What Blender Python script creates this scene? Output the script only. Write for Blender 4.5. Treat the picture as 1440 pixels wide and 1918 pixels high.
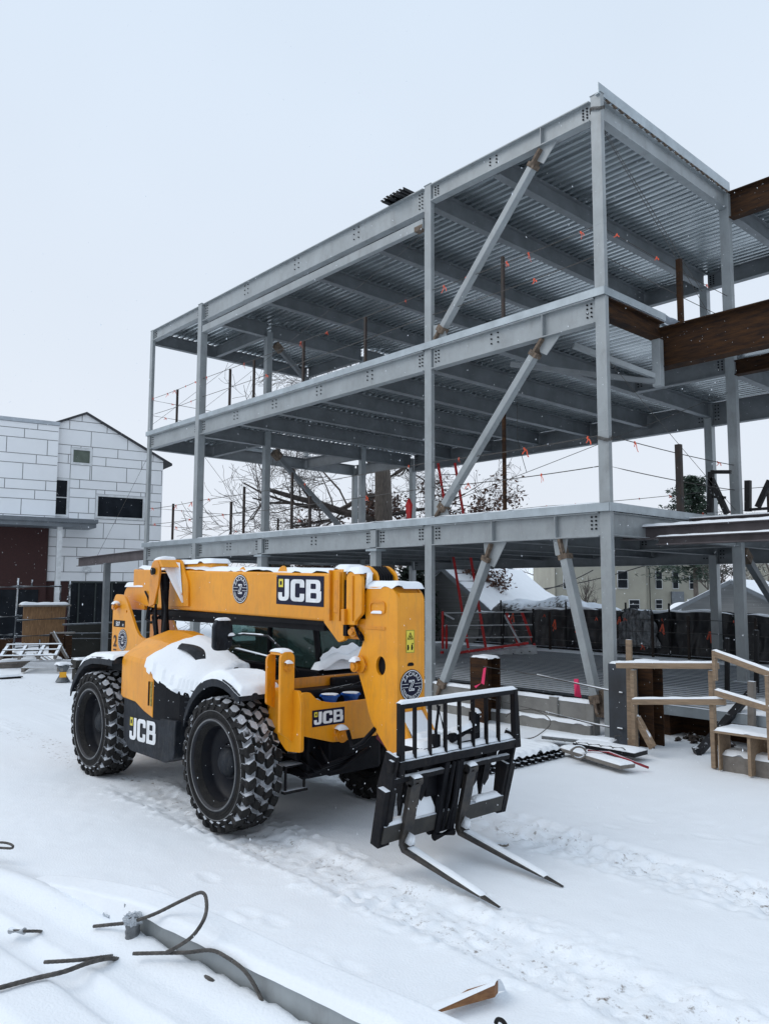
import bpy, bmesh, math, random
import numpy as np
from mathutils import Vector, Matrix, noise
R = math.radians
random.seed(7); RNG = np.random.default_rng(7)
for o in list(bpy.data.objects): bpy.data.objects.remove(o)
S = bpy.context.scene; COL = S.collection

# ---------------------------------------------------------------- camera
FPX = 1472.93; YAW, PIT, ROL = -.8358, .0956, .0037
CAM = Vector((6.983, -11.1447, 2.35))
fw = Vector((math.cos(PIT)*math.sin(YAW), math.cos(PIT)*math.cos(YAW), math.sin(PIT)))
rt = fw.cross(Vector((0, 0, 1))).normalized(); up = rt.cross(fw)
rt, up = rt*math.cos(ROL)+up*math.sin(ROL), up*math.cos(ROL)-rt*math.sin(ROL)
cam = bpy.data.cameras.new('camera'); co = bpy.data.objects.new('camera', cam); COL.objects.link(co)
mw = Matrix((rt, up, -fw)).transposed().to_4x4(); mw.translation = CAM; co.matrix_world = mw
cam.sensor_fit = 'VERTICAL'; cam.sensor_height = 24.0; cam.lens = 24.0*FPX/1918
cam.clip_start = .05; cam.clip_end = 3000
S.camera = co
S.render.resolution_x = 768; S.render.resolution_y = 1024

# ---------------------------------------------------------------- sky, light, exposure
W = bpy.data.worlds.new('World'); S.world = W; W.use_nodes = True
nt = W.node_tree; nt.nodes.clear()
def N(t, **k):
    n = nt.nodes.new(t)
    for a, b in k.items(): setattr(n, a, b)
    return n
out = N('ShaderNodeOutputWorld'); bg = N('ShaderNodeBackground')
SUN_EL, SUN_ROT = R(48), R(215)
sky = N('ShaderNodeTexSky', sky_type='NISHITA'); sky.sun_disc = False
sky.sun_elevation = SUN_EL; sky.sun_rotation = SUN_ROT; sky.dust_density = 6; sky.air_density = 1.2
tc = N('ShaderNodeTexCoord'); sp = N('ShaderNodeSeparateXYZ'); rp = N('ShaderNodeValToRGB')
nt.links.new(tc.outputs['Generated'], sp.inputs[0]); nt.links.new(sp.outputs[2], rp.inputs[0])
# the overcast itself: a cloud deck, slightly bluer overhead, paler towards the horizon
rp.color_ramp.elements[0].position = 0.0; rp.color_ramp.elements[0].color = (7.6, 8.05, 8.8, 1)
rp.color_ramp.elements[1].position = 0.75; rp.color_ramp.elements[1].color = (6.4, 7.5, 8.8, 1)
cn = N('ShaderNodeTexNoise'); cn.inputs['Scale'].default_value = 2.2; cn.inputs['Detail'].default_value = 3
mr = N('ShaderNodeMapRange'); mr.inputs[1].default_value = .3; mr.inputs[2].default_value = .7
mr.inputs[3].default_value = .975; mr.inputs[4].default_value = 1.025
nt.links.new(tc.outputs['Generated'], cn.inputs['Vector']); nt.links.new(cn.outputs[0], mr.inputs[0])
vm = N('ShaderNodeVectorMath', operation='SCALE')
nt.links.new(rp.outputs[0], vm.inputs[0]); nt.links.new(mr.outputs[0], vm.inputs['Scale'])
mx = N('ShaderNodeMix', data_type='RGBA'); mx.inputs[0].default_value = .93
nt.links.new(sky.outputs[0], mx.inputs[6]); nt.links.new(vm.outputs[0], mx.inputs[7])
nt.links.new(mx.outputs[2], bg.inputs[0]); bg.inputs[1].default_value = .1
nt.links.new(bg.outputs[0], out.inputs[0])
sl = bpy.data.lights.new('sun', 'SUN'); sl.energy = .8; sl.angle = R(40); sl.color = (1, .97, .93)
so = bpy.data.objects.new('sun', sl); COL.objects.link(so)
sd = Vector((math.sin(SUN_ROT)*math.cos(SUN_EL), math.cos(SUN_ROT)*math.cos(SUN_EL), math.sin(SUN_EL)))
so.rotation_euler = sd.to_track_quat('Z', 'Y').to_euler()
S.view_settings.view_transform = 'Standard'; S.view_settings.look = 'None'
S.view_settings.exposure = 0.16; S.view_settings.gamma = 1

# ---------------------------------------------------------------- survey helpers: where a sight line meets a real plane
def ray(x, y): return fw+rt*((x-720)/FPX)-up*((y-959)/FPX)
def onx(x, y, X): d = ray(x, y); return CAM+d*((X-CAM.x)/d.x)
def ony(x, y, Y): d = ray(x, y); return CAM+d*((Y-CAM.y)/d.y)
def onz(x, y, Z): d = ray(x, y); return CAM+d*((Z-CAM.z)/d.z)
def onp(x, y, P, n): d = ray(x, y); n = Vector(n); return CAM+d*(((Vector(P)-CAM).dot(n))/d.dot(n))
def far(x, y, D): return CAM+ray(x, y)*D

# ---------------------------------------------------------------- materials
MATS = {}
def mat(name, col, rough=.6, metal=0, col2=None, vs=4, var=.12, bump=0, bs=40, snow=0, stretch=None, sc=(.8, .86, .93), cover=.5, spec=.5, grime=0, gcol=(.10, .085, .07), gs=(3, 3, .7), gsc=5):
    m = bpy.data.materials.new(name); MATS[name] = m; m.use_nodes = True
    t = m.node_tree; b = t.nodes['Principled BSDF']; L = t.links.new
    def n(k, **a):
        q = t.nodes.new(k)
        for x, y in a.items(): setattr(q, x, y)
        return q
    b.inputs['Roughness'].default_value = rough; b.inputs['Metallic'].default_value = metal
    b.inputs['Specular IOR Level'].default_value = spec
    tcn = n('ShaderNodeTexCoord'); mp = n('ShaderNodeMapping'); L(tcn.outputs['Object'], mp.inputs[0])
    if stretch: mp.inputs['Scale'].default_value = stretch
    nz = n('ShaderNodeTexNoise'); nz.inputs['Scale'].default_value = vs; nz.inputs['Detail'].default_value = 6
    nz.inputs['Roughness'].default_value = .65
    L(mp.outputs[0], nz.inputs['Vector'])
    c2 = col2 or tuple(max(0, c*(1-var*1.6)) for c in col)
    c1 = col if col2 else tuple(c*(1+var*.6) for c in col)
    r = n('ShaderNodeValToRGB'); r.color_ramp.elements[0].position = .34; r.color_ramp.elements[1].position = .66
    r.color_ramp.elements[0].color = (*c2, 1); r.color_ramp.elements[1].color = (*c1, 1)
    L(nz.outputs[0], r.inputs[0]); base = r.outputs[0]; rg = None
    if grime:
        gm_ = n('ShaderNodeMapping'); gm_.inputs['Scale'].default_value = gs; L(tcn.outputs['Object'], gm_.inputs[0])
        g1 = n('ShaderNodeTexNoise'); g1.inputs['Scale'].default_value = gsc; g1.inputs['Detail'].default_value = 8; g1.inputs['Roughness'].default_value = .75; L(gm_.outputs[0], g1.inputs['Vector'])
        g2 = n('ShaderNodeMapRange'); L(g1.outputs[0], g2.inputs[0]); g2.inputs[1].default_value = .50; g2.inputs[2].default_value = .72; g2.inputs[4].default_value = grime
        g3 = n('ShaderNodeMix', data_type='RGBA'); L(g2.outputs[0], g3.inputs[0]); L(base, g3.inputs[6]); g3.inputs[7].default_value = (*gcol, 1); base = g3.outputs[2]
    if snow:
        g = n('ShaderNodeNewGeometry'); s = n('ShaderNodeSeparateXYZ'); L(g.outputs['Normal'], s.inputs[0])
        n2 = n('ShaderNodeTexNoise'); n2.inputs['Scale'].default_value = 9; n2.inputs['Detail'].default_value = 5
        L(tcn.outputs['Object'], n2.inputs['Vector'])
        a = n('ShaderNodeMath', operation='MULTIPLY_ADD'); L(n2.outputs[0], a.inputs[0]); a.inputs[1].default_value = .7
        L(s.outputs[2], a.inputs[2])
        mrn = n('ShaderNodeMapRange'); L(a.outputs[0], mrn.inputs[0])
        mrn.inputs[1].default_value = 1.5-cover; mrn.inputs[2].default_value = 1.62-cover
        mrn.inputs[4].default_value = snow
        mxn = n('ShaderNodeMix', data_type='RGBA'); L(mrn.outputs[0], mxn.inputs[0]); L(base, mxn.inputs[6]); mxn.inputs[7].default_value = (*sc, 1)
        base = mxn.outputs[2]
        if metal:
            q = n('ShaderNodeMath', operation='MULTIPLY_ADD'); L(mrn.outputs[0], q.inputs[0]); q.inputs[1].default_value = -metal; q.inputs[2].default_value = metal
            L(q.outputs[0], b.inputs['Metallic'])
        q = n('ShaderNodeMapRange'); L(mrn.outputs[0], q.inputs[0]); q.inputs[3].default_value = rough; q.inputs[4].default_value = .8
        L(q.outputs[0], b.inputs['Roughness'])
    L(base, b.inputs['Base Color'])
    if bump:
        nb = n('ShaderNodeTexNoise'); nb.inputs['Scale'].default_value = bs; nb.inputs['Detail'].default_value = 5
        L(mp.outputs[0], nb.inputs['Vector']); bp = n('ShaderNodeBump'); bp.inputs['Strength'].default_value = min(1, bump); bp.inputs['Distance'].default_value = .01
        L(nb.outputs[0], bp.inputs['Height']); L(bp.outputs[0], b.inputs['Normal'])
    return m

SNOW = mat('snow', (.84, .875, .915), .75, var=.02, vs=2, bump=.5, bs=35, spec=.25)
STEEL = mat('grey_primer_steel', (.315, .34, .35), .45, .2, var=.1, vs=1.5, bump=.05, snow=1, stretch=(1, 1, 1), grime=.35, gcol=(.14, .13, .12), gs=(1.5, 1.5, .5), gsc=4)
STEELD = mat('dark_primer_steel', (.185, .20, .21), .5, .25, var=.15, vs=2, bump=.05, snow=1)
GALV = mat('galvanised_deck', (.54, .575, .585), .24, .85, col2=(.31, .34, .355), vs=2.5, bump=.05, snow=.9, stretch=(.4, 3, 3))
FASC = mat('galvanised_edge', (.40, .45, .48), .38, .6, var=.12, vs=3, snow=1)
RUST = mat('rusty_steel', (.062, .029, .012), .8, 0, spec=.15, col2=(.018, .011, .009), vs=5, bump=.3, snow=1, stretch=(.5, .5, 3.5), cover=.45)
RUSTP = mat('purple_primer_steel', (.10, .085, .088), .6, .1, col2=(.06, .05, .052), vs=3, bump=.1, snow=1)
BURNT = mat('burnt_weld', (.06, .045, .035), .9, 0, col2=(.20, .15, .11), vs=14, bump=.4)
BLKST = mat('black_steel', (.009, .009, .011), .5, 0, spec=.3, var=.4, vs=6, bump=.1, snow=1, cover=.3)
BLK = mat('black_paint', (.005, .0055, .008), .5, 0, col2=(.010, .010, .012), vs=7, bump=.12, spec=.10)
BLKS = mat('black_frame', (.007, .008, .011), .5, 0, col2=(.015, .014, .015), vs=7, bump=.12, snow=.85, cover=.42, spec=.10, grime=.35, gcol=(.06, .05, .042), gs=(4, 4, 1.2), gsc=7)
DGREY = mat('dark_grey_plastic', (.020, .024, .031), .55, 0, var=.25, vs=8, bump=.08, spec=.15, grime=.35, gcol=(.11, .105, .10), gs=(4, 4, 1.2), gsc=6)
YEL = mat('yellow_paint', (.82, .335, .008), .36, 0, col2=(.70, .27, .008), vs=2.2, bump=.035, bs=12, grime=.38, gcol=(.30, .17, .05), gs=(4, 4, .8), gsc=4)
YELD = mat('yellow_paint_dark', (.72, .27, .006), .3, 0, col2=(.62, .22, .006), vs=3, bump=.03, bs=12, grime=.5, gcol=(.15, .09, .04), gs=(4, 4, 1), gsc=6)  # darker, glossier yellow for pins, ribs and secondary plates
RUB = mat('tyre_rubber', (.010, .010, .011), .85, 0, col2=(.024, .023, .022), vs=9, bump=.6, bs=60, spec=.2)
RUBS = mat('tyre_lugs', (.010, .010, .011), .8, 0, spec=.2, col2=(.02, .0195, .019), vs=9, bump=.6, bs=60, snow=.85, cover=.70, sc=(.60, .63, .68), grime=.5, gcol=(.10, .095, .09), gs=(1, 1, 1), gsc=9)
TREAD = mat('packed_snow_tread', (.14, .145, .15), .85, 0, col2=(.62, .66, .72), vs=7, bump=.5, bs=30, spec=.2)
RIM = mat('rim_paint', (.008, .010, .016), .5, 0, spec=.3, col2=(.018, .018, .022), vs=6, bump=.1)
RIMG = mat('rim_lip', (.16, .165, .17), .5, .3, var=.3, vs=6)
NAVY = mat('navy_decal', (.007, .008, .03), .5, spec=.2); WHT = mat('white_decal', (.78, .8, .82), .5)
STY = mat('sticker_yellow', (.75, .62, .06), .5); ORG = mat('orange_tape', (.85, .12, .05), .5)
BLUE = mat('blue_tub', (.02, .13, .50), .45); REDP = mat('red_fibreglass', (.60, .018, .02), .5, var=.3, snow=1, cover=.2); PINK = mat('pink_tape', (.75, .02, .12), .5)
ALU = mat('aluminium', (.42, .44, .46), .4, .6, var=.2, vs=5, snow=1)
WOOD = mat('sawn_timber', (.30, .215, .14), .8, 0, col2=(.19, .135, .09), vs=5, bump=.3, snow=1, stretch=(.7, 6, 6), cover=.55)
WOODW = mat('wet_timber', (.33, .19, .09), .75, 0, col2=(.16, .085, .04), vs=5, bump=.3, stretch=(8, 8, 1), snow=1)
WOODG = mat('old_timber', (.22, .20, .18), .85, 0, col2=(.13, .115, .10), vs=6, bump=.4, snow=1, cover=.7)
CONC = mat('concrete', (.24, .235, .22), .9, 0, col2=(.17, .165, .155), vs=3, bump=.4, snow=1)
CABLE = mat('wire_rope', (.055, .052, .05), .6, .4, col2=(.13, .12, .11), vs=30, bump=.5, bs=120)
BARK = mat('bark', (.17, .145, .125), .9, 0, col2=(.085, .07, .06), vs=6, bump=.6, bs=25, snow=1, stretch=(3, 3, .6), cover=.35)
TWIG = mat('twigs', (.085, .07, .062), .9, 0, var=.3, snow=.8, cover=.3)
LEAFB = mat('dry_leaves', (.13, .062, .04), .8, 0, col2=(.07, .035, .026), vs=3, snow=.9, cover=.35)
PINE = mat('pine_needles', (.030, .055, .035), .8, 0, col2=(.016, .03, .022), vs=3, snow=.7, cover=.2)
PANEL = mat('white_cladding', (.83, .845, .86), .5, 0, var=.03, vs=.6); JOINT = mat('panel_joint', (.26, .26, .27), .8)
BRICK = mat('dark_brick', (.055, .020, .018), .9, 0, col2=(.032, .014, .014), vs=14, bump=.4, stretch=(1, 1, 4))
GLASS = mat('dark_glass', (.016, .020, .026), .25, 0, col2=(.007, .009, .012), vs=1.5, spec=.12); GLASSG = mat('green_blind_glass', (.13, .155, .13), .35, spec=.1)
WFRM = mat('window_frame', (.68, .70, .71), .5); ROOFD = mat('dark_roof_edge', (.035, .037, .042), .7)
GREYM = mat('grey_fascia', (.16, .18, .20), .5, .2, snow=1)
CREAM = mat('cream_render', (.37, .36, .30), .85, 0, col2=(.30, .29, .245), vs=.5); SIDG = mat('grey_siding', (.19, .195, .195), .8, 0, var=.15, stretch=(.2, .2, 8), vs=2)
TARP = mat('black_tarp', (.014, .015, .018), .38, 0, col2=(.035, .036, .04), vs=3, bump=.5, bs=6, snow=.95, cover=.33)
TARPW = mat('snowy_tarp', (.02, .021, .024), .35, 0, col2=(.05, .05, .055), vs=3, bump=.6, bs=5, snow=1, cover=.44)
LEAD = mat('olive_dark', (.03, .03, .026), .9)

# cab glass: real see-through tinted glass with a slight mirror
gm = bpy.data.materials.new('cab_glass'); gm.use_nodes = True; _b = gm.node_tree.nodes['Principled BSDF']
_b.inputs['Base Color'].default_value = (.16, .27, .25, 1); _b.inputs['Roughness'].default_value = .03
_b.inputs['Transmission Weight'].default_value = .85; _b.inputs['IOR'].default_value = 1.3; MATS['cab_glass'] = gm; CABG = gm
PLAST = bpy.data.materials.new('clear_plastic'); PLAST.use_nodes = True; _b = PLAST.node_tree.nodes['Principled BSDF']
_b.inputs['Base Color'].default_value = (.62, .66, .70, 1); _b.inputs['Roughness'].default_value = .18; _b.inputs['Transmission Weight'].default_value = .35; _b.inputs['IOR'].default_value = 1.2

# ---------------------------------------------------------------- mesh helpers
def tag(o, label=None, cat=None, group=None, kind=None):
    if label: o['label'] = label
    if cat: o['category'] = cat
    if group: o['group'] = group
    if kind: o['kind'] = kind
    return o
def thing(name, label, cat, loc, group=None, rz=0):
    o = bpy.data.objects.new(name, None); COL.objects.link(o); o.location = loc; o.rotation_euler = (0, 0, rz)
    o.empty_display_size = .2
    return tag(o, label, cat, group)
def root_of(o):
    while o.parent: o = o.parent
    return o
def rough_loc(o):
    v = Vector((0, 0, 0))
    while o: v += o.location; o = o.parent
    return v

def frame(d, upv=(0, 0, 1)):
    d = Vector(d).normalized(); u = Vector(upv)
    if abs(d.dot(u)) > .98: u = Vector((0, 1, 0))
    s = d.cross(u).normalized(); u = s.cross(d).normalized()
    return d, s, u

class MB:
    def __init__(s): s.V = []; s.F = []; s.M = []; s.mi = 0
    def add(s, V, F):
        b = len(s.V); s.V.extend([tuple(v) for v in V]); s.F.extend([tuple(b+i for i in f) for f in F]); s.M.extend([s.mi]*len(F)); return s
    def bx(s, x0, x1, y0, y1, z0, z1):
        V = [(x, y, z) for z in (z0, z1) for x, y in ((x0, y0), (x1, y0), (x1, y1), (x0, y1))]
        return s.add(V, [(3, 2, 1, 0), (4, 5, 6, 7), (0, 1, 5, 4), (1, 2, 6, 5), (2, 3, 7, 6), (3, 0, 4, 7)])
    def bar(s, p0, p1, w, h, upv=(0, 0, 1)):
        p0, p1 = Vector(p0), Vector(p1); d, sd_, u = frame(p1-p0, upv); V = []
        for p in (p0, p1):
            for a, b in ((-1, -1), (1, -1), (1, 1), (-1, 1)): V.append(p+sd_*a*w/2+u*b*h/2)
        return s.add(V, [(3, 2, 1, 0), (4, 5, 6, 7), (0, 1, 5, 4), (1, 2, 6, 5), (2, 3, 7, 6), (3, 0, 4, 7)])
    def ibeam(s, p0, p1, w, h, tf=.018, tw=.012, upv=(0, 0, 1)):
        # p0,p1 = centre line of the TOP face
        p0, p1 = Vector(p0), Vector(p1); d, sd_, u = frame(p1-p0, upv)
        P = [(-w/2, 0), (-w/2, -tf), (-tw/2, -tf), (-tw/2, -h+tf), (-w/2, -h+tf), (-w/2, -h), (w/2, -h), (w/2, -h+tf), (tw/2, -h+tf), (tw/2, -tf), (w/2, -tf), (w/2, 0)]
        V = [p+sd_*a+u*b for p in (p0, p1) for a, b in P]; n = len(P)
        F = [(i, (i+1) % n, n+(i+1) % n, n+i) for i in range(n)]
        for k in (0, n): F += [tuple(k+i for i in q) for q in ((0, 1, 2, 9, 10, 11), (2, 3, 8, 9), (3, 4, 5, 6, 7, 8))]
        return s.add(V, F)
    def tube(s, pts, r, n=8, cap=True):
        pts = [Vector(p) for p in pts]; m = len(pts); rr = r if isinstance(r, (list, tuple)) else [r]*m
        V = []; pu = None
        for i, p in enumerate(pts):
            d = (pts[min(i+1, m-1)]-pts[max(i-1, 0)])
            if d.length < 1e-9: d = Vector((0, 0, 1))
            d.normalize()
            if pu is None: _, a, b = frame(d)
            else:
                a = pu-d*pu.dot(d)
                a = a.normalized() if a.length > 1e-6 else frame(d)[1]
                b = a.cross(d) if False else d.cross(a)
            pu = a
            for k in range(n):
                t = 2*math.pi*k/n; V.append(p+(a*math.cos(t)+b*math.sin(t))*rr[i])
        F = [(i*n+k, i*n+(k+1) % n, (i+1)*n+(k+1) % n, (i+1)*n+k) for i in range(m-1) for k in range(n)]
        if cap: F += [tuple(range(n))[::-1], tuple((m-1)*n+k for k in range(n))]
        return s.add(V, F)
    def cyl(s, p0, p1, r, n=16): return s.tube([p0, p1], r, n)
    def prism(s, P, vec):
        P = [Vector(p) for p in P]; v = Vector(vec); n = len(P)
        return s.add(P+[p+v for p in P], [tuple(range(n))[::-1], tuple(range(n, 2*n))]+[(i, (i+1) % n, n+(i+1) % n, n+i) for i in range(n)])
    def lathe(s, prof, c=(0, 0, 0), n=48, closed=False):   # about the y axis: prof = (r, y)
        V = []; m = len(prof)
        for k in range(n):
            t = 2*math.pi*k/n
            for r, y in prof: V.append((c[0]+r*math.cos(t), c[1]+y, c[2]+r*math.sin(t)))
        F = [(k*m+i, k*m+i+1, ((k+1) % n)*m+i+1, ((k+1) % n)*m+i) for k in range(n) for i in range(m-1)]
        return s.add(V, F)
    def grid(s, fn, nu, nv):
        V = [fn(i/(nu-1), j/(nv-1)) for i in range(nu) for j in range(nv)]
        F = [(i*nv+j, (i+1)*nv+j, (i+1)*nv+j+1, i*nv+j+1) for i in range(nu-1) for j in range(nv-1)]
        return s.add(V, F)
    def mesh2d(s, VF, O, Rv, Uv, k=1):
        O, Rv, Uv = Vector(O), Vector(Rv).normalized(), Vector(Uv).normalized(); Nn = Rv.cross(Uv)
        return s.add([O+Rv*v[0]*k+Uv*v[1]*k+Nn*v[2] for v in VF[0]], VF[1])
    def build(s, name, m, parent=None, loc=None, bevel=0, smooth=False, label=None, cat=None, group=None, kind=None, local=False, auto=False):
        me = bpy.data.meshes.new(name)
        off = Vector((0, 0, 0))
        if parent is not None and not local: off = root_of(parent).location
        if loc is not None and not local: off = Vector(loc)
        V = [(v[0]-off.x, v[1]-off.y, v[2]-off.z) for v in s.V]
        me.from_pydata(V, [], s.F)
        for q in (m if isinstance(m, list) else [m]): me.materials.append(q)
        me.polygons.foreach_set('material_index', s.M)
        bm = bmesh.new(); bm.from_mesh(me); bmesh.ops.recalc_face_normals(bm, faces=bm.faces); bm.to_mesh(me); bm.free()
        if smooth: me.polygons.foreach_set('use_smooth', [True]*len(me.polygons))
        me.update(); o = bpy.data.objects.new(name, me); COL.objects.link(o)
        if parent is not None: o.parent = parent
        if loc is not None: o.location = loc
        if bevel:
            b = o.modifiers.new('bevel', 'BEVEL'); b.width = bevel; b.segments = 2; b.limit_method = 'ANGLE'; b.angle_limit = R(40)
        return tag(o, label, cat, group, kind)

def _cmesh(cu):
    ob = bpy.data.objects.new('tmp', cu); COL.objects.link(ob)
    bpy.context.view_layer.update(); dg = bpy.context.evaluated_depsgraph_get()
    me = bpy.data.meshes.new_from_object(ob.evaluated_get(dg)); V = [tuple(v.co) for v in me.vertices]; F = [tuple(p.vertices) for p in me.polygons]
    bpy.data.objects.remove(ob); bpy.data.meshes.remove(me); bpy.data.curves.remove(cu)
    return V, F
def fill2d(loops, t=0.0):
    cu = bpy.data.curves.new('c', 'CURVE'); cu.dimensions = '2D'; cu.fill_mode = 'BOTH'; cu.extrude = t/2
    for lp in loops:
        sp_ = cu.splines.new('POLY'); sp_.points.add(len(lp)-1); sp_.use_cyclic_u = True
        for i, p in enumerate(lp): sp_.points[i].co = (p[0], p[1], 0, 1)
    return _cmesh(cu)
GC = {}
def glyph(ch, bold=.02):
    if (ch, bold) not in GC:
        cu = bpy.data.curves.new('t', 'FONT'); cu.body = ch; cu.size = 1; cu.offset = bold; cu.align_x = 'CENTER'
        GC[(ch, bold)] = _cmesh(cu)
    return GC[(ch, bold)]
def circ(cx, cy, r, n=40, ry=None): return [(cx+r*math.cos(2*math.pi*i/n), cy+(ry or r)*math.sin(2*math.pi*i/n)) for i in range(n)]
def rpoly(P, r, n=5):
    o = []; m = len(P)
    for i in range(m):
        a, b, c = Vector(P[i-1]), Vector(P[i]), Vector(P[(i+1) % m]); ri = r[i] if isinstance(r, (list, tuple)) else r
        if ri <= 0: o.append(tuple(b)); continue
        u, v = (a-b), (c-b); ri = min(ri, u.length*.49, v.length*.49); u.normalize(); v.normalize()
        for k in range(n+1):
            t = k/n; p = (b+u*ri)*(1-t)**2+b*2*t*(1-t)+(b+v*ri)*t*t; o.append(tuple(p))
    return o
def text(mb, s_, O, Rv, Uv, size, bold=.02, gap=.08, lift=0):
    O = Vector(O); Rv = Vector(Rv).normalized(); Uv = Vector(Uv).normalized(); Nn = Rv.cross(Uv); x = 0
    for ch in s_:
        if ch == ' ': x += .3*size; continue
        V, F = glyph(ch, bold); a = min(v[0] for v in V); b = max(v[0] for v in V)
        mb.mesh2d((V, F), O+Rv*(x-a*size)+Nn*lift, Rv, Uv, size); x += (b-a+gap)*size
    return x

def jcb(mb, O, Rv, Uv, H, panel=True, pad=.16, mi=(0, 1, 2), st=1.0):
    """brand lettering: H = letter height; O = lower left of the letters"""
    O = Vector(O); Rv = Vector(Rv).normalized(); Uv = Vector(Uv).normalized(); Nn = Rv.cross(Uv)
    wd = 2.28; fl = lambda lps: fill2d([[(p[0]*st, p[1]) for p in lp] for lp in lps])
    if panel:
        mb.mi = mi[0]; mb.mesh2d(fl([[(-pad/st, -pad), (wd+pad/st, -pad), (wd+pad/st, 1+pad), (-pad/st, 1+pad)]]), O+Nn*.002, Rv, Uv, H)
    o2 = O+Nn*.005; mb.mi = mi[1]; t = .235
    J = rpoly([(.36, 1), (.60, 1), (.60, 0), (0, 0), (0, .38), (.22, .38), (.22, .17), (.36, .17)], [0, 0, .26, .24, 0, 0, .07, .07])
    mb.mesh2d(fl([J]), o2, Rv, Uv, H)
    Cc = rpoly([(.68, 0), (1.42, 0), (1.42, .36), (1.18, .36), (1.18, .18), (.93, .18), (.93, .82), (1.18, .82), (1.18, .64), (1.42, .64), (1.42, 1), (.68, 1)],
               [.22, .2, 0, 0, .06, .08, .08, .06, 0, 0, .2, .22])
    mb.mesh2d(fl([Cc]), o2, Rv, Uv, H)
    Bo = rpoly([(1.5, 0), (2.28, 0), (2.28, .52), (2.2, .5), (2.24, .56), (2.24, 1), (1.5, 1)], [0, .2, .14, 0, .1, .2, 0])
    h1 = rpoly([(1.74, .17), (2.04, .17), (2.04, .42), (1.74, .42)], .05); h2 = rpoly([(1.74, .59), (2.01, .59), (2.01, .83), (1.74, .83)], .05)
    mb.mesh2d(fl([Bo, h1, h2]), o2, Rv, Uv, H)
    mb.mi = mi[2]; mb.mesh2d(fl([[(.02, .62), (.27, .62), (.27, 1), (.02, 1)]]), o2, Rv, Uv, H)
    mb.mi = mi[0]; mb.mesh2d(fl([rpoly([(.09, .72), (.2, .72), (.2, .9), (.09, .9)], .03)]), o2+Nn*.002, Rv, Uv, H)

def badge(mb, O, Rv, Uv, r):
    O = Vector(O); Rv = Vector(Rv).normalized(); Uv = Vector(Uv).normalized(); Nn = Rv.cross(Uv)
    mb.mi = 0; mb.mesh2d(fill2d([circ(0, 0, 1, 56)]), O+Nn*.002, Rv, Uv, r)
    mb.mi = 1; mb.mesh2d(fill2d([circ(0, 0, .95, 56), circ(0, 0, .90, 56)]), O+Nn*.004, Rv, Uv, r)
    for w_, ra, top in (('ZACHAU', .60, 1), ('CONSTRUCTION', .82, 0)):
        n = len(w_); arc = R(118) if top else R(135)
        for i, ch in enumerate(w_):
            t = (i/(n-1)-.5)*arc
            if top: a = math.pi/2-t; rr = ra; rot = -t
            else: a = -math.pi/2+t; rr = ra; rot = t
            p = O+Rv*math.cos(a)*rr*r+Uv*math.sin(a)*rr*r
            r2 = Rv*math.cos(rot)+Uv*math.sin(rot); u2 = Uv*math.cos(rot)-Rv*math.sin(rot)
            sz = (.34 if top else .25)*r
            V, F = glyph(ch, .018); a0 = min(v[0] for v in V); b0 = max(v[0] for v in V)
            mb.mesh2d((V, F), p-r2*((a0+b0)/2*sz)+Nn*.004, r2, u2, sz)
    # outlined Z
    z = [(-.24, .34), (.24, .34), (.24, .2), (-.02, -.2), (.24, -.2), (.24, -.34), (-.24, -.34), (-.24, -.2), (.02, .2), (-.24, .2)]
    zi = [(a*.72, b*.84) for a, b in z]; zi = [(-.18, .285), (.18, .285), (.18, .22), (-.10, -.255), (.18, -.255), (.18, -.285), (-.18, -.285), (-.18, -.22), (.10, .255), (-.18, .255)]
    mb.mesh2d(fill2d([z, zi]), O+Nn*.004, Rv, Uv, r)
    for sx in (-1, 1):
        for yy in (.1, -.1):
            a, b = (.28*sx, .86*sx); a, b = min(a, b), max(a, b)
            mb.mesh2d(fill2d([[(a, yy-.014), (b, yy-.014), (b, yy+.014), (a, yy+.014)]]), O+Nn*.004, Rv, Uv, r)
    mb.mi = 0

# snow lying on things: a pad whose border dips under the surface it lies on
def snowpad(mb, base, x0, x1, y0, y1, th, nx=None, ny=None, wob=.18, seed=0):
    nx = nx or max(8, int((x1-x0)/.035)); ny = ny or max(7, int((y1-y0)/.035)); nx = min(nx, 60); ny = min(ny, 60)
    def fn(u, v):
        x = x0+(x1-x0)*u; y = y0+(y1-y0)*v
        e = min(u, 1-u)*(x1-x0); f = min(v, 1-v)*(y1-y0)
        w = noise.noise((x*6+seed, y*6, seed*1.3))*wob*.14
        m = min(e, f)+w-.004
        k = max(0., min(1., m/(th*.9))); k = math.sqrt(k*(2-k)) if k > 0 else 0
        b = base(x, y) if callable(base) else base
        return (x, y, b+(th*(1+.25*noise.noise((x*4, y*4, seed))))*k-(.012 if (min(e, f) < 1e-6 or k == 0) else 0))
    return mb.grid(fn, nx, ny)
def snowbar(mb, p0, p1, w, h, seed=0, step=.04, n=7, lift=0):
    p0, p1 = Vector(p0), Vector(p1); L = (p1-p0).length; m = max(3, int(L/step)); d, sd_, u = frame(p1-p0)
    uu = Vector((0, 0, 1)); sd_ = d.cross(uu).normalized()
    def fn(a, b):
        t = math.pi*b; p = p0+(p1-p0)*a; q = 1+.3*noise.noise((p.x*5+seed, p.y*5, p.z*5)); e = min(1, min(a, 1-a)*L/(h*1.2)+.02)
        hh = h*q*math.sqrt(max(0, e*(2-e)))
        return p+sd_*(math.cos(t)*w/2*(.96+.05*q))+uu*(math.sin(t)**.6*hh-.004+lift if 0 < b < 1 else lift-.006)
    return mb.grid(fn, m+1, n)
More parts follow.
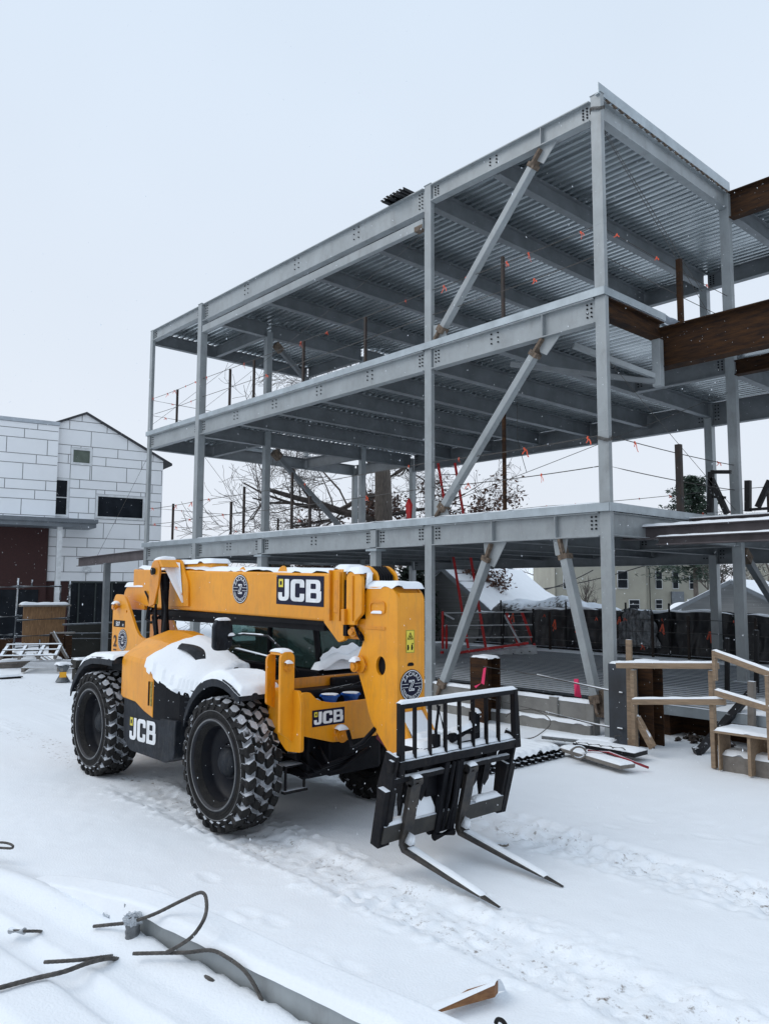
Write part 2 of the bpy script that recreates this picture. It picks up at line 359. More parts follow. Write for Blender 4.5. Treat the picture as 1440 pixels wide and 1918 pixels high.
# ================================================================ GROUND
def vnoise(x, y, sc, seed):
    g = np.random.default_rng(seed).random((256, 256)); x = x*sc; y = y*sc
    xi = np.floor(x).astype(int); yi = np.floor(y).astype(int); fx = x-xi; fy = y-yi; fx = fx*fx*(3-2*fx); fy = fy*fy*(3-2*fy)
    a = g[xi % 256, yi % 256]; b = g[(xi+1) % 256, yi % 256]; c = g[xi % 256, (yi+1) % 256]; d = g[(xi+1) % 256, (yi+1) % 256]
    return (a*(1-fx)+b*fx)*(1-fy)+(c*(1-fx)+d*fx)*fy-.5
PA = R(7.4); PU = np.array([math.cos(PA), math.sin(PA)]); PV = np.array([-math.sin(PA), math.cos(PA)])
PB = onz(265, 1712, .36); PILE_O = np.array([PB.x, PB.y])          # left end of the buried beam's face
sst = lambda a, b, x: (lambda t: t*t*(3-2*t))(np.clip((x-a)/(b-a), 0, 1))
FOOT = []
for i in range(46):
    t = i/46; FOOT.append((1.5+4.5*t+RNG.normal(0, .12), -4.62-.1*t+(.14 if i % 2 else -.14)+RNG.normal(0, .06), .11, .020))
for i in range(34):
    FOOT.append((RNG.uniform(2.4, 6), RNG.uniform(-4.1, -1.8), RNG.uniform(.1, .15), .010))
for i in range(60):
    FOOT.append((RNG.uniform(1.2, 6.2), RNG.normal(-6.82, .22), RNG.uniform(.05, .10), RNG.uniform(.010, .02)))
for i in range(16): FOOT.append((RNG.uniform(.5, 3.5), RNG.uniform(-8.7, -7.6), .12, .012))
for i in range(26): FOOT.append((RNG.uniform(-10, -3), RNG.uniform(-8, -4), .16, .025))
CLODS = []
for i in range(520):
    side = RNG.choice([-.36, .36]); CLODS.append((RNG.uniform(-2.4, 6.4), -6.84+side*RNG.uniform(.6, 1.3)+RNG.normal(0, .05), RNG.uniform(.015, .04), RNG.uniform(.008, .026)))
for i in range(260): CLODS.append((RNG.uniform(2.2, 6.4), -4.72+RNG.normal(0, .28), RNG.uniform(.015, .04), RNG.uniform(.006, .018)))
def ground_h(x, y):
    h = .05*vnoise(x, y, .35, 1)+.022*vnoise(x, y, 1.3, 2)+.010*vnoise(x, y, 4.1, 3)+.005*vnoise(x, y, 13, 4)
    near = np.exp(-((x-1)/9)**2-((y+6)/6)**2)
    for yc, w, dep, x0 in ((-6.89, .24, .046, -2.2), (-4.95, .23, .02, -2.2), (-4.72, .25, .032, 1.6)):
        m = sst(w+.10, w-.05, np.abs(y-yc-.06*vnoise(x, y, .8, 9)))*sst(x0-.3, x0+.4, x)
        rough = .022*vnoise(x, y, 9, 5)+.028*vnoise(x, y, 19, 6)
        lug = .013*np.sign(np.sin(x*2*math.pi/.21+np.sign(y-yc)*1.2))
        h = h-m*dep*near+m*(rough*.9+lug*.5)*near
        edge = np.exp(-((np.abs(y-yc)-w-.05)/.07)**2)*sst(x0-.3, x0+.4, x)
        h = h+edge*near*(.006+.035*np.maximum(0, vnoise(x, y, 12, 7)))
    for fx, fy, r, d in FOOT:
        k = ((x-fx)/r)**2+((y-fy)/(r*.5))**2; msk = k < 6
        if msk.any(): kk = k[msk]; h[msk] += -d*np.exp(-kk**2)+d*.45*np.exp(-(kk-1.8)**2*2)
    for fx, fy, r, d in CLODS:
        k = ((x-fx)/r)**2+((y-fy)/r)**2; msk = k < 4
        if msk.any(): h[msk] += d*np.exp(-k[msk]*1.2)
    # dig-out: soil is lower under the deck edge on the right
    pu = (x-PILE_O[0])*PU[0]+(y-PILE_O[1])*PU[1]; pv = (x-PILE_O[0])*PV[0]+(y-PILE_O[1])*PV[1]
    on = sst(-2.7, -1.5, pu)*sst(.62, .22, pv)*sst(-.9, .15, pu+np.minimum(0, pv)*-1.2+.2) if False else sst(-3.2, -1.2, pu)
    prof = .18*sst(.0, -.05, pv)+.0*pv
    steps = .215+.02*sst(-.20, -.30, pv)-.035*sst(-.40, -.50, pv)+.065*sst(-.56, -.66, pv)-.045*sst(-.92, -1.0, pv)+.06*sst(-1.06, -1.18, pv)-.03*sst(-1.4, -1.5, pv)
    steps = steps+.075*sst(-.30, -.02, pv)*(1-.75*sst(.2, 3., pu))
    steps = steps+.016*vnoise(pu, pv, 1.1, 11)+.014*np.exp(-((pv+.42)/.03)**2)
    beh = sst(.75, .26, pv)*.22*sst(-.6, .4, pu)             # snow banked against the far side of the beam
    p = np.where(pv < 0, steps, np.where(pv < .24, .15, beh))
    fade = sst(-1.7, -.5, pu)
    h2 = p*np.where(pv < 0, sst(-4.2, -.8, pu), fade)
    t_ = sst(-.12, .0, pu); alt = steps*sst(-4.2, -.8, pu)*sst(.42, -.10, pv)
    return h+h2*t_+alt*(1-t_)
def axis(lo, dlo, dhi, hi, d, g=1.13):
    a = list(np.arange(dlo, dhi, d)); s = d; v = dlo; L = []
    while v > lo: s *= g; v -= s; L.append(v)
    s = d; v = a[-1]; H_ = []
    while v < hi: s *= g; v += s; H_.append(v)
    return np.array(L[::-1]+a+H_)
gx = axis(-900, -3.0, 6.6, 900, .028); gy = axis(-600, -10.4, -3.6, 1200, .028)
GX, GY = np.meshgrid(gx, gy, indexing='ij'); GH = ground_h(GX.ravel().copy(), GY.ravel().copy())
farf = np.clip((np.hypot(GX.ravel(), GY.ravel())-25)/40, 0, 1); GH = GH*(1-farf)
nv = len(gy); idx = np.arange(len(gx)*nv).reshape(len(gx), nv)
q = np.stack([idx[:-1, :-1], idx[1:, :-1], idx[1:, 1:], idx[:-1, 1:]], -1).reshape(-1, 4)
me = bpy.data.meshes.new('snow_ground'); me.vertices.add(GX.size); me.vertices.foreach_set('co', np.stack([GX.ravel(), GY.ravel(), GH], -1).ravel())
me.loops.add(q.size); me.loops.foreach_set('vertex_index', q.ravel().astype(np.int32)); me.polygons.add(len(q)); me.polygons.foreach_set('loop_start', np.arange(0, q.size, 4, dtype=np.int32))
me.polygons.foreach_set('use_smooth', np.ones(len(q), bool)); me.update(calc_edges=True); me.validate()
go = bpy.data.objects.new('snow_ground', me); COL.objects.link(go); tag(go, kind='structure')
gmat = mat('ground_snow', (.84, .875, .915), .7, var=.015, vs=1.2, bump=.5, bs=60, spec=.25); me.materials.append(gmat)
# mud specks showing through the trodden snow of the wheel tracks (they lie on the ground, not in the light)
t = gmat.node_tree; b = t.nodes['Principled BSDF']; src = b.inputs['Base Color'].links[0].from_socket
def gn(k, **a):
    q_ = t.nodes.new(k)
    for x_, y_ in a.items(): setattr(q_, x_, y_)
    return q_
tcg = gn('ShaderNodeTexCoord'); sx = gn('ShaderNodeSeparateXYZ'); t.links.new(tcg.outputs['Object'], sx.inputs[0])
acc = None
for yc, w in ((-6.84, .30), (-4.74, .32)):
    a1 = gn('ShaderNodeMath', operation='ADD'); t.links.new(sx.outputs[1], a1.inputs[0]); a1.inputs[1].default_value = -yc
    a2 = gn('ShaderNodeMath', operation='ABSOLUTE'); t.links.new(a1.outputs[0], a2.inputs[0])
    a3 = gn('ShaderNodeMapRange'); t.links.new(a2.outputs[0], a3.inputs[0]); a3.inputs[1].default_value = w+.05; a3.inputs[2].default_value = w-.12
    if acc: a4 = gn('ShaderNodeMath', operation='MAXIMUM'); t.links.new(acc, a4.inputs[0]); t.links.new(a3.outputs[0], a4.inputs[1]); acc = a4.outputs[0]
    else: acc = a3.outputs[0]
n1 = gn('ShaderNodeTexNoise'); n1.inputs['Scale'].default_value = 16; n1.inputs['Detail'].default_value = 6; n1.inputs['Roughness'].default_value = .7; t.links.new(tcg.outputs['Object'], n1.inputs['Vector'])
m1 = gn('ShaderNodeMapRange'); t.links.new(n1.outputs[0], m1.inputs[0]); m1.inputs[1].default_value = .56; m1.inputs[2].default_value = .68
n2 = gn('ShaderNodeTexNoise'); n2.inputs['Scale'].default_value = 2.2; t.links.new(tcg.outputs['Object'], n2.inputs['Vector'])
m2 = gn('ShaderNodeMapRange'); t.links.new(n2.outputs[0], m2.inputs[0]); m2.inputs[1].default_value = .38; m2.inputs[2].default_value = .58
mm = gn('ShaderNodeMath', operation='MULTIPLY'); t.links.new(m1.outputs[0], mm.inputs[0]); t.links.new(m2.outputs[0], mm.inputs[1])
mk = gn('ShaderNodeMath', operation='MULTIPLY'); t.links.new(mm.outputs[0], mk.inputs[0]); t.links.new(acc, mk.inputs[1])
mg = gn('ShaderNodeMix', data_type='RGBA'); t.links.new(mk.outputs[0], mg.inputs[0]); t.links.new(src, mg.inputs[6]); mg.inputs[7].default_value = (.20, .165, .14, 1); t.links.new(mg.outputs[2], b.inputs['Base Color'])

# ================================================================ STEEL FRAME
FR = thing('steel_frame_building', 'unfinished three-storey grey steel frame with corrugated metal decks and diagonal braces', 'building frame', (0, 0, 0))
Z1, Z2, Z3 = 3.58, 7.16, 10.62
XL = -16.6; XC = -13.35; YB = 8.6; YR = 4.78
def column(x, y, z0, z1, wx=.2, wy=.1, m=STEEL):
    b = MB(); b.bx(x-wx/2, x+wx/2, y-wy/2, y+wy/2, z0, z1); b.bx(x-wx/2-.012, x+wx/2+.012, y-wy/2-.012, y+wy/2+.012, z1, z1+.015)
    for zz in (4.9, 8.4):
        if z0 < zz < z1: b.bx(x-wx/2-.003, x+wx/2+.003, y-wy/2-.003, y+wy/2+.003, zz, zz+.012)
    b.bx(x-wx/2-.08, x+wx/2+.08, y-wy/2-.08, y+wy/2+.08, z0, z0+.02)
    return b.build('column', m, FR, bevel=.008)
column(0, 0, 0, 10.70); column(-4, 0, 0, 10.66, .19); column(XC, 0, 0, 10.64, .2, .22); column(XL, 0, 0, 10.64, .17)
column(0, YR, .5, 10.6, .2, .14); column(-2.3, YB, .5, 10.2, .2, .2); column(XC, 2.3, 0, 10.3, .18, .2); column(XC, 6.2, 0, 10.3, .16, .2)
column(XC, YB, .5, 7.0, .16, .2); column(XL, YB, 0, 7.0, .16, .2); column(-9.98, 0, 0, 3.16, .2, .18); column(-5.62, 0, 0, 3.16, .19, .16)
column(5.8, YB, .5, 10.2); column(5.8, YR, .5, 10.2); column(XL, 6.2, 7.2, 10.2, .14, .14)
for x in (-9.98, -5.62):
    b = MB(); b.bx(x-.17, x+.17, -.14, .14, 3.12, 3.16); b.build('cap_plate', FASC, FR)
    b = MB(); b.bx(x-.09, x+.09, -.086, -.02, 3.2, 3.57); b.build('stiffener', STEEL, FR)

def bolts(mb, x, z, n=4, dx=.09, dz=.085, y=-.012, rows=(-1, 1)):
    for a in rows:
        for k in range(n):
            mb.tube([(x+a*dx/2, y, z-k*dz), (x+a*dx/2, y-.018, z-k*dz)], .018, 6)
def girder(p0, p1, h, w=.18, m=STEEL, name='girder', bl=(), n=4, ends=True, tw=.012):
    b = MB(); b.ibeam(p0, p1, w, h, tf=.02, tw=tw); g = b.build(name, m, FR)
    if bl or ends:
        q_ = MB(); z = p0[2]-.07
        if ends and abs(p0[1]-p1[1]) < .01:
            for x in (p0[0], p1[0]):
                s_ = 1 if x == min(p0[0], p1[0]) else -1
                bolts(q_, x+s_*.12, z, n, dx=.08, y=p0[1]-.005, dz=(h-.14)/n)
        for x in bl: bolts(q_, x, z, 3, dx=.16, y=p0[1]-.005, dz=(h-.16)/3)
        if q_.V: q_.build('bolt_rows', BLK, g)
    return g
JX = [-2.27, -6.33, -8.65, -10.98]
c = .11
# facade girders
girder((-4+c, 0, Z3), (-c, 0, Z3), .36, bl=[-2.27]); girder((XC+c, 0, Z3), (-4-c, 0, Z3), .52, bl=JX[1:], n=5); girder((XL+c, 0, Z3), (XC-c, 0, Z3), .35, n=4)
b = MB(); b.bar((XC+c, -.02, 9.86), (-4-c, -.02, 9.86), .13, .20); b.build('strut', STEEL, FR, bevel=.01)
b = MB(); b.bar((-4.35, -.02, 9.80), (-4.12, -.02, 9.80), .15, .10); b.build('burnt_end', BURNT, FR)
for zt, L1 in ((Z2, .43), (Z1, .40)):
    if zt == Z2:
        girder((-4+c, 0, zt), (-c, 0, zt), L1, bl=[-2.28]); girder((XC+c, 0, zt), (-4-c, 0, zt), L1, bl=[-5.83, -7.67, -9.53, -11.38]); girder((XL+c, 0, zt), (XC-c, 0, zt), L1)
    else:
        girder((-4+c, 0, zt), (-c, 0, zt), L1); girder((-5.62+.1, 0, zt), (-4-c, 0, zt), L1); girder((-9.98+.1, 0, zt), (-5.62-.1, 0, zt), L1, bl=[-7.8])
        girder((XC+c, 0, zt), (-9.98-.1, 0, zt), L1, bl=[-11.59]); girder((XL+c, 0, zt), (XC-c, 0, zt), L1)
for x, zb, zt in ((-1.12, Z3-.34, Z3-.02), (-1.15, Z2-.41, Z2-.02), (-.95, Z1-.38, Z1-.02), (-2.34, Z1-.38, Z1-.02)):
    b = MB(); b.bx(x-.008, x+.008, -.086, -.008, zb, zt); b.build('stiffener', STEEL, FR)
# joists (y direction) and back girders
for zt, h in ((Z3-.03, .38), (Z2-.03, .38), (Z1-.03, .36)):
    xs = [-2.27, -6.33, -8.65, -10.98] if zt > 10 else [-2.27, -5.83, -7.67, -9.53, -11.38]
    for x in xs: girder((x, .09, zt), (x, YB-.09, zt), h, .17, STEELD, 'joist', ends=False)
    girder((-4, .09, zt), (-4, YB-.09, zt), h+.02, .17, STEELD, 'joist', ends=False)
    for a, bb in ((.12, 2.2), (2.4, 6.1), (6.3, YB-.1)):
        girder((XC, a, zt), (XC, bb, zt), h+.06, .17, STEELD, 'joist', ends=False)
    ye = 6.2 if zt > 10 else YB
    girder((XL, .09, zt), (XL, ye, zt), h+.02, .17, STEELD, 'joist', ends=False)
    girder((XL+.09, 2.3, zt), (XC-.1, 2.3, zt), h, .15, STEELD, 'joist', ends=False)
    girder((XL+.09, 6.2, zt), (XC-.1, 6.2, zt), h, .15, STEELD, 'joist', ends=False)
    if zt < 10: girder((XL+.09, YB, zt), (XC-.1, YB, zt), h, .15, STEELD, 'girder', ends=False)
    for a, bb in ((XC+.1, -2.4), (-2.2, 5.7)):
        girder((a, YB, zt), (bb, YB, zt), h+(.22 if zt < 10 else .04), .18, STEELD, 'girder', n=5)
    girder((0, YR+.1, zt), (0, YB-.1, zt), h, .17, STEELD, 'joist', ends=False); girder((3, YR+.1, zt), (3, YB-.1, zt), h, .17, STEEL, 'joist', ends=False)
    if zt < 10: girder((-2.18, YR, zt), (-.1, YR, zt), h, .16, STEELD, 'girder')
# right-hand face
b = MB(); b.ibeam((0, .06, Z3), (0, YR-.08, Z3), .16, .36); b.build('girder', STEEL, FR)
b = MB(); b.ibeam((0, .06, Z1), (0, YR-.08, Z1), .16, .38); b.build('girder', STEEL, FR)
b = MB(); b.bx(.02, .09, -.10, YR+.05, 10.66, 10.67); b.bx(.085, .095, -.10, YR+.05, 10.66, 10.86); b.build('edge_angle', FASC, FR)
b = MB()
for k in range(22):
    y = .15+k*.215; b.prism([(.097, y, 10.66), (.097, y+.10, 10.655), (.13, y+.09, 10.61), (.125, y+.02, 10.6)], (-.05, 0, .0))
b.build('weld_bead', BURNT, FR)
# rusty steel on the right
girder((0, .08, 7.15), (0, 1.88, 7.15), .33, .2, RUST, 'rusty_beam', ends=False)
girder((-.08, 1.98, 7.06), (6.6, 1.98, 7.06), .74, .28, RUST, 'rusty_beam', ends=False)
girder((.12, YR, 10.60), (6.6, YR, 10.60), .56, .22, RUST, 'rusty_beam', ends=False)
girder((.10, YR, 7.0), (6.6, YR, 7.0), .30, .2, RUST, 'rusty_beam', ends=False)
b = MB(); b.bx(-.08, .08, 1.72, 1.86, 5.96, 6.84); b.build('hanger_post', STEEL, FR, bevel=.006)
b = MB(); b.bar((-.9, .5, 6.65), (-.05, 1.75, 6.15), .09, .09); b.build('brace', STEEL, FR); b = MB(); b.bar((-2.2, .35, 6.55), (-.05, 1.76, 6.05), .1, .08); b.build('brace', STEELD, FR)
for px0, py0, y0, zt, hh, sn_ in ((1166, 990, 1.2, 3.40, .22, .05), (1233, 1005, .95, 3.20, .14, .03), (1238, 970, 2.6, 3.62, .24, .03)):
    pa = ony(px0, py0, y0)
    girder((pa.x, y0, zt), (7, y0, zt), hh, .24, RUSTP, 'purple_beam', ends=False)
    b = MB(); snowbar(b, (pa.x+.02, y0, zt), (7, y0, zt), .25, sn_, seed=3); b.build('snow_strip', SNOW, FR, smooth=True)
# deck edge strips (pour stops)
def fascia(p0, p1, z0, z1, t_=.012, w=.16):
    b = MB(); p0, p1 = Vector(p0), Vector(p1); d = (p1-p0).normalized(); nrm = d.cross(Vector((0, 0, 1)))
    b.bar(p0+Vector((0, 0, (z0+z1)/2)), p1+Vector((0, 0, (z0+z1)/2)), t_, z1-z0)
    b.bar(p0+Vector((0, 0, z1))-nrm*w*.5, p1+Vector((0, 0, z1))-nrm*w*.5, w, .008)
    return b.build('deck_edge', FASC, FR)
fascia((XL-.1, -.10, 0), (.11, -.10, 0), 7.165, 7.30); fascia((XL-.1, -.11, 0), (.12, -.11, 0), 3.585, 3.72)
fascia((.115, -.10, 0), (.115, 1.9, 0), 7.165, 7.30); fascia((.13, -.11, 0), (.13, 4.9, 0), 3.585, 3.72)
fascia((XL-.1, YR, 0), (XL-.1, -.1, 0), 7.165, 7.30)
for z0_, sd_ in ((7.304, 1), (3.724, 4)):
    b = MB(); snowpad(b, z0_, XL, .08, -.09, .45, .028, nx=60, ny=10, seed=sd_); b.build('snow_strip', SNOW, FR, smooth=True)
b = MB(); snowpad(b, 7.304, -.4, .09, -.05, 4.6, .03, nx=10, ny=40, seed=9); b.build('snow_strip', SNOW, FR, smooth=True)
# corrugated decks: ribs run along x
def deck(name, x0, x1, y0, y1, z, pitch=.19, d=.058, m=GALV, ndiv=3, snowmat=None):
    b = MB(); ys = []; y = y0
    while y < y1-pitch*.5:
        ys += [(y, z), (y+pitch*.32, z), (y+pitch*.42, z-d), (y+pitch*.78, z-d), (y+pitch*.9, z)]; y += pitch
    ys.append((y, z)); n = len(ys)
    V = [(x0+(x1-x0)*k/ndiv, yy, zz) for k in range(ndiv+1) for yy, zz in ys]
    b.add(V, [(k*n+i, k*n+i+1, (k+1)*n+i+1, (k+1)*n+i) for k in range(ndiv) for i in range(n-1)])
    return b.build(name, m, FR)
def topsnow(x0, x1, y0, y1, z, th=.03):
    b = MB(); b.bx(x0, x1, y0, y1, z+.004, z+.004+th); b.build('snow_sheet', SNOW, FR)
for zt in (Z3, Z2, Z1):
    zd = zt+.035
    ext = 0
    deck('floor_deck', XC+.05, -.02, .02 if zt < 10 else .12, YB, zd)
    topsnow(XC+.05, -.02, .45, YB, zd, .02)
    if zt > 10: deck('floor_deck', XL, XC+.05, .12, 6.2, zd); topsnow(XL, XC, .3, 6.2, zd, .02)
    else: deck('floor_deck', XL, XC+.05, .02, 2.3, zd); topsnow(XL, XC, .45, 2.3, zd, .02)
    deck('floor_deck', -.02, 6.4, YR+.12, YB, zd-.02); topsnow(-.02, 6.4, YR+.12, YB, zd-.02, .02)
deck('floor_deck', -.02, 6.4, 2.15, YR-.1, 7.12)
# ground-floor deck and its front edge on the right
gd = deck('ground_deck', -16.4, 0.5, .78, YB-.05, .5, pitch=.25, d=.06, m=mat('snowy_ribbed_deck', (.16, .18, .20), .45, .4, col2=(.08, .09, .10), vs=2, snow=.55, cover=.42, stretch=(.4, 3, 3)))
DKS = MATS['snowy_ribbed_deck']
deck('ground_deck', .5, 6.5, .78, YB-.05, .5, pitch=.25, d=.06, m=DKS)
b = MB(); y = .78
while y < YB-.2:
    x = -16.4+.02
    def fl(u, v, y=y):
        X_ = -16.4+22.9*u; return (X_, y+.25*.36+.25*.50*v, .5-.050+.030*(1+.8*noise.noise((X_*.9, y*1.3, 2)))*math.sin(math.pi*max(.02, min(.98, v)))+.006)
    b.grid(fl, 60, 4); y += .25
b.build('flute_snow', mat('drifted_snow', (.66, .71, .77), .8, var=.25, vs=1.2), FR, smooth=True)
b = MB(); snowpad(b, .5, -12, 6, 8.0, 8.6, .04, nx=60, ny=10, seed=21); snowpad(b, .5, 1.2, 3.4, .85, 2.6, .03, nx=30, ny=20, seed=22); b.build('snow_strip', SNOW, FR, smooth=True)
b = MB(); b.bx(.40, 6.5, .70, .716, .36, .51); b.bx(.40, 6.5, .70, .78, .505, .512); b.build('deck_edge', FASC, FR)
b = MB(); b.bx(.3, 6.5, 1.3, 1.6, -.1, .42); b.bx(.35, .5, .9, 8, -.1, .42); b.build('sill_beam', RUST, FR)
b = MB(); b.bx(.5, 6.5, 4.6, 4.7, -.2, .44); b.build('back_wall', LEAD, FR)

# ---- diagonal braces
def brace(p0, p1, w=.15, top_gusset=True, burnt0=.32, burnt1=.25, m=STEEL):
    p0, p1 = Vector(p0), Vector(p1); d = (p1-p0).normalized(); L = (p1-p0).length
    b = MB(); b.bar(p0+d*burnt0, p1-d*burnt1, w*.85, w, upv=(0, 1, 0)); o = b.build('brace', m, FR, bevel=.008)
    b = MB(); b.bar(p0, p0+d*(burnt0+.02), .05, w+.03, upv=(0, 1, 0)); b.bar(p0+d*(burnt0-.06), p0+d*(burnt0+.03), w+.02, w+.02, upv=(0, 1, 0))
    b.bar(p1-d*burnt1, p1, .05, w+.03, upv=(0, 1, 0)); b.bar(p1-d*(burnt1+.05), p1-d*(burnt1-.08), w+.03, w+.02, upv=(0, 1, 0))
    b.build('burnt_end', BURNT, o)
    return o
def gusset(P, y=-.0, t_=.02, m=STEEL):
    b = MB(); b.prism([(x, y-t_/2, z) for x, z in P], (0, t_, 0)); b.build('gusset_plate', m, FR)
brace((-1.14, 0, 10.22), (-3.80, 0, 7.33)); brace((-1.17, 0, 6.72), (-3.78, 0, 3.74))
brace((-2.38, 0, 3.15), (-3.74, 0, .30), .16); brace((-.88, 0, 3.17), (-.20, 0, .35), .16)
gusset([(-1.25, 10.27), (-.80, 10.27), (-1.12, 9.95), (-1.25, 10.05)]); gusset([(-1.3, 6.74), (-.80, 6.74), (-1.12, 6.42), (-1.25, 6.5)])
gusset([(-2.6, 3.19), (-2.05, 3.19), (-2.35, 2.72), (-2.55, 2.8)]); gusset([(-1.05, 3.19), (-.75, 3.19), (-.8, 2.9), (-1, 2.9)])
gusset([(-3.9, 7.31), (-3.5, 7.31), (-3.62, 7.6), (-3.9, 7.65)]); gusset([(-3.9, 3.73), (-3.45, 3.73), (-3.6, 4.0), (-3.9, 4.08)])
gusset([(-.11, .3), (-.4, .3), (-.3, .7), (-.11, .75)], m=BURNT)
def ybrace(x, y0, z0, y1, z1, w=.13):
    p0, p1 = Vector((x, y0, z0)), Vector((x, y1, z1)); d = (p1-p0).normalized()
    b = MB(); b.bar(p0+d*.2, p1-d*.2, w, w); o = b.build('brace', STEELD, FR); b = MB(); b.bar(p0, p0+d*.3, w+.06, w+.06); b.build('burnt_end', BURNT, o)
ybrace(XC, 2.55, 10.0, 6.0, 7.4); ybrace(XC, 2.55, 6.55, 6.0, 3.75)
ybrace(0, 4.95, 3.1, 8.4, .6)

# ---- guard posts, cables and flags round the open floors
POSTM = mat('guard_post_paint', (.02, .018, .018), .6, .2, col2=(.045, .028, .02), vs=8)
def gpost(x, y, z, h=1.12, m=POSTM, w=.055):
    b = MB(); b.bx(x-w/2, x+w/2, y-w/2, y+w/2, z, z+h); b.bx(x-.07, x+.07, y-.05, y+.05, z, z+.012); b.build('guard_post', m, FR)
for p_, Zf in (((322, 945), 0),):
    pass
for (px_, py_), Z_ in (((331, 795), 7.3), ((475, 750), 7.3), ((430, 764), 7.3), ((568, 712), 7.3), ((684, 685), 7.3)):
    P = ony(px_, py_, .1); gpost(P.x, .1, 7.3)
for (px_, py_) in ((323, 1014), (432, 1005), (456, 1003), (546, 996), (580, 992)):
    P = ony(px_, py_, .1); gpost(P.x, .1, 3.72, {432: .95, 456: 1.3, 546: 1.45, 580: .8}.get(px_, 1.15))
for x in (-2.2,): gpost(x, .15, 7.3, 1.3)
P = ony(945, 944, .3); gpost(P.x, .3, 3.72, 2.0, RUST); gpost(.05, 2.6, 7.3, 1.25, RUST, .09); gpost(.05, 2.35, 3.72, 1.25, POSTM, .10)
for x, y in ((1.2, 6), (.9, 4.9), (-.9, YB), (-6, YB), (-10, YB), (XL, 5), (XL, 7.6)): gpost(x, y, 3.72, 1.1)
for x, y in ((-6, YB), (-10, YB), (XL, 3), (XL, 5)): gpost(x, y, 7.3, 1.1)
for x in (-7.2, -5.2, -3.9, -2.9, -1.2, .6, 1.6, 2.6): gpost(x, YB-.3, .5, 1.15)
def gcable(pts, nf, sag=.03, r=.008, flags=True, seed=0, m=CABLE):
    rr = random.Random(seed); P = []
    for a, b_ in zip(pts[:-1], pts[1:]):
        a, b_ = Vector(a), Vector(b_)
        for k in range(8): u = k/8; P.append(a.lerp(b_, u)+Vector((0, 0, -sag*4*u*(1-u))))
    P.append(Vector(pts[-1])); mb = MB(); mb.tube(P, r, 4); o = mb.build('guard_cable', m, FR)
    for i in range(nf):
        u = (i+rr.uniform(.15, .85))/nf*(len(P)-1); k = min(int(u), len(P)-2); p = P[k].lerp(P[k+1], u-k)
        a = rr.uniform(0, 6.28); dx, dy = math.cos(a), math.sin(a); w = rr.uniform(.018, .03); L = rr.uniform(.10, .20)
        sc9 = rr.uniform(.55, 1.0); L *= sc9; w *= .9
        f = MB(); f.bar(p-Vector((0, 0, .02)), p+Vector((dx*.02, dy*.02, .02)), .022, .022)
        for s_ in (-1, 1):
            ln = L*rr.uniform(.5, 1); q0 = p; V = []
            for j in range(4):
                v = j/3; wv_ = math.sin(v*4+a)*.02; c0 = q0+Vector((dx*(s_*.06*sc9*v+wv_)+.03*v, dy*(s_*.06*sc9*v+wv_), -ln*v)); V += [c0+Vector((dx*w/2, dy*w/2, 0)), c0-Vector((dx*w/2, dy*w/2, 0))]
            f.add(V, [(2*j, 2*j+1, 2*j+3, 2*j+2) for j in range(3)])
        f.build('flag_tape', ORG, o)
    return o
ymid = -.02
gcable([(XL, 0, 8.38), (XC, -.0, 8.4), (-4, 0, 8.4), (0, 0, 8.42)], 15, seed=1); gcable([(XL, 0, 7.86), (XC, 0, 7.86), (-4, 0, 7.88), (0, 0, 7.9)], 3, seed=2)
gcable([(XL, 0, 4.82), (XC, 0, 4.82), (-4, 0, 4.85), (0, 0, 4.85)], 9, seed=3); gcable([(XL, 0, 4.32), (XC, 0, 4.32), (-4, 0, 4.34), (0, 0, 4.34)], 6, seed=4)
gcable([(0, 0, 4.85), (0, YR, 4.85)], 3, seed=5); gcable([(0, 0, 4.34), (0, YR, 4.34)], 0, seed=6); gcable([(0, .05, 8.4), (0, YR, 8.4)], 4, seed=7); gcable([(0, .05, 7.9), (0, YR, 7.9)], 0, seed=8)
for z, sd_ in ((4.85, 10), (4.3, 11), (8.35, 12), (7.85, 13)):
    gcable([(XL, 0, z), (XL, YB if z < 6 else 6.2, z)], 4, seed=sd_); gcable([(XL, YB, z), (-7.6, YB, z), (-2.3, YB, z)], 7, seed=sd_+10)
    gcable([(-2.3, YB, z), (5.8, YB, z)], 3, seed=sd_+20)
for z, nf, sd_ in ((1.55, 9, 31), (1.22, 4, 32), (.85, 4, 33)): gcable([(-7.6, YB-.3, z), (-2.3, YB-.3, z), (5.8, YB-.3, z)], nf, seed=sd_)
# plumbing cables crossing the frame
for a, bb in (((0, 0, 10.25), (-1.2, YB, 7.4)), ((-4, 0, 9.7), (XC+.2, .0, 7.5)), ((0, YR, 6.4), (-4, 0, 3.9)), ((0, 0, 10.3), (.0, 3.6, 8.2)), ((0, 0, 6.2), (0, YR, 3.9)), ((XC, 0, 6.3), (XC, 2.3, 3.9)),
              ((XC, 2.2, 10.1), (XL, 0, 7.5)), ((XL, 0, 6.6), (-19.2, -.6, 3.2))):
    gcable([a, bb], 0, sag=.02, r=.006)
gcable([onz(968, 752, 6.7), onz(968, 752, 6.7)+Vector((0, 0, -.9)), onz(968, 752, 6.7)+Vector((.25, 0, -1.7))], 0, r=.008)
gcable([(-.3, YB, 3.4), (-.3, YB, 1.2)], 0, r=.008); gcable([(1.2, YR, 6.6), (1.2, YR, 5.9), (1.15, YR, 5.7)], 0, r=.01)
for z, y in ((10.42, 0), (4.75, 0)):
    b = MB()
    for k in range(3): b.tube([(math.cos(t_)*.135, y+math.sin(t_)*.085, z+.02*k+.03*math.sin(t_*2)) for t_ in np.linspace(0, 6.3, 16)], .008, 4)
    b.build('choker_loop', CABLE, FR)
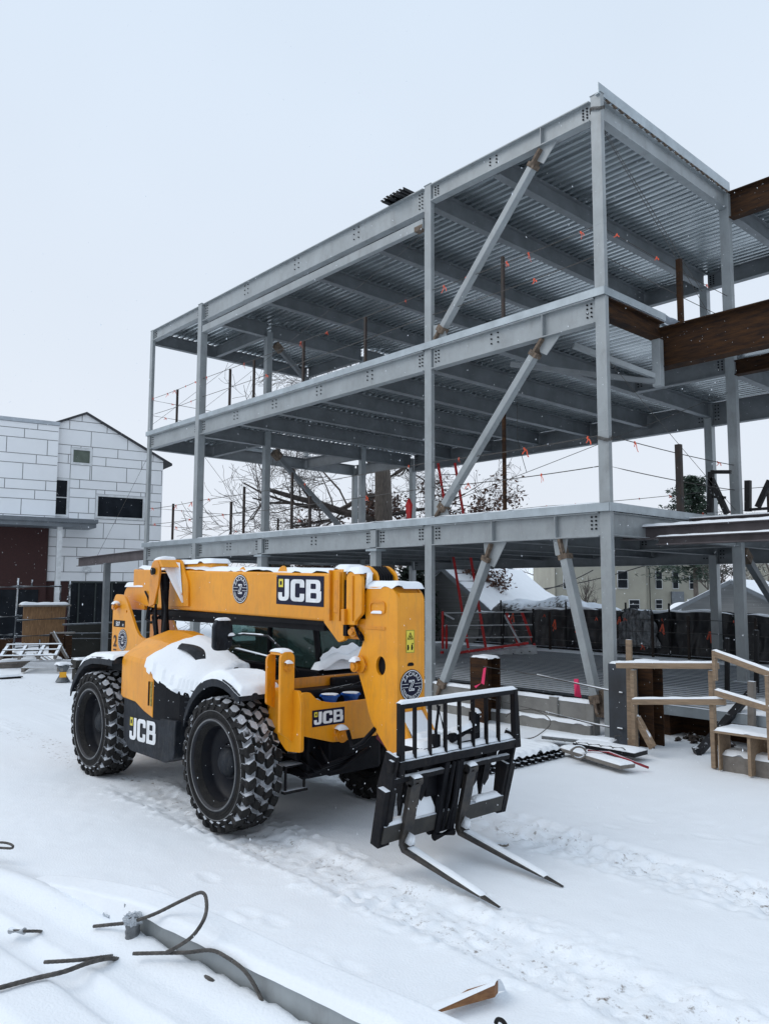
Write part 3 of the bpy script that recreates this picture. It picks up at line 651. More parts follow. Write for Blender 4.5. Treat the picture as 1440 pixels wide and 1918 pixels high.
# spare decking sheets lying on the roof edge
b = MB(); xs_ = ony(716, 372, -.2).x
for k in range(3):
    z = 10.70+.055*k; x = xs_+.03*k
    for j in range(3):
        xx = x+j*.20; y_a = -.26+.05*k; b.bx(xx, xx+.05, y_a, 1.5, z, z+.012); b.bx(xx+.05, xx+.06, y_a, 1.5, z-.05, z+.012); b.bx(xx+.06, xx+.15, y_a, 1.5, z-.05, z-.038); b.bx(xx+.15, xx+.16, y_a, 1.5, z-.05, z+.012)
o = b.build('deck_sheet_stack', BLKST, loc=(-5.6, .5, 10.68)); tag(o, 'short stack of dark corrugated deck sheets lying on the roof edge', 'metal sheets')
# beam stub on the left with its post
b = MB(); pL = ony(148, 1050, -.3); pR = ony(262, 1036, -.1)
b.ibeam((pL.x, -.3, 3.36), (XL-.1, -.05, 3.50), .18, .3); b.build('beam_stub', RUSTP, FR)
pp = ony(196, 1200, -.2)
column(pp.x, -.2, 0, 3.12, .15, .2, STEELD)
pp2 = ony(130, 1060, -.2)
# ================================================================ TELEHANDLER  (faces +x, its right side towards the camera)
TH = thing('telehandler', 'yellow telescopic handler with lowered boom and black fork carriage, parked in the snow', 'telehandler', (-1.5, -5.93, 0))
def wheel(x, y, side, first):
    # side=-1: outer face towards -y.  local frame at hub
    w = .48; o = side
    b = MB()
    prof = [(.36, -.16), (.395, -.22), (.41, -.24), (.43, -.245), (.45, -.25), (.49, -.258), (.54, -.252), (.575, -.235), (.592, -.21), (.598, -.12), (.602, 0), (.598, .12), (.592, .21), (.575, .235), (.5, .25), (.45, .24), (.40, .22), (.36, .16)]
    return prof
WH = {}
prof = wheel(0, 0, -1, True)
def build_wheel():
    hub = MB()
    # rim: deep dish, seen from -y
    hub.mi = 0
    hub.lathe([(.447, -.246), (.436, -.262), (.418, -.262), (.405, -.235), (.40, -.20), (.385, -.17), (.372, -.02), (.36, .04), (.22, .07), (.18, .05), (.172, -.01), (.16, -.02), (0.001, -.02)], n=56)
    hub.lathe([(.36, .04), (.37, .16), (.41, .23)], n=40)
    hub.mi = 1; hub.lathe([(.440, -.255), (.433, -.266), (.424, -.266), (.418, -.255)], n=56)
    hub.mi = 2; hub.lathe([(.15, -.02), (.145, -.07), (.115, -.09), (.085, -.12), (.001, -.125)], n=12)
    for k in range(10):
        a = 2*math.pi*k/10; c_ = (.20*math.cos(a), .07, .20*math.sin(a)); hub.tube([c_, (c_[0], .03, c_[2])], .017, 6)
    wo = hub.build('wheel', [RIM, RIMG, DGREY], TH, local=True, smooth=False)
    wo.data.polygons.foreach_set('use_smooth', [True]*len(wo.data.polygons))
    ty = MB(); ty.mi = 0; ty.lathe(prof, n=72)
    V = ty.V
    t2 = MB(); t2.V = ty.V; t2.F = ty.F
    m_ = []
    npf = len(prof)-1
    for i, f in enumerate(ty.F): k = i % npf; m_.append(1 if 7 <= k <= 11 else 0)
    t2.M = m_
    for rr_ in (.475, .56): t2.mi = 0; t2.lathe([(rr_-.004, -.257), (rr_, -.263), (rr_+.004, -.257)], n=72)
    t2.mi = 2; t2.lathe([(.514, -.256), (.519, -.2625), (.524, -.256)], n=72)
    tyo = t2.build('tyre', [RUB, TREAD, mat('sidewall_snow_line', (.20, .205, .21), .8, col2=(.04, .04, .042), vs=3)], wo, local=True, smooth=True)
    lg = MB(); NL = 26; rnd = random.Random(3)
    for i in range(NL):
        for row, (yc, wy, la, sk) in enumerate(((-.188, .115, .125, .35), (-.062, .105, .118, -.5), (.062, .105, .118, .5), (.188, .115, .125, -.35))):
            a0 = 2*math.pi*(i+(.5 if row in (1, 3) else 0)+(0.18 if row == 2 else 0))/NL
            # hexagonal block in (arc s, y)
            hx = [(-la/2, -wy*.28), (-la*.2, -wy/2), (la*.32, -wy/2), (la/2, wy*.2), (la*.2, wy/2), (-la*.34, wy/2)]
            if sk < 0: hx = [(-a_, b_) for a_, b_ in hx][::-1]
            n_ = len(hx); r0, r1 = .592, .648+rnd.uniform(-.003, .003)
            Vv = []
            for r, sc in ((r0, 1.06), (r1-.012, 1.0), (r1, .86)):
                for s_, yy in hx:
                    s2 = s_*sc+yy*sk*.5; y2 = yc+yy*sc; aa = a0+s2/.62
                    dr = -.012 if abs(y2) > .225 else 0
                    Vv.append(((r+dr)*math.cos(aa), y2, (r+dr)*math.sin(aa)))
            F = [(k, (k+1) % n_, n_+(k+1) % n_, n_+k) for k in range(n_)]+[(n_+k, n_+(k+1) % n_, 2*n_+(k+1) % n_, 2*n_+k) for k in range(n_)]+[tuple(range(2*n_, 3*n_))]
            lg.add(Vv, F)
        # shoulder ribs
        for sgn in (-1, 1):
            a0 = 2*math.pi*(i+(.0 if sgn < 0 else .5))/NL
            P0 = Vector((.585*math.cos(a0), sgn*.235, .585*math.sin(a0))); P1 = Vector((.535*math.cos(a0+.03), sgn*.258, .535*math.sin(a0+.03)))
            d_ = (P1-P0); lg.bar(P0, P1, .05, .03, upv=(0, sgn, 0))
    lo = lg.build('tread_blocks', RUBS, wo, local=True, smooth=False)
    return wo
w0 = build_wheel()
def lo_(x, y, z): return Vector((x+1.5, y+5.93, z))
WP = [(0.0, -6.885, -1), (-3.07, -6.885, -1), (0.0, -4.975, 1), (-3.07, -4.975, 1)]
for i, (x, y, sd_) in enumerate(WP):
    o = w0 if i == 0 else w0.copy()
    if i:
        COL.objects.link(o); o.parent = TH
        for ch in list(w0.children):
            cc = ch.copy(); COL.objects.link(cc); cc.parent = o
    o.scale = (1, .79, 1)
    o.location = lo_(x, y, .615); o.rotation_euler = (0, R(7+i*5), 0 if sd_ < 0 else math.pi)

# ---- chassis
b = MB()
b.bx(-3.7, .82, -6.28, -5.62, .52, .86); b.bx(-3.9, -2.3, -6.3, -5.56, .8, 1.3)
b.bx(-.14, .14, -6.6, -5.26, .5, .76); b.bx(-3.2, -2.94, -6.6, -5.26, .5, .76)
b.bx(-2.3, 0.7, -6.45, -5.5, .5, 1.15); b.bx(-.9, .55, -6.55, -5.4, 1.05, 1.32)
b.build('chassis', BLK, TH, bevel=.02)
b = MB()
for k in range(5): b.tube([(.45+.1*k, -6.55+.03*k, .55+.07*k), (.62+.1*k, -6.45, .5+.05*k), (.9, -6.2+.05*k, .6+.03*k), (1.1, -6.0, .8)], .018, 6)
b.tube([(1.12, -6.3, 1.0), (1.22, -6.33, .86), (1.33, -6.3, .92), (1.4, -6.2, 1.05)], .022, 6); b.build('hose', BLK, TH, smooth=True)
b = MB(); b.tube([(1.36, -6.1, 1.05), (1.36, -6.12, .95), (1.42, -6.1, .90), (1.5, -6.05, .93)], .03, 8); b.build('red_hose', mat('faded_red', (.10, .012, .025), .5), TH, smooth=True)
b = MB(); b.bx(.42, .62, -6.66, -6.42, .62, .64); b.bx(.60, .625, -6.66, -6.64, .40, .64); b.bx(.60, .625, -6.44, -6.42, .40, .64); b.bx(.58, .64, -6.68, -6.40, .38, .41)
b.tube([(.3, -6.6, .72), (.62, -6.5, .72)], .05, 10); b.build('step_bracket', BLKS, TH, bevel=.005)
# ---- engine pod (right side)
def loft(mb, st):
    n = len(st[0]); V = [p for s_ in st for p in s_]
    F = [(i*n+k, i*n+(k+1) % n, (i+1)*n+(k+1) % n, (i+1)*n+k) for i in range(len(st)-1) for k in range(n)]
    F += [tuple(range(n))[::-1], tuple((len(st)-1)*n+k for k in range(n))]
    return mb.add(V, F)
def sec(x, yo, zb, zs, zt, yi=-6.42):
    return [(x, yo, zb), (x, yo, zs-.07), (x, yo+.015, zs-.02), (x, yo+.06, zs+.015), (x, (yo+yi)/2, (zs+zt)/2+.035), (x, yi, zt), (x, -6.25, zt), (x, -6.25, zb)]
b = MB(); loft(b, [sec(-2.40, -6.93, 1.06, 1.47, 1.70), sec(-2.37, -6.99, 1.04, 1.52, 1.77), sec(-2.30, -7.0, 1.02, 1.55, 1.80), sec(-1.95, -7.0, 1.0, 1.53, 1.80), sec(-1.72, -7.0, .92, 1.52, 1.77), sec(-1.50, -7.0, .87, 1.45, 1.71)])
pod = b.build('engine_cover', YEL, TH, bevel=.012)
b = MB(); b.bx(-1.60, -1.585, -7.012, -6.99, 1.0, 1.27); b.build('grab_slot', BLK, pod)
b = MB(); b.bx(-1.555, -1.515, -7.008, -6.99, 1.0, 1.27); b.build('caution_strip', mat('faded_sticker', (.5, .35, .05), .6, col2=(.1, .08, .03), vs=40), pod)
b = MB()
def sec2(x, yo, zb, zs, zt, yi=-6.38): return sec(x, yo, zb, zs, zt, yi)
loft(b, [sec2(-1.495, -6.995, .86, 1.44, 1.70), sec2(-1.25, -6.97, .86, 1.36, 1.64), sec2(-1.0, -6.93, .88, 1.30, 1.56), sec2(-.80, -6.84, .9, 1.27, 1.50), sec2(-.55, -6.72, 1.05, 1.30, 1.43), sec2(-.1, -6.62, 1.2, 1.30, 1.38), sec2(.35, -6.58, 1.2, 1.26, 1.31)])
cowl = b.build('front_cowl', BLK, TH, bevel=.01)
b = MB()
for z in (.98, 1.04, 1.10, 1.16, 1.22): b.bar((-.96, -6.90, z), (-.80, -6.86, z), .015, .02)
b.build('grille', DGREY, cowl)
b = MB()   # lower skirt carrying the lettering
P = rpoly([(-2.30, .56), (-2.12, .42), (-1.20, .42), (-1.0, .50), (-.98, .9), (-1.48, .88), (-1.72, .92), (-1.95, 1.0), (-2.30, 1.03)], [.05, .08, .02, .05, .02, 0, 0, 0, 0])
b.prism([(x, -6.98, z) for x, z in P], (0, .55, 0)); sk = b.build('lower_skirt', DGREY, TH, bevel=.02)
b = MB(); jcb(b, (-2.10, -6.983, .555), (1, 0, .03), (0, 0, 1), .255, panel=False, mi=(0, 1, 2), st=1.16); b.build('brand_lettering', [NAVY, WHT, STY], sk)
# snow on the pod, cowl
def zpod(x, y):
    S_ = [(-2.4, 1.47, 1.70, -6.93), (-1.72, 1.52, 1.77, -7.0), (-1.5, 1.45, 1.71, -7.0), (-1.25, 1.36, 1.64, -6.97), (-1.0, 1.30, 1.56, -6.93), (-.8, 1.27, 1.50, -6.84), (-.55, 1.30, 1.43, -6.72), (-.1, 1.30, 1.38, -6.62), (.4, 1.26, 1.31, -6.58)]
    for a, b_ in zip(S_[:-1], S_[1:]):
        if a[0] <= x <= b_[0]:
            u = (x-a[0])/(b_[0]-a[0]); zs = a[1]+(b_[1]-a[1])*u; zt = a[2]+(b_[2]-a[2])*u; yo = a[3]+(b_[3]-a[3])*u
            v = max(0, min(1, (y-yo)/(-6.42-yo))); return zs+(zt-zs)*v+.035*math.sin(math.pi*v)+.01-(.10 if y < yo-.01 else 0)
    return 1.4
def podsnow(x0f, x1, th, seed, y0=-7.03, y1=-6.28):
    b = MB(); nx, ny = 70, 34
    def fn(u, v):
        y = y0+(y1-y0)*v; xs = x0f(v); x = xs+(x1-xs)*u
        if x > -1.0: y = y if y > (-6.97+.35*(x+1.0)) else (-6.97+.35*(x+1.0))
        e = min(u, 1-u)*(x1-xs); f = min(v*1.0, 1-v)*(y1-y0); w = noise.noise((x*9, y*9, seed))*.03+noise.noise((x*30, y*30, seed))*.012
        m = min(e, f)+w; k = max(0., min(1., m/(th*1.1))); k = math.sqrt(k*(2-k)) if k > 0 else 0
        return (x, y, zpod(x, y)+th*(1+.3*noise.noise((x*3, y*3, 5)))*k-(.02 if k == 0 else 0))
    b.grid(fn, nx, ny); return b
podsnow(lambda v: -1.68+.10*v, -.62, .034, 2).build('snow_cover', SNOW, cowl, smooth=True)
b = MB(); P = []
for k in range(15):
    u = k/14; x = -1.50+.50*u; P.append((x, -6.72+.05*u, zpod(x, -6.65)+.035+.05*math.sin(math.pi*u)))
V = []
for (x, y, z) in P: V += [(x, y-.02, z-.05), (x, y+.06, z+.008), (x, y+.20, z-.012)]
b.add(V, [(3*i+j, 3*i+j+1, 3*i+j+4, 3*i+j+3) for i in range(14) for j in range(2)]); b.build('air_scoop', DGREY, cowl, smooth=True)
# ---- fenders
def fender(prof, y0, y1, th=.03, seed=0, snow=.085, k0=2):
    b = MB(); n = len(prof)
    for i in range(n-1):
        (x0, z0), (x1, z1) = prof[i], prof[i+1]; b.add([(x0, y0, z0), (x1, y0, z1), (x1, y1, z1), (x0, y1, z0), (x0, y0, z0-th), (x1, y0, z1-th), (x1, y1, z1-th), (x0, y1, z0-th)], [(0, 1, 2, 3), (7, 6, 5, 4), (0, 4, 5, 1), (3, 2, 6, 7)])
        b.add([(x0, y0-.004, z0+.004), (x1, y0-.004, z1+.004), (x1, y0-.004, z1-.085), (x0, y0-.004, z0-.085), (x0, y0+.012, z0+.004), (x1, y0+.012, z1+.004), (x1, y0+.012, z1-.085), (x0, y0+.012, z0-.085)], [(0, 1, 2, 3), (4, 5, 6, 7), (0, 1, 5, 4), (3, 2, 6, 7)])
    (x0, z0), (x1, z1) = prof[0], prof[-1]
    b.bx(x1-.01, x1+.008, y0, y1, z1-.06, z1+.002)
    f = b.build('fender', DGREY, TH, smooth=False)
    def base(x, y):
        for (a0, c0), (a1, c1) in zip(prof[:-1], prof[1:]):
            if a0 <= x <= a1: return c0+(c1-c0)*(x-a0)/(a1-a0)
        return prof[-1][1]
    s_ = MB(); snowpad(s_, base, prof[k0][0], prof[-1][0]+.02, y0-.01, y1+.0, snow, nx=60, ny=50, wob=.26, seed=seed); s_.build('snow_cover', SNOW, f, smooth=True)
arc = lambda cx, cz, r, a0, a1, n, rz=None: [(cx+r*math.cos(R(a0+(a1-a0)*k/(n-1))), cz+(rz or r)*math.sin(R(a0+(a1-a0)*k/(n-1)))) for k in range(n)]
FP = arc(0.05, .70, .70, 158, 62, 12, .76)+[(.47, 1.335)]
fender(FP, -7.09, -6.60, seed=3, snow=.068, k0=5)
RP = [(-3.72, .98), (-3.62, 1.14), (-3.45, 1.30), (-3.28, 1.40), (-3.05, 1.455), (-2.75, 1.47), (-2.42, 1.47)]
fender(RP, -7.09, -6.45, seed=5, snow=.055, k0=2)
fender([(x, z) for x, z in FP], -5.35, -4.78, seed=6); fender(RP, -5.4, -4.78, seed=8)
b = MB(); b.bx(-3.0, -2.42, -6.9, -6.4, 1.30, 1.44); b.bx(-3.5, -2.4, -6.55, -6.3, .8, 1.4); b.build('inner_fender', BLK, TH)
# ---- front frame with the tank plate
b = MB(); X0 = .90
P = rpoly([(-6.69, 1.36), (-6.69, .97), (-6.30, .86), (-5.56, .86), (-5.17, .97), (-5.17, 1.36), (-5.27, 1.36), (-5.55, 1.23), (-6.3, 1.23), (-6.5, 1.28), (-6.58, 1.36)], [.03, .03, .04, .04, .03, .03, .02, .12, .12, .05, .03])
b.prism([(X0, y, z) for y, z in P], (-.04, 0, 0)); nose = b.build('front_plate', YEL, TH, bevel=.006)
b = MB(); jcb(b, (.902, -6.54, 1.05), (0, 1, 0.0), (0, 0, 1), .118, mi=(0, 1, 2), st=1.32); b.build('brand_lettering', [NAVY, WHT, STY], nose)
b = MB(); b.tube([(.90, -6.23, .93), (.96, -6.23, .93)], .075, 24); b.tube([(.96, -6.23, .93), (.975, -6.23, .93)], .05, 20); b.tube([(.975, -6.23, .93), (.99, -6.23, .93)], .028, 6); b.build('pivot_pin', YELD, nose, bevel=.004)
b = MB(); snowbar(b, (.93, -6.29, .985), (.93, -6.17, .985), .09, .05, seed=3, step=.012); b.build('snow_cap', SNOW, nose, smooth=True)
for y0, y1 in ((-6.71, -6.67), (-5.19, -5.15)):
    b = MB(); P = rpoly([(.50, 1.38), (.88, 1.38), (.93, 1.25), (.93, .82), (.70, .80), (.35, 1.05)], .03); b.prism([(x, y0, z) for x, z in P], (0, y1-y0, 0)); b.build('side_plate', YEL, TH, bevel=.005)
b = MB(); b.bx(.30, .86, -6.6, -5.3, 1.09, 1.11); b.bx(.30, .33, -6.66, -5.2, 1.0, 1.42); b.build('well_floor', YELD, TH)
# upright twin posts with the steering/stabiliser pin
for y0, y1, x0, x1, zt in ((-6.845, -6.685, .64, .76, 1.74),):
    b = MB(); P = rpoly([(-6.855, 1.0), (-6.855, zt-.04), (-6.82, zt), (-6.73, zt), (-6.695, zt-.04), (-6.695, 1.38), (-6.62, 1.30), (-6.62, .92), (-6.68, .88)], [0, .03, .03, .03, .03, 0, 0, 0, 0])
    b.prism([(.80, y, z) for y, z in P], (-.035, 0, 0)); up_ = b.build('pin_bracket', YEL, TH, bevel=.005)
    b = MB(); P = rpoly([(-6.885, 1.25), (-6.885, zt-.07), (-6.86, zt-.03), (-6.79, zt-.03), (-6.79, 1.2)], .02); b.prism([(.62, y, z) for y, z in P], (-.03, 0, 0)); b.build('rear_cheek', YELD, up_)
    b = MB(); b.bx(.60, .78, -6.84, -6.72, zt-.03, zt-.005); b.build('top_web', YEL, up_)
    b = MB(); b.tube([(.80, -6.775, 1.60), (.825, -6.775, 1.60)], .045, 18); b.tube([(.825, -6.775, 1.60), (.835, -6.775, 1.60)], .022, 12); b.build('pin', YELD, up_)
    b = MB(); snowbar(b, (.69, -6.85, zt-.004), (.69, -6.70, zt-.004), .2, .035, seed=1, step=.015); snowbar(b, (.82, -6.82, 1.64), (.82, -6.74, 1.64), .05, .035, seed=2, step=.012); b.build('snow_cap', SNOW, up_, smooth=True)
b = MB(); b.mi = 0; b.mesh2d(fill2d([rpoly([(0, 0), (.024, 0), (.024, .13), (0, .13)], .003)]), (.803, -6.66, 1.16), (0, 1, 0), (0, 0, 1)); b.mi = 1
for k in range(5): b.mesh2d(fill2d([[(.006, .012+.024*k), (.018, .012+.024*k), (.018, .024+.024*k), (.006, .024+.024*k)]]), (.8045, -6.66, 1.16), (0, 1, 0), (0, 0, 1))
b.build('small_sticker', [WHT, NAVY], up_)
# black hood sloping from the cab to the nose
b = MB(); b.prism([(.10, -6.5, 1.33), (.82, -6.5, 1.08), (.82, -6.5, 1.0), (.10, -6.5, 1.0)], (0, .34, 0)); b.build('side_hood', BLK, TH, bevel=.015)
b = MB(); snowpad(b, lambda x, y: 1.35-(x-.1)*.35, .12, .80, -6.5, -6.18, .045, seed=14); b.build('snow_cover', SNOW, TH, smooth=True)

# ---- boom
b = MB(); yb0, yb1 = -6.18, -5.86
P = [(-3.92, 2.60), (.80, 2.49), (.80, 2.00), (-3.4, 2.06), (-3.92, 2.14)]
b.prism([(x, yb0, z) for x, z in P], (0, yb1-yb0, 0)); boom = b.build('boom', YEL, TH, bevel=.022)
b = MB(); b.bx(-3.4, .75, yb0+.03, yb1-.01, 1.96, 2.03); b.bx(-3.2, .5, yb0+.06, yb1-.06, 1.90, 1.98); b.build('hose_tray', BLK, boom)
b = MB(); jcb(b, (-.235, yb0-.001, 2.205), (1, 0, -.022), (0, 0, 1), .235, pad=.17, mi=(0, 1, 2), st=1.44); b.build('brand_panel', [NAVY, WHT, STY], boom)
b = MB(); badge(b, (-1.02, yb0-.001, 2.325), (1, 0, -.02), (0, 0, 1), .17); b.build('company_badge', [NAVY, WHT], boom)
b = MB(); snowpad(b, lambda x, y: 2.51-(x+.0)*.0235, -3.8, .74, yb0+.01, yb1-.01, .05, nx=60, ny=10, seed=5); b.build('snow_cover', SNOW, boom, smooth=True)
for x in (-1.02, .0-.2): 
    b = MB(); b.prism([(x-.10, yb0+.02, 2.515), (x+.10, yb0+.02, 2.51), (x+.05, yb0+.02, 2.56), (x, yb0+.02, 2.585), (x-.05, yb0+.02, 2.565)], (0, .03, 0)); b.build('lifting_lug', YEL, boom, bevel=.004)
# top cover with snow near the rear
b = MB(); b.bx(-3.2, -1.75, -6.14, -5.9, 2.55, 2.66); b.build('boom_top_cover', YEL, boom, bevel=.03)
b = MB(); snowpad(b, 2.655, -3.22, -1.72, -6.17, -5.88, .05, nx=44, ny=12, seed=8); b.build('snow_cover', SNOW, boom, smooth=True)
# rear end cover
b = MB(); P = rpoly([(-4.22, 2.02), (-4.24, 2.26), (-4.14, 2.36), (-3.62, 2.36), (-3.56, 2.28), (-3.56, 2.02)], [.02, .05, .06, .06, .05, .02]); b.prism([(x, -6.17, z) for x, z in P], (0, .32, 0)); ec = b.build('boom_end_cover', YEL, boom, bevel=.02)
b = MB(); snowpad(b, 2.355, -4.18, -3.58, -6.19, -5.86, .06, nx=26, ny=14, seed=9); b.build('snow_cap', SNOW, ec, smooth=True)
# lift cylinder and its horn bracket
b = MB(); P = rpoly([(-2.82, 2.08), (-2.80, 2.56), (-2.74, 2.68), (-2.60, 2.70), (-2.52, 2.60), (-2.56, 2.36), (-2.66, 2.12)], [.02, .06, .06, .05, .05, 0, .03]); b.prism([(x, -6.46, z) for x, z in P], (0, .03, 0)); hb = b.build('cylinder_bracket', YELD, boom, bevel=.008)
b = MB(); P = rpoly([(-2.78, 2.08), (-2.78, 2.58), (-2.66, 2.71), (-2.44, 2.70), (-2.24, 2.40), (-2.22, 2.10)], [0, .05, .06, .05, .03, 0]); b.prism([(x, yb0-.028, z) for x, z in P], (0, .03, 0)); b.build('inner_cheek', YEL, hb, bevel=.006)
b = MB(); b.mesh2d(fill2d([circ(0, 0, .05, 24), circ(0, 0, .042, 24)], .012), (-2.42, yb0-.035, 2.24), (1, 0, 0), (0, 0, 1)); b.mesh2d(fill2d([circ(0, 0, .035, 24), circ(0, 0, .028, 24)], .012), (-2.47, yb0-.035, 2.42), (1, 0, 0), (0, 0, 1)); b.build('bolt_ring', YELD, hb)
b = MB(); P = [(-2.80, 2.60), (-2.72, 2.695), (-2.55, 2.70), (-2.45, 2.60)]; b.prism([(x, -6.45, z) for x, z in P], (0, .27, 0)); b.build('top_strap', YEL, hb, bevel=.01)
b = MB(); b.tube([(-2.68, -6.49, 2.55), (-2.68, -6.15, 2.55)], .05, 18); b.tube([(-2.68, -6.50, 2.55), (-2.68, -6.48, 2.55)], .03, 14); b.build('pin', DGREY, hb)
b = MB()
def hs(u, v):
    wd_ = .26*(1-.8*max(0, (u-.25)/.75)); y = -6.18-wd_*(1-v); x = -2.76+.42*u; zt = 2.70-max(0, u-.35)*.85; k = math.sqrt(max(0, 1-(2*u-1)**4))*math.sqrt(max(0, 1-(2*v-1)**6))
    return (x, y, zt+.05*k+.012*noise.noise((x*12, y*12, 0))-.006)
b.grid(hs, 22, 14)
V = [( -2.52+.17*(1-k/6.)*j, -6.20-.01*j, 2.62-.40*k/6-.0*j) for k in range(7) for j in (0, 1)]
b.add([(-2.58, -6.25, 2.68), (-2.44, -6.22, 2.66), (-2.36, -6.215, 2.22), (-2.38, -6.215, 2.15), (-2.44, -6.225, 2.22), (-2.55, -6.25, 2.45)], [(0, 1, 2, 3, 4, 5)])
b.build('snow_cap', SNOW, hb, smooth=True)
b = MB(); b.tube([(-2.66, -6.32, 2.52), (-2.58, -6.32, 1.55)], .075, 18); b.build('lift_cylinder', BLK, TH, smooth=False)
b = MB(); b.tube([(-2.50, -6.40, 2.30), (-2.44, -6.40, 2.1), (-2.42, -6.38, 1.7)], .016, 6); b.tube([(-2.8, -6.36, 2.40), (-2.85, -6.34, 2.0), (-2.75, -6.34, 1.6)], .02, 6)
b.tube([(-2.98, -6.3, 1.95), (-2.9, -6.33, 1.9), (-2.84, -6.33, 1.75), (-2.84, -6.33, 1.5)], .03, 8); b.tube([(-3.35, -6.2, 2.08), (-3.3, -6.25, 1.9), (-3.15, -6.25, 1.86), (-3.0, -6.2, 1.95)], .018, 6)
for k in range(4): b.tube([(-3.55, -6.12+.05*k, 2.2), (-3.47, -6.2+.05*k, 2.28), (-3.38, -6.2+.05*k, 2.2), (-3.36, -6.15, 2.0)], .014, 6)
b.build('hose', BLK, TH, smooth=True)
b = MB(); b.bx(-2.725, -2.70, -6.397, -6.38, 2.12, 2.30); b.build('yellow_tag', STY, TH)
# rear pivot plates
for y0 in (-6.34, -5.76):
    b = MB(); V, F = fill2d([rpoly([(-4.17, 1.1), (-4.16, 2.14), (-4.08, 2.24), (-3.82, 2.23), (-3.70, 2.14), (-3.38, 1.76), (-3.26, 1.67), (-2.9, 1.63), (-2.7, 1.2)], [0, .06, .05, .08, .06, .05, .08, 0, 0]), circ(-3.70, 2.0, .022, 12)], .035)
    b.mesh2d((V, F), (0, y0, 0), (1, 0, 0), (0, 0, 1)); pl = b.build('pivot_plate', YEL, TH, bevel=.006)
    if y0 < -6:
        b = MB(); b.tube([(-3.97, -6.43, 2.06), (-3.97, -6.3, 2.06)], .055, 18); b.tube([(-3.97, -6.45, 2.06), (-3.97, -6.43, 2.06)], .035, 14); b.build('pivot_pin', YELD, pl)
        b = MB(); snowbar(b, (-4.02, -6.40, 2.105), (-3.92, -6.40, 2.105), .10, .05, seed=4, step=.012); b.build('snow_cap', SNOW, pl, smooth=True)
        b = MB(); badge(b, (-3.80, -6.3585, 1.60), (1, 0, 0), (0, 0, 1), .15); b.build('company_badge', [NAVY, WHT], pl)
        b = MB(); b.mi = 0; b.mesh2d(fill2d([[(-4.12, 1.775), (-3.74, 1.775), (-3.74, 1.87), (-4.12, 1.87)]]), (0, -6.360, 0), (1, 0, 0), (0, 0, 1)); b.mi = 1; text(b, '507', (-4.03, -6.361, 1.792), (1, 0, 0), (0, 0, 1), .082, .03, lift=.003); text(b, '42', (-3.82, -6.361, 1.792), (1, 0, 0), (0, 0, 1), .045, .02, lift=.003)
        b.build('model_label', [BLK, WHT], pl)
        b = MB(); text(b, '2', (-4.10, -6.361, 1.50), (1, 0, 0), (0, 0, 1), .22, .03, lift=.003); b.bx(-4.10, -4.0, -6.363, -6.361, 1.44, 1.46); b.build('fleet_number', mat('dark_brown_mark', (.06, .02, .01), .6), pl)
b = MB(); b.bx(-4.17, -3.1, -6.34, -5.76, .9, 1.5); b.bx(-4.25, -3.7, -6.5, -5.4, .7, 1.15); b.build('rear_counterweight', YELD, TH, bevel=.03)
# ---- boom tip collars and pad plates
bt = MB(); P = rpoly([(.66, 2.0), (.70, 2.18), (.76, 2.52), (.96, 2.53), (.97, 2.0), (1.0, 1.84), (.90, 1.81)], [.02, .02, .05, .03, .02, .03, .02])
bt.prism([(x, -6.25, z) for x, z in P], (0, .05, 0)); tip = bt.build('boom_collar', YEL, TH, bevel=.008)
b = MB(); b.prism([(x, -5.85, z) for x, z in P], (0, .05, 0)); b.build('far_cheek', YEL, tip, bevel=.008)
b = MB(); b.bx(.78, .80, -6.285, -6.24, 2.02, 2.52); b.bx(.93, .955, -6.285, -6.24, 2.02, 2.50); b.bx(.83, .90, -6.26, -6.25, 2.1, 2.42); b.build('collar_rib', YELD, tip, bevel=.004)
b = MB(); b.bx(.98, 1.02, -6.24, -5.80, 2.05, 2.42); b.bx(.5, 1.2, -6.14, -5.9, 2.08, 2.44); b.build('inner_boom', BLK, tip)
b = MB(); P = rpoly([(1.04, 1.99), (1.04, 2.46), (1.08, 2.50), (1.22, 2.50), (1.27, 2.44), (1.27, 2.10), (1.17, 2.02), (1.17, 1.99)], [.01, .03, .03, .03, .03, .02, .01, .01]); b.prism([(x, -6.27, z) for x, z in P], (0, .045, 0)); pc = b.build('pad_plate', YEL, tip, bevel=.008)
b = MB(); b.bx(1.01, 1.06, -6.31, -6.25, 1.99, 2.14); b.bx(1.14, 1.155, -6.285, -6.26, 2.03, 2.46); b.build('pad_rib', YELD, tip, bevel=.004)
b = MB(); P = rpoly([(.98, 2.36), (1.0, 2.545), (1.10, 2.56), (1.18, 2.56), (1.29, 2.49), (1.31, 2.40), (1.25, 2.36)], [.02, .04, .02, .05, .04, .03, 0]); b.prism([(x, -6.10, z) for x, z in P], (0, .03, 0)); b.prism([(x+.03, -5.88, z-.0) for x, z in P], (0, .03, 0)); b.build('hose_guard', YEL, tip, bevel=.006)
b = MB()
for k in range(5): b.tube([(1.0, -6.05+.035*k, 2.46), (1.1, -6.05+.035*k, 2.54), (1.2, -6.05+.035*k, 2.545), (1.3, -6.05+.035*k, 2.46), (1.31, -6.05+.035*k, 2.3)], .015, 6)
b.build('hose_bundle', BLK, tip, smooth=True)
b = MB(); b.tube([(1.10, -6.24, 1.92), (1.10, -5.8, 1.92)], .055, 16); b.tube([(1.10, -6.27, 1.92), (1.10, -6.24, 1.92)], .035, 14); b.bx(.95, 1.25, -6.2, -5.85, 1.85, 2.05); b.build('tip_pin', YELD, tip, bevel=.01)
b = MB()
for k in range(3): b.tube([(1.12, -6.22+.04*k, 1.98), (1.2, -6.25+.04*k, 1.9), (1.24, -6.23+.04*k, 1.84)], .015, 6)
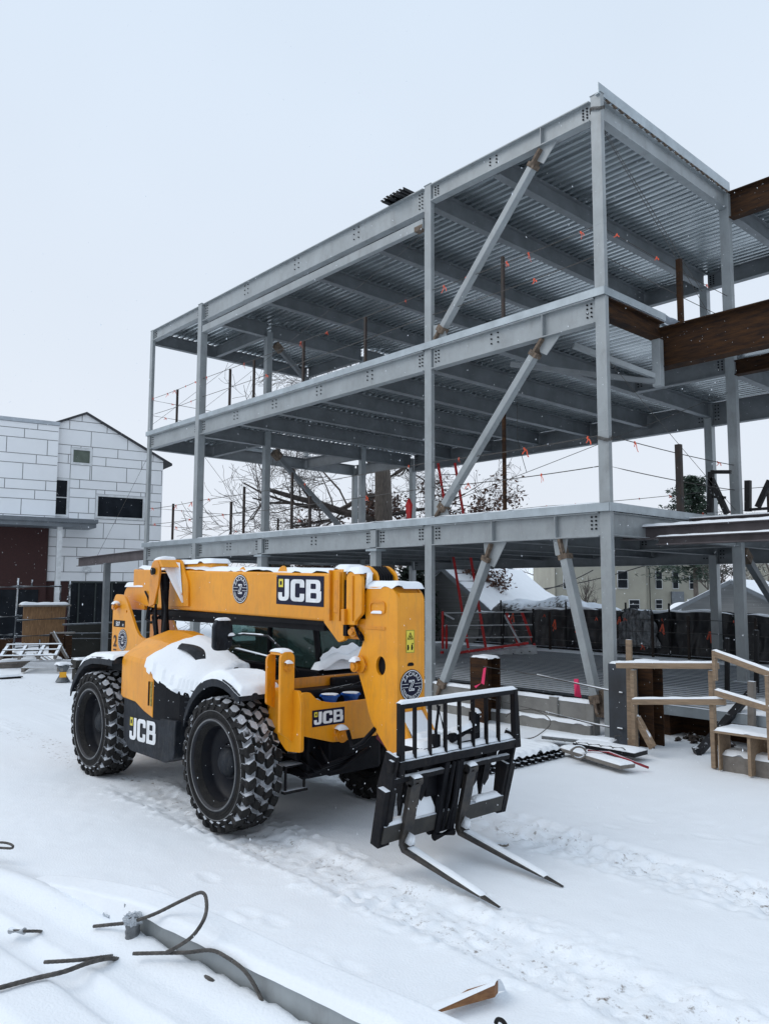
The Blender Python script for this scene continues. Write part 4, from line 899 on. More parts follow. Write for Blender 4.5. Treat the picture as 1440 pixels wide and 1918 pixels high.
b.bx(.98, 1.03, -6.255, -6.22, 1.88, 2.0); b.build('wiring', BLK, tip)
b = MB(); snowpad(b, 2.515, .80, 1.02, -6.24, -5.95, .06, seed=3); snowpad(b, 2.49, 1.05, 1.27, -6.28, -6.12, .06, seed=4); b.tube([(1.27, -6.2, 2.35), (1.30, -6.2, 2.42), (1.28, -6.18, 2.48)], .03, 8); b.build('snow_cap', SNOW, tip, smooth=True)
# ---- gooseneck head
HP = [(1.23, 2.26), (1.28, 2.355), (1.62, 2.355), (1.70, 2.27), (1.70, 1.25), (1.82, 1.08), (1.88, .98), (1.80, .90), (1.68, .82), (1.58, .86), (1.42, 1.02), (1.33, 1.13), (1.24, 1.36), (1.145, 1.56), (1.14, 1.68), (1.20, 1.78), (1.245, 1.88), (1.26, 2.07), (1.24, 2.12)]
HR = [.04, .06, .06, .05, .08, .03, .03, .03, .05, .03, .03, .05, .05, .05, .05, .05, .03, .02, .02]
HL = rpoly(HP, HR, 4); hole = circ(1.475, 1.625, .066, 30, .088)
HY0, HY1 = -6.205, -5.86
hd = MB()
for y0 in (HY0, HY1-.03): hd.mesh2d(fill2d([HL, hole], .03), (0, y0+.015, 0), (1, 0, 0), (0, 0, 1))
head = hd.build('boom_head', YEL, TH, bevel=.006)
b = MB(); b.bx(1.655, 1.70, HY0+.03, HY1-.03, 1.22, 2.30)
n = 8; 
b.prism([(1.27, HY0+.03, 2.30), (1.29, HY0+.03, 2.352), (1.60, HY0+.03, 2.352), (1.68, HY0+.03, 2.29), (1.66, HY0+.03, 2.25), (1.60, HY0+.03, 2.31), (1.30, HY0+.03, 2.31)], (0, HY1-HY0-.06, 0))
b.prism([(1.25, HY0+.03, 2.1), (1.28, HY0+.03, 2.1), (1.27, HY0+.03, 1.8), (1.18, HY0+.03, 1.6), (1.27, HY0+.03, 1.3), (1.24, HY0+.03, 1.3), (1.15, HY0+.03, 1.6), (1.23, HY0+.03, 1.84)], (0, HY1-HY0-.06, 0))
b.build('head_face', YEL, head, bevel=.004)
b = MB(); b.tube([(1.475, HY0+.05, 1.625), (1.475, HY1-.05, 1.625)], .11, 20); b.bx(1.35, 1.6, HY0+.035, HY1-.035, 1.4, 1.85); b.build('tilt_ram', BLK, head)
b = MB(); b.mesh2d(fill2d([rpoly([(1.32, 2.10), (1.54, 2.10), (1.54, 2.22), (1.32, 2.22)], .05), rpoly([(1.335, 2.115), (1.525, 2.115), (1.525, 2.205), (1.335, 2.205)], .04)], .014), (0, HY0-.004, 0), (1, 0, 0), (0, 0, 1)); b.bx(1.26, 1.54, HY0-.006, HY0, 1.955, 1.985); b.build('pressed_rib', YELD, head, bevel=.003)
b = MB(); snowbar(b, (1.35, HY0-.008, 2.112), (1.50, HY0-.008, 2.112), .022, .022, seed=4, step=.012); b.build('snow_strip', SNOW, head, smooth=True)
b = MB(); b.tube([(1.165, HY0-.07, 1.60), (1.165, HY1+.02, 1.60)], .055, 18); b.tube([(1.165, HY0-.085, 1.60), (1.165, HY0-.07, 1.60)], .035, 14); b.tube([(1.20, HY0-.03, 1.62), (1.20, HY0, 1.62)], .085, 20); b.build('head_pin', YELD, head, bevel=.004)
b = MB(); snowbar(b, (1.12, HY0-.05, 1.65), (1.22, HY0-.05, 1.65), .09, .05, seed=1, step=.012); b.build('snow_cap', SNOW, head, smooth=True)
b = MB(); snowpad(b, 2.35, 1.24, 1.70, HY0-.005, HY1+.005, .055, nx=26, ny=18, seed=11); b.build('snow_cover', SNOW, head, smooth=True)
FXH = 1.7025
b = MB(); badge(b, (FXH, -6.03, 1.455), (0, 1, 0), (0, 0, 1), .145); b.build('company_badge', [NAVY, WHT], head)
b = MB(); b.mi = 0; b.mesh2d(fill2d([rpoly([(-.055, -.105), (.055, -.105), (.055, .105), (-.055, .105)], .006)]), (FXH, -6.045, 1.855), (0, 1, 0), (0, 0, 1))
b.mi = 1; b.mesh2d(fill2d([[(-.052, -.102), (.052, -.102), (.052, .102), (-.052, .102)], [(-.049, -.099), (.049, -.099), (.049, .099), (-.049, .099)]]), (FXH+.002, -6.045, 1.855), (0, 1, 0), (0, 0, 1))
b.mesh2d(fill2d([[(-.038, .018), (.038, .018), (0, .085)], [(-.026, .026), (.026, .026), (0, .070)]]), (FXH+.002, -6.045, 1.855), (0, 1, 0), (0, 0, 1))
b.mesh2d(fill2d([[(-.012, .032), (.010, .032), (.004, .055), (-.004, .05)]]), (FXH+.002, -6.045, 1.855), (0, 1, 0), (0, 0, 1))
for a in (-.028, .022): b.mesh2d(fill2d([rpoly([(a-.012, -.08), (a+.004, -.08), (a+.012, -.06), (a+.006, -.03), (a-.01, -.03)], .004)]), (FXH+.002, -6.045, 1.855), (0, 1, 0), (0, 0, 1))
b.mesh2d(fill2d([circ(.028, -.022, .008, 12)]), (FXH+.002, -6.045, 1.855), (0, 1, 0), (0, 0, 1)); b.build('warning_sticker', [STY, BLK], head)
b = MB(); b.mesh2d(fill2d([rpoly([(-.04, -.014), (.04, -.014), (.04, .006), (.02, .018), (-.02, .018), (-.04, .006)], .008)]), (FXH+.001, -6.04, 1.645), (0, 1, 0), (0, 0, 1)); b.build('grease_slot', BLK, head)
b = MB(); snowpad(b, 1.00, 1.62, 1.95, HY0+.03, HY1+.02, .06, seed=12)
b.add([(1.66, HY0+.04, 1.26), (1.66, HY1-.03, 1.26), (1.86, HY1-.03, 1.03), (1.86, HY0+.04, 1.03)], [(0, 1, 2, 3)]); b.build('snow_slope', SNOW, head, smooth=True)
b = MB(); b.bx(1.60, 1.84, HY0+.03, HY1-.03, .86, 1.02); b.build('lower_web', YELD, head)

# ---- carriage and forks (leans forward)
CO = Vector((2.0, -5.93, .25)); CU = Vector((.2403, 0, .9707)); CN = Vector((.9707, 0, -.2403))
def cp(y, h, d=0): return Vector((CO.x, y, CO.z))+CU*h+CN*d     # h up the carriage, d in front of its face
carr = None
for y in (-6.66, -5.15):
    sg = -1 if y < -6 else 1; CAR = MB()
    P = [cp(y, -.02, -.10), cp(y, -.02, .02), cp(y+sg*.015, .75, .02), cp(y+sg*.015, .75, -.12), cp(y+sg*.01, .45, -.16)]
    CAR.prism(P, (0, .035, 0)); CAR.bar(cp(y+.02, -.03, -.04), cp(y+.02+sg*.02, .46, -.04), .13, .10, upv=(1, 0, 0))
    o_ = CAR.build('carriage_frame' if carr is None else 'side_frame', BLKS, carr or TH, bevel=.006); carr = carr or o_
def cpart(nm, p0, p1, w, h, m=BLKS, par=carr):
    b = MB(); b.bar(p0, p1, w, h, upv=tuple(CU)); return b.build(nm, m, par, bevel=.005)
cpart('lower_rail', cp(-6.68, .08, 0), cp(-5.16, .08, 0), .05, .15, mat('scuffed_rail', (.045, .042, .036), .6, col2=(.02, .02, .02), vs=8, snow=.8))
cpart('upper_rail', cp(-6.70, .66, -.02), cp(-5.14, .66, -.02), .05, .10)
cpart('fork_shaft', cp(-6.66, .54, 0), cp(-5.18, .54, 0), .045, .045)
cpart('mid_rail', cp(-6.6, .55, -.10), cp(-5.25, .55, -.10), .05, .08)
b = MB(); cs = [(-6.13, .02, .62, .09), (-5.86, .02, .62, .09)]
for y in (-6.04, -5.86): b.bar(cp(y, -.03, -.02), cp(y, .62, -.04), .06, .14, upv=(1, 0, 0))
b.build('centre_frame', BLK, carr, bevel=.01)
for y in (-6.47, -6.28, -5.62, -5.45): 
    b = MB(); b.prism([cp(y, .05, -.04), cp(y, .60, -.04), cp(y, .60, -.12), cp(y, .3, -.10), cp(y, .2, -.06)], (0, .025, 0)); b.prism([cp(y, .6, -.05), cp(y+.09, .6, -.05), cp(y+.09, .33, -.05), cp(y+.05, .27, -.05), cp(y, .33, -.05)], CN*.012); b.build('web_plate', BLKS, carr)
b = MB(); b.tube([cp(-5.99, .0, .05), cp(-6.0, .3, .06), cp(-5.97, .62, .03)], .018, 6); b.tube([cp(-5.93, .0, .05), cp(-5.93, .3, .07), cp(-5.92, .62, .03)], .018, 6); b.tube([cp(-6.07, -.05, .04), cp(-5.83, -.05, .04)], .035, 10); b.build('hose', BLK, carr)
# coupling behind: hub between head and carriage
b = MB(); b.bx(1.66, 2.06, -6.20, -5.70, .55, .93); b.bx(1.80, 2.14, -6.30, -5.55, .86, .98); b.prism([(1.6, -6.12, .5), (2.0, -6.12, .2), (2.05, -6.12, .7), (1.6, -6.12, .9)], (0, .3, 0)); b.build('quick_hitch', BLK, TH, bevel=.015)
b = MB(); b.tube([(2.12, -5.95, 1.03), (2.12, -5.62, 1.08)], .045, 12); b.bx(2.05, 2.12, -5.64, -5.56, .92, 1.22); b.tube([(2.05, -6.05, 1.32), (2.1, -6.02, 1.12), (2.12, -5.98, 1.02)], .012, 6); b.tube([(2.1, -6.08, 1.32), (2.08, -6.1, 1.1), (2.1, -6.1, .95)], .016, 6); b.bx(2.06, 2.13, -6.16, -6.09, .9, 1.08); b.build('locking_ram', BLK, TH, bevel=.006)
b = MB(); snowbar(b, (2.12, -5.92, 1.07), (2.12, -5.66, 1.12), .09, .05, seed=6); snowbar(b, (2.09, -5.62, 1.215), (2.09, -5.56, 1.215), .09, .06, seed=7, step=.015); snowpad(b, .975, 1.82, 2.12, -6.30, -5.3, .05, seed=9); b.build('snow_cap', SNOW, TH, smooth=True)
# load guard
def gp(y, z, d=0): return Vector((2.165+d, y, z))
cpart('guard_top_bar', gp(-6.62, 1.375), gp(-5.12, 1.375), .05, .045)
cpart('guard_post', gp(-6.60, .80), gp(-6.60, 1.40), .055, .05)
b = MB(); b.prism([gp(-5.06, .85, .03), gp(-5.10, 1.40, .03), gp(-5.15, 1.40, .03), gp(-5.14, .85, .03)], (-.06, 0, 0)); b.build('guard_post', BLKS, carr, bevel=.005)
cpart('guard_lower_bar', gp(-6.63, .895), gp(-5.08, .895), .05, .08)
for y in (-6.44, -6.26, -6.07, -5.89, -5.71, -5.53, -5.36): cpart('guard_bar', gp(y, .92), gp(y, 1.36), .014, .045)
b = MB(); P0, P1 = gp(-6.63, 1.398), gp(-5.11, 1.398); snowbar(b, P0, P1, .062, .03, seed=1); b.build('snow_strip', SNOW, carr, smooth=True)
b = MB(); snowbar(b, gp(-6.66, .935, -.06), gp(-5.12, .935, -.06), .12, .055, seed=2); snowbar(b, cp(-6.64, .155, -.02), cp(-6.40, .155, -.02), .09, .035, seed=3); snowbar(b, cp(-5.56, .155, -.02), cp(-5.2, .155, -.02), .09, .045, seed=4)
b.add([cp(-6.30, .16, .0), cp(-6.05, .16, .0), cp(-6.15, .36, -.06), cp(-6.2, .42, -.07), cp(-6.28, .26, -.05)], [(0, 1, 2, 3, 4)]); b.build('snow_strip', SNOW, carr, smooth=True)
# forks
for i, (y, tipx) in enumerate(((-6.43, 3.07), (-5.74, 3.14))):
    w = .115; a = cp(y, .50, .06); hb_ = cp(y, -.03, .06); tipv = Vector((tipx, y-.03, .012)); heel = hb_+CN*.05-CU*.06
    L_ = [(a, CN), (hb_+CU*.06, CN), (hb_+CN*.012, (CN+CU*.5).normalized()), (heel+CN*.03-CU*.005, (CU*.9+CN*.25).normalized())]
    d_ = (tipv-heel).normalized(); nrm = Vector((-d_.z, 0, d_.x)); 
    V = []
    pth = [(a, -CN, .045), (hb_+CU*.05, -CN, .045)]
    # outer/inner edge pairs in the x-z plane
    pr = [(a-CN*.0, a-CN*.045), (hb_+CU*.07, hb_+CU*.07-CN*.045)]
    c0 = hb_+CU*.07
    inner = [a, c0, c0-CU*.05+CN*.012, c0-CU*.075+CN*.045]
    outer = [a-CN*.045, c0-CN*.045, c0-CU*.08-CN*.03, c0-CU*.118+CN*.015]
    st = inner[-1]; tt = Vector((tipx+.01, y, .012)); inner += [st.lerp(tt, .5)+Vector((0, 0, .0)), tt]; ob = outer[-1]; outer += [ob.lerp(Vector((tipx, y, .02)), .55)+Vector((0, 0, -.012)), Vector((tipx+.01, y, .006))]
    n = len(inner); hw = [w/2]*4+[w/2*.85, .012]
    V = []
    for k in range(n):
        for q_, yy in ((inner[k], -hw[k]), (inner[k], hw[k]), (outer[k], hw[k]), (outer[k], -hw[k])): V.append((q_.x, y+yy-(.03 if k == n-1 else .015 if k == n-2 else 0), q_.z))
    F = [(4*k+j, 4*k+(j+1) % 4, 4*k+4+(j+1) % 4, 4*k+4+j) for k in range(n-1) for j in range(4)]+[(0, 1, 2, 3), (4*n-4, 4*n-3, 4*n-2, 4*n-1)]
    b = MB(); b.add(V, F); b.tube([cp(y-w/2, .52, .03), cp(y+w/2, .52, .03)], .05, 12); fk = b.build('fork', mat('worn_fork', (.022, .023, .026), .45, .3, col2=(.07, .06, .05), vs=9, bump=.15, bs=30), TH, bevel=.005)
    b = MB(); snowbar(b, Vector((inner[3].x-.01, y+.014, inner[3].z+.0)), Vector((tipx-.16, y-.012, .040)), .078, .022, seed=i+1, lift=.003); b.prism([cp(y-.03, .0, .062), cp(y+.03, .0, .062), cp(y, .09, .07)], CN*.07); snowbar(b, cp(y-.05, .555, .035), cp(y+.05, .555, .035), .07, .03, seed=i, step=.015); b.build('snow_strip', SNOW, fk, smooth=True)

# ---- cab on the far side
cabx0, cabx1, cy0, cy1 = -2.05, .02, -5.80, -4.82
b = MB(); b.bx(cabx0, cabx1, cy0, cy1, .75, 1.44); b.bx(cabx0, cabx1-.15, cy0, cy1, 2.22, 2.38)
for x, y in ((cabx0+.04, cy0+.03), (cabx1-.03, cy0+.03), (cabx0+.04, cy1-.03), (cabx1-.03, cy1-.03), (-.98, cy0+.02)):
    b.bar((x, y, 1.42), (x-(.15 if x > -.2 else 0), y, 2.25), .06, .06)
cab = b.build('cab', BLK, TH, bevel=.02)
b = MB(); b.prism([(cabx1-.01, cy0+.06, 1.44), (cabx1-.01, cy1-.06, 1.44), (cabx1-.16, cy1-.06, 2.22), (cabx1-.16, cy0+.06, 2.22)], (.012, 0, 0)); b.build('windscreen', CABG, cab)
b = MB(); b.bx(cabx0+.08, -1.02, cy0+.02, cy0+.03, 1.45, 2.22); b.build('side_window', CABG, cab); b = MB(); b.bx(-.94, cabx1-.1, cy0+.02, cy0+.03, 1.45, 2.22); b.build('side_window', CABG, cab)
b = MB(); b.bx(cabx0+.1, cabx1-.1, cy1-.03, cy1-.02, 1.45, 2.2); b.build('door_window', CABG, cab)
b = MB(); b.bx(-1.6, -1.1, -5.55, -5.1, 1.3, 1.45); b.prism([(-1.62, -5.55, 1.4), (-1.5, -5.55, 1.4), (-1.62, -5.55, 2.05), (-1.72, -5.55, 2.05)], (0, .45, 0)); b.build('driver_seat', DGREY, cab, bevel=.03)
b = MB(); b.tube([(-.55+.16*math.cos(t_)*.5, -5.33+.18*math.sin(t_), 1.62+.16*math.cos(t_)) for t_ in np.linspace(0, 6.2832, 24)], .014, 6); b.tube([(-.3, -5.33, 1.45), (-.55, -5.33, 1.62)], .025, 8); b.bx(-.35, -.05, -5.75, -4.9, 1.42, 1.6); b.build('steering_wheel', BLK, cab)
b = MB(); snowpad(b, lambda x, y: 1.47+.10*math.exp(-((y+5.62)/.15)**2)+.14*math.exp(-((y+5.25)/.2)**2), .02, .16, -5.92, -4.95, .06, nx=10, ny=30, seed=4)
def ws(u, v):
    y = -5.82+.82*u; top = .09+.11*math.exp(-((u-.55)/.25)**2)+.07*math.exp(-((u-.2)/.12)**2)+.03*noise.noise((u*9, 0, 0)); z = 1.45+v*top*1.35
    return (.075-(z-1.44)*.19+.05*(1-v)+.012*noise.noise((u*20, v*14, 1)), y, z)
b.grid(ws, 34, 12); b.build('windscreen_snow', SNOW, cab, smooth=True)
b = MB(); 
for yy in (-5.22, -5.16): b.bar((.10, yy, 1.48), (-.03, yy+.10, 1.98), .018, .02)
b.bx(.05, .14, -5.30, -5.12, 1.45, 1.5); b.build('wiper', BLK, cab)
b = MB(); b.bx(.02, .42, -5.9, -4.85, .98, 1.40); b.prism([(.02, -5.85, 1.40), (.42, -5.85, 1.34), (.42, -5.0, 1.34), (.02, -5.0, 1.40)], (0, 0, .03)); b.build('dash_cowl', BLK, TH, bevel=.03)
b = MB(); b.bx(-2.6, -2.1, -5.7, -4.9, .9, 1.6); b.build('rear_tank', BLK, TH, bevel=.03)
# ---- mirror
b = MB(); P = rpoly([(-6.70, 1.68), (-6.70, 1.93), (-6.66, 1.985), (-6.50, 1.985), (-6.46, 1.93), (-6.46, 1.70), (-6.52, 1.65), (-6.66, 1.65)], .03); b.prism([(-.76, y, z) for y, z in P], (.06, 0, 0)); mrr = b.build('mirror', DGREY, TH, bevel=.02)
b = MB(); b.tube([(-.70, -6.50, 1.80), (-.55, -6.42, 1.83), (-.25, -6.3, 1.82), (-.05, -6.22, 1.66), (.10, -6.15, 1.45)], .013, 6); b.tube([(-.75, -6.40, 1.66), (-.2, -6.25, 1.58), (.0, -6.2, 1.52)], .012, 6); b.tube([(-.70, -6.5, 1.80), (-.67, -6.52, 1.80)], .03, 10); b.build('mirror_arm', BLKST, mrr, smooth=True)
b = MB(); snowbar(b, (-.73, -6.66, 1.985), (-.73, -6.50, 1.985), .085, .03, seed=3, step=.015); snowbar(b, (-.62, -6.44, 1.84), (-.3, -6.32, 1.835), .02, .012, seed=5); snowbar(b, (-.74, -6.40, 1.672), (-.2, -6.25, 1.592), .02, .012, seed=5); snowbar(b, (-.69, -6.53, 1.815), (-.66, -6.46, 1.82), .05, .03, seed=1, step=.012); b.build('snow_cap', SNOW, mrr, smooth=True)
# red rear lamp panel seen through behind the cylinder
b = MB(); b.prism([(-2.25, -5.72, 1.50), (-1.75, -5.72, 1.50), (-1.75, -5.72, 1.62), (-2.05, -5.72, 1.70), (-2.12, -5.72, 1.90), (-2.3, -5.72, 1.75)], (0, .03, 0)); b.build('red_panel', mat('dark_red_paint', (.28, .035, .015), .45), TH)

# things lying in the front well
well = []
for k, (x, y) in enumerate(((.66, -6.16), (.70, -5.92))):
    b = MB(); c_ = (x, y); 
    for z0_, z1_, r_ in ((1.11, 1.275, .10), (1.262, 1.273, .104)): b.tube([(x, y, z0_), (x, y, z1_)], r_, 24)
    lab = ('blue tub with snow on its lid in the front well, farther from the boom head', 'blue tub with snow on its lid in the front well, right beside the boom head')[k]
    o = b.build('blue_tub', BLUE, loc=(x, y, 1.11)); tag(o, lab, 'tub', 'blue tubs in the front well of the handler')
    s_ = MB(); s_.tube([(x, y, 1.272), (x, y, 1.284), (x, y, 1.288)], [.092, .088, .055], 20); s_.build('snow_cap', SNOW, o, smooth=False)
b = MB(); b.bar((.5, -6.22, 1.29), (.75, -5.95, 1.37), .012, .012); b.bar((.62, -6.0, 1.32), (.8, -5.85, 1.40), .01, .01); o = b.build('stick_bundle', BLKST, loc=(.6, -6.1, 1.19)); tag(o, 'thin dark sticks lying across the blue tubs in the front well', 'sticks')
# ================================================================ LEFT BUILDING (white cladding)
TH10 = R(10); WN = Vector((math.cos(TH10), -math.sin(TH10), 0)); WD = Vector((math.sin(TH10), math.cos(TH10), 0)); WP0 = Vector((-28, 0, 0))
def wl(s, z, off=0): return WP0+WD*s+WN*off+Vector((0, 0, z))
def wpx(x, y, off=0): q_ = onp(x, y, WP0+WN*off, WN); v = q_-WP0; return v.dot(WD), q_.z
HB = thing('white_clad_house', 'white panel-clad gabled house with a flat-roofed wing, dark base and grey canopy', 'building', wl(2, 0))
def wbox(mb, s0, s1, z0, z1, o0, o1):
    V = [wl(s, z, o) for z in (z0, z1) for s, o in ((s0, o0), (s1, o0), (s1, o1), (s0, o1))]
    return mb.add(V, [(3, 2, 1, 0), (4, 5, 6, 7), (0, 1, 5, 4), (1, 2, 6, 5), (2, 3, 7, 6), (3, 0, 4, 7)])
SG = [(.85, 2.57), (5.72, 2.57), (5.72, 8.20), (2.2, 10.0), (.85, 9.35)]
b = MB(); b.prism([wl(s, z, -.03) for s, z in [(.3, 2.57), (5.69, 2.57), (5.69, 8.2), (2.2, 9.98), (.3, 9.1)]], -WN*9); b.prism([wl(s, z, .27) for s, z in [(-9, 4.9), (1.02, 4.9), (1.02, 9.45), (-9, 9.45)]], -WN*9)
b.build('wall', JOINT, HB)
def clad(s0, s1, z0, z1, off, clip=None, seed=0, holes=()):
    bm = bmesh.new(); rr = random.Random(seed); z = z0; k = 0; g = .014; hs = [.40, .68, .40, .42, .70, .40, .68, .40]
    while z < z1:
        h = hs[k % len(hs)]; h = min(h, z1-z); s = s0-(.0 if k % 3 == 0 else .62 if k % 3 == 1 else .28)*1.5
        while s < s1:
            L = 1.6; a, c_ = max(s, s0), min(s+L, s1)
            cells = [(a, c_, z, z+h)]
            for (ha, hb_, hc, hd_) in holes:
                nc = []
                for (p, q_, r_, t_) in cells:
                    if q_ <= ha or p >= hb_ or t_ <= hc or r_ >= hd_: nc.append((p, q_, r_, t_)); continue
                    if p < ha: nc.append((p, ha, r_, t_))
                    if q_ > hb_: nc.append((hb_, q_, r_, t_))
                    if r_ < hc: nc.append((max(p, ha), min(q_, hb_), r_, hc))
                    if t_ > hd_: nc.append((max(p, ha), min(q_, hb_), hd_, t_))
                cells = nc
            for (p, q_, r_, t_) in cells:
                if q_-p > .06 and t_-r_ > .05:
                    vs = [bm.verts.new(wl(x, y, off)) for x, y in ((p+g, r_+g), (q_-g, r_+g), (q_-g, t_-g), (p+g, t_-g))]; bm.faces.new(vs)
            s += L
        z += h; k += 1
    if clip:
        for (P, Nn) in clip: bmesh.ops.bisect_plane(bm, geom=bm.verts[:]+bm.edges[:]+bm.faces[:], plane_co=P, plane_no=Nn, clear_outer=True)
    V = [v.co.copy() for v in bm.verts]; bm.verts.index_update(); F = [[v.index for v in f.verts] for f in bm.faces]; bm.free()
    mb = MB(); mb.add(V, F); return mb.build('cladding', PANEL, HB)
def upn(s0, z0, s1, z1): d = (wl(s1, z1)-wl(s0, z0)).normalized(); n_ = WN.cross(d); return n_ if n_.z > 0 else -n_
wins = [(1.62, 2.52, 7.70, 8.46), (.80, 1.62, 5.36, 7.06), (2.74, 4.92, 5.36, 6.46)]
clad(.85, 5.72, 2.57, 10.1, .0, clip=[(wl(2.2, 10.0), upn(2.2, 10.0, 5.72, 8.2)), (wl(2.2, 10.0), upn(.85, 9.38, 2.2, 10.0))], seed=1, holes=wins)
clad(-9, 1.05, 4.95, 9.3, .30, seed=2)
b = MB(); wbox(b, -9.1, 1.07, 9.3, 9.46, .25, .36); b.build('parapet_cap', mat('pale_cap', (.42, .46, .50), .5, snow=1), HB)
b = MB()
for (a0, z0), (a1, z1) in (((.5, 9.22), (2.2, 10.0)), ((2.2, 10.0), (6.1, 8.0))):
    d = Vector((0, 0, .10)); b.add([wl(a0, z0, .12), wl(a1, z1, .12), wl(a1, z1, -9), wl(a0, z0, -9)]+[p+d for p in (wl(a0, z0, .12), wl(a1, z1, .12), wl(a1, z1, -9), wl(a0, z0, -9))], [(0, 1, 2, 3), (4, 5, 6, 7), (0, 1, 5, 4), (1, 2, 6, 5), (2, 3, 7, 6), (3, 0, 4, 7)])
b.build('roof', ROOFD, HB)
for (s0, s1, z0, z1), gm_, mid in ((wins[0], GLASSG, 0), (wins[1], GLASS, 1), (wins[2], GLASS, 0)):
    b = MB(); t_ = .10
    wbox(b, s0, s0+t_, z0, z1, -.05, .03); wbox(b, s1-t_, s1, z0, z1, -.05, .03); wbox(b, s0+t_, s1-t_, z1-t_, z1, -.05, .03); wbox(b, s0+t_, s1-t_, z0, z0+t_, -.05, .05)
    if mid: wbox(b, s0+t_, s1-t_, (z0+z1)/2-.02, (z0+z1)/2+.02, -.05, .02)
    w_ = b.build('window', WFRM, HB); b = MB(); wbox(b, s0+t_, s1-t_, z0+t_, z1-t_, -.029, -.008); b.build('pane', gm_, w_)
# base: brick and glazing
b = MB(); wbox(b, -9, .8, -.2, 4.9, -.5, .25); b.build('brick_wall', BRICK, HB)
b = MB(); wbox(b, .8, 1.75, -.2, 2.56, -.5, -.06); b.build('brick_pier', BRICK, HB)
b = MB(); wbox(b, 1.75, 5.7, -.2, 2.56, -.6, -.12); gl = b.build('glazing', GLASS, HB)
b = MB()
for s in (2.2, 2.9, 3.6, 4.3, 5.0, 5.65): wbox(b, s-.03, s+.03, -.2, 2.55, -.12, -.08)
wbox(b, 1.75, 5.7, 2.49, 2.56, -.12, -.05); b.build('mullion', mat('green_grey_frame', (.03, .04, .04), .5), gl)
b = MB(); wbox(b, -7, .5, .2, 2.2, .25, .30); b.build('glazing', GLASS, HB)
# canopy
s1c, zc = wpx(181, 988, 1.6)
b = MB(); wbox(b, -9, s1c, zc-.02, zc+.16, -.0, 1.6); wbox(b, -9, s1c+.06, zc+.16, zc+.34, .0, 1.68); b.build('canopy', GREYM, HB, bevel=.01)
s_, z_ = wpx(110, 1050, 1.3); b = MB(); wbox(b, s_-.10, s_+.10, -.1, zc-.02, 1.2, 1.4); b.build('canopy_post', WFRM, HB)
s_, z_ = wpx(163, 1067, .1); b = MB()
b.tube([wl(s_, z_-.14, .1), wl(s_, z_-.10, .1), wl(s_, z_, .1), wl(s_, z_+.10, .1), wl(s_, z_+.15, .1)], [.10, .16, .18, .14, .03], 14); b.build('wall_lamp', WFRM, HB, smooth=True)

# ---------------------------------------------------------------- yard at the left
def xp(x, y, X): return onx(x, y, X)
RX = -20.5
PIPE = mat('pipe_steel', (.12, .135, .15), .5, .3, var=.3, vs=5, snow=1)
def pipe(mb, p, q_, X, r=.035): a = xp(*p, X); c_ = xp(*q_, X); mb.tube([a, c_], r, 8)
sc_ = thing('pipe_scaffold', 'grey pipe scaffold with snow-lined rails around a plywood board', 'scaffold', xp(60, 1230, RX))
for nm, segs in (('standard', [((35, 1083), (26, 1226)), ((132, 1087), (126, 1232))]), ('rail', [((-10, 1100), (33, 1099)), ((35, 1099), (115, 1098)), ((-10, 1156), (42, 1154)), ((32, 1162), (126, 1158)), ((-10, 1189), (24, 1189)), ((28, 1192), (94, 1190)), ((28, 1214), (94, 1209)), ((30, 1220), (92, 1218))]), ('short_upright', [((114, 1097), (113, 1124)), ((61, 1086), (60, 1098)), ((75, 1198), (74, 1222))])):
    for p, q_ in segs: b = MB(); pipe(b, p, q_, RX+(.05 if nm == 'rail' else 0)); b.build(nm, PIPE, sc_, smooth=True)
b = MB()
for p in ((35, 1099), (33, 1155), (31, 1190), (131, 1098), (129, 1120), (129, 1157)):
    c_ = xp(*p, RX+.03); b.tube([c_-Vector((0, 0, .06)), c_+Vector((0, 0, .06))], .06, 8)
b.build('clamp', PIPE, sc_)
a = xp(41, 1209, RX-.15); c_ = xp(121, 1132, RX-.15)
b = MB(); b.prism([Vector((RX-.15, a.y, a.z)), Vector((RX-.15, c_.y, a.z)), Vector((RX-.15, c_.y+.05, c_.z)), Vector((RX-.15, a.y, c_.z))], (.04, 0, 0)); o = b.build('plywood_board', WOODW, loc=(RX-.15, (a.y+c_.y)/2, a.z)); tag(o, 'upright brown plywood board with a snow ledge behind the pipe scaffold', 'board')
b = MB(); snowbar(b, Vector((RX-.13, a.y-.12, c_.z)), Vector((RX-.13, c_.y+.12, c_.z)), .30, .09, seed=2); b.build('snow_cap', SNOW, o, smooth=True)
b = MB(); b.bx(RX-.3, RX+.1, a.y-.1, c_.y+.15, c_.z-.06, c_.z-.002); b.build('top_ledge', WOODG, o)
# low rail along the glazing and the dark barrier under it
lr = thing('site_railing', 'low grey site railing with snowy top running behind the boom end', 'railing', xp(180, 1235, -19.5))
for p, q_, w in (((118, 1170), (300, 1163), .05), ((96, 1187), (300, 1184), .03), ((120, 1196), (215, 1196), .02)):
    b = MB(); a = xp(*p, -19.5); c_ = xp(*q_, -19.5); b.bar(a, c_, .08, w); b.build('rail', PIPE, lr)
b = MB(); a = xp(128, 1172, -19.7); c_ = xp(330, 1166, -19.7); b.bar(Vector((-19.7, a.y, .5)), Vector((-19.7, c_.y, .5)), .05, 1.2); b.build('dark_panel', LEAD, lr)
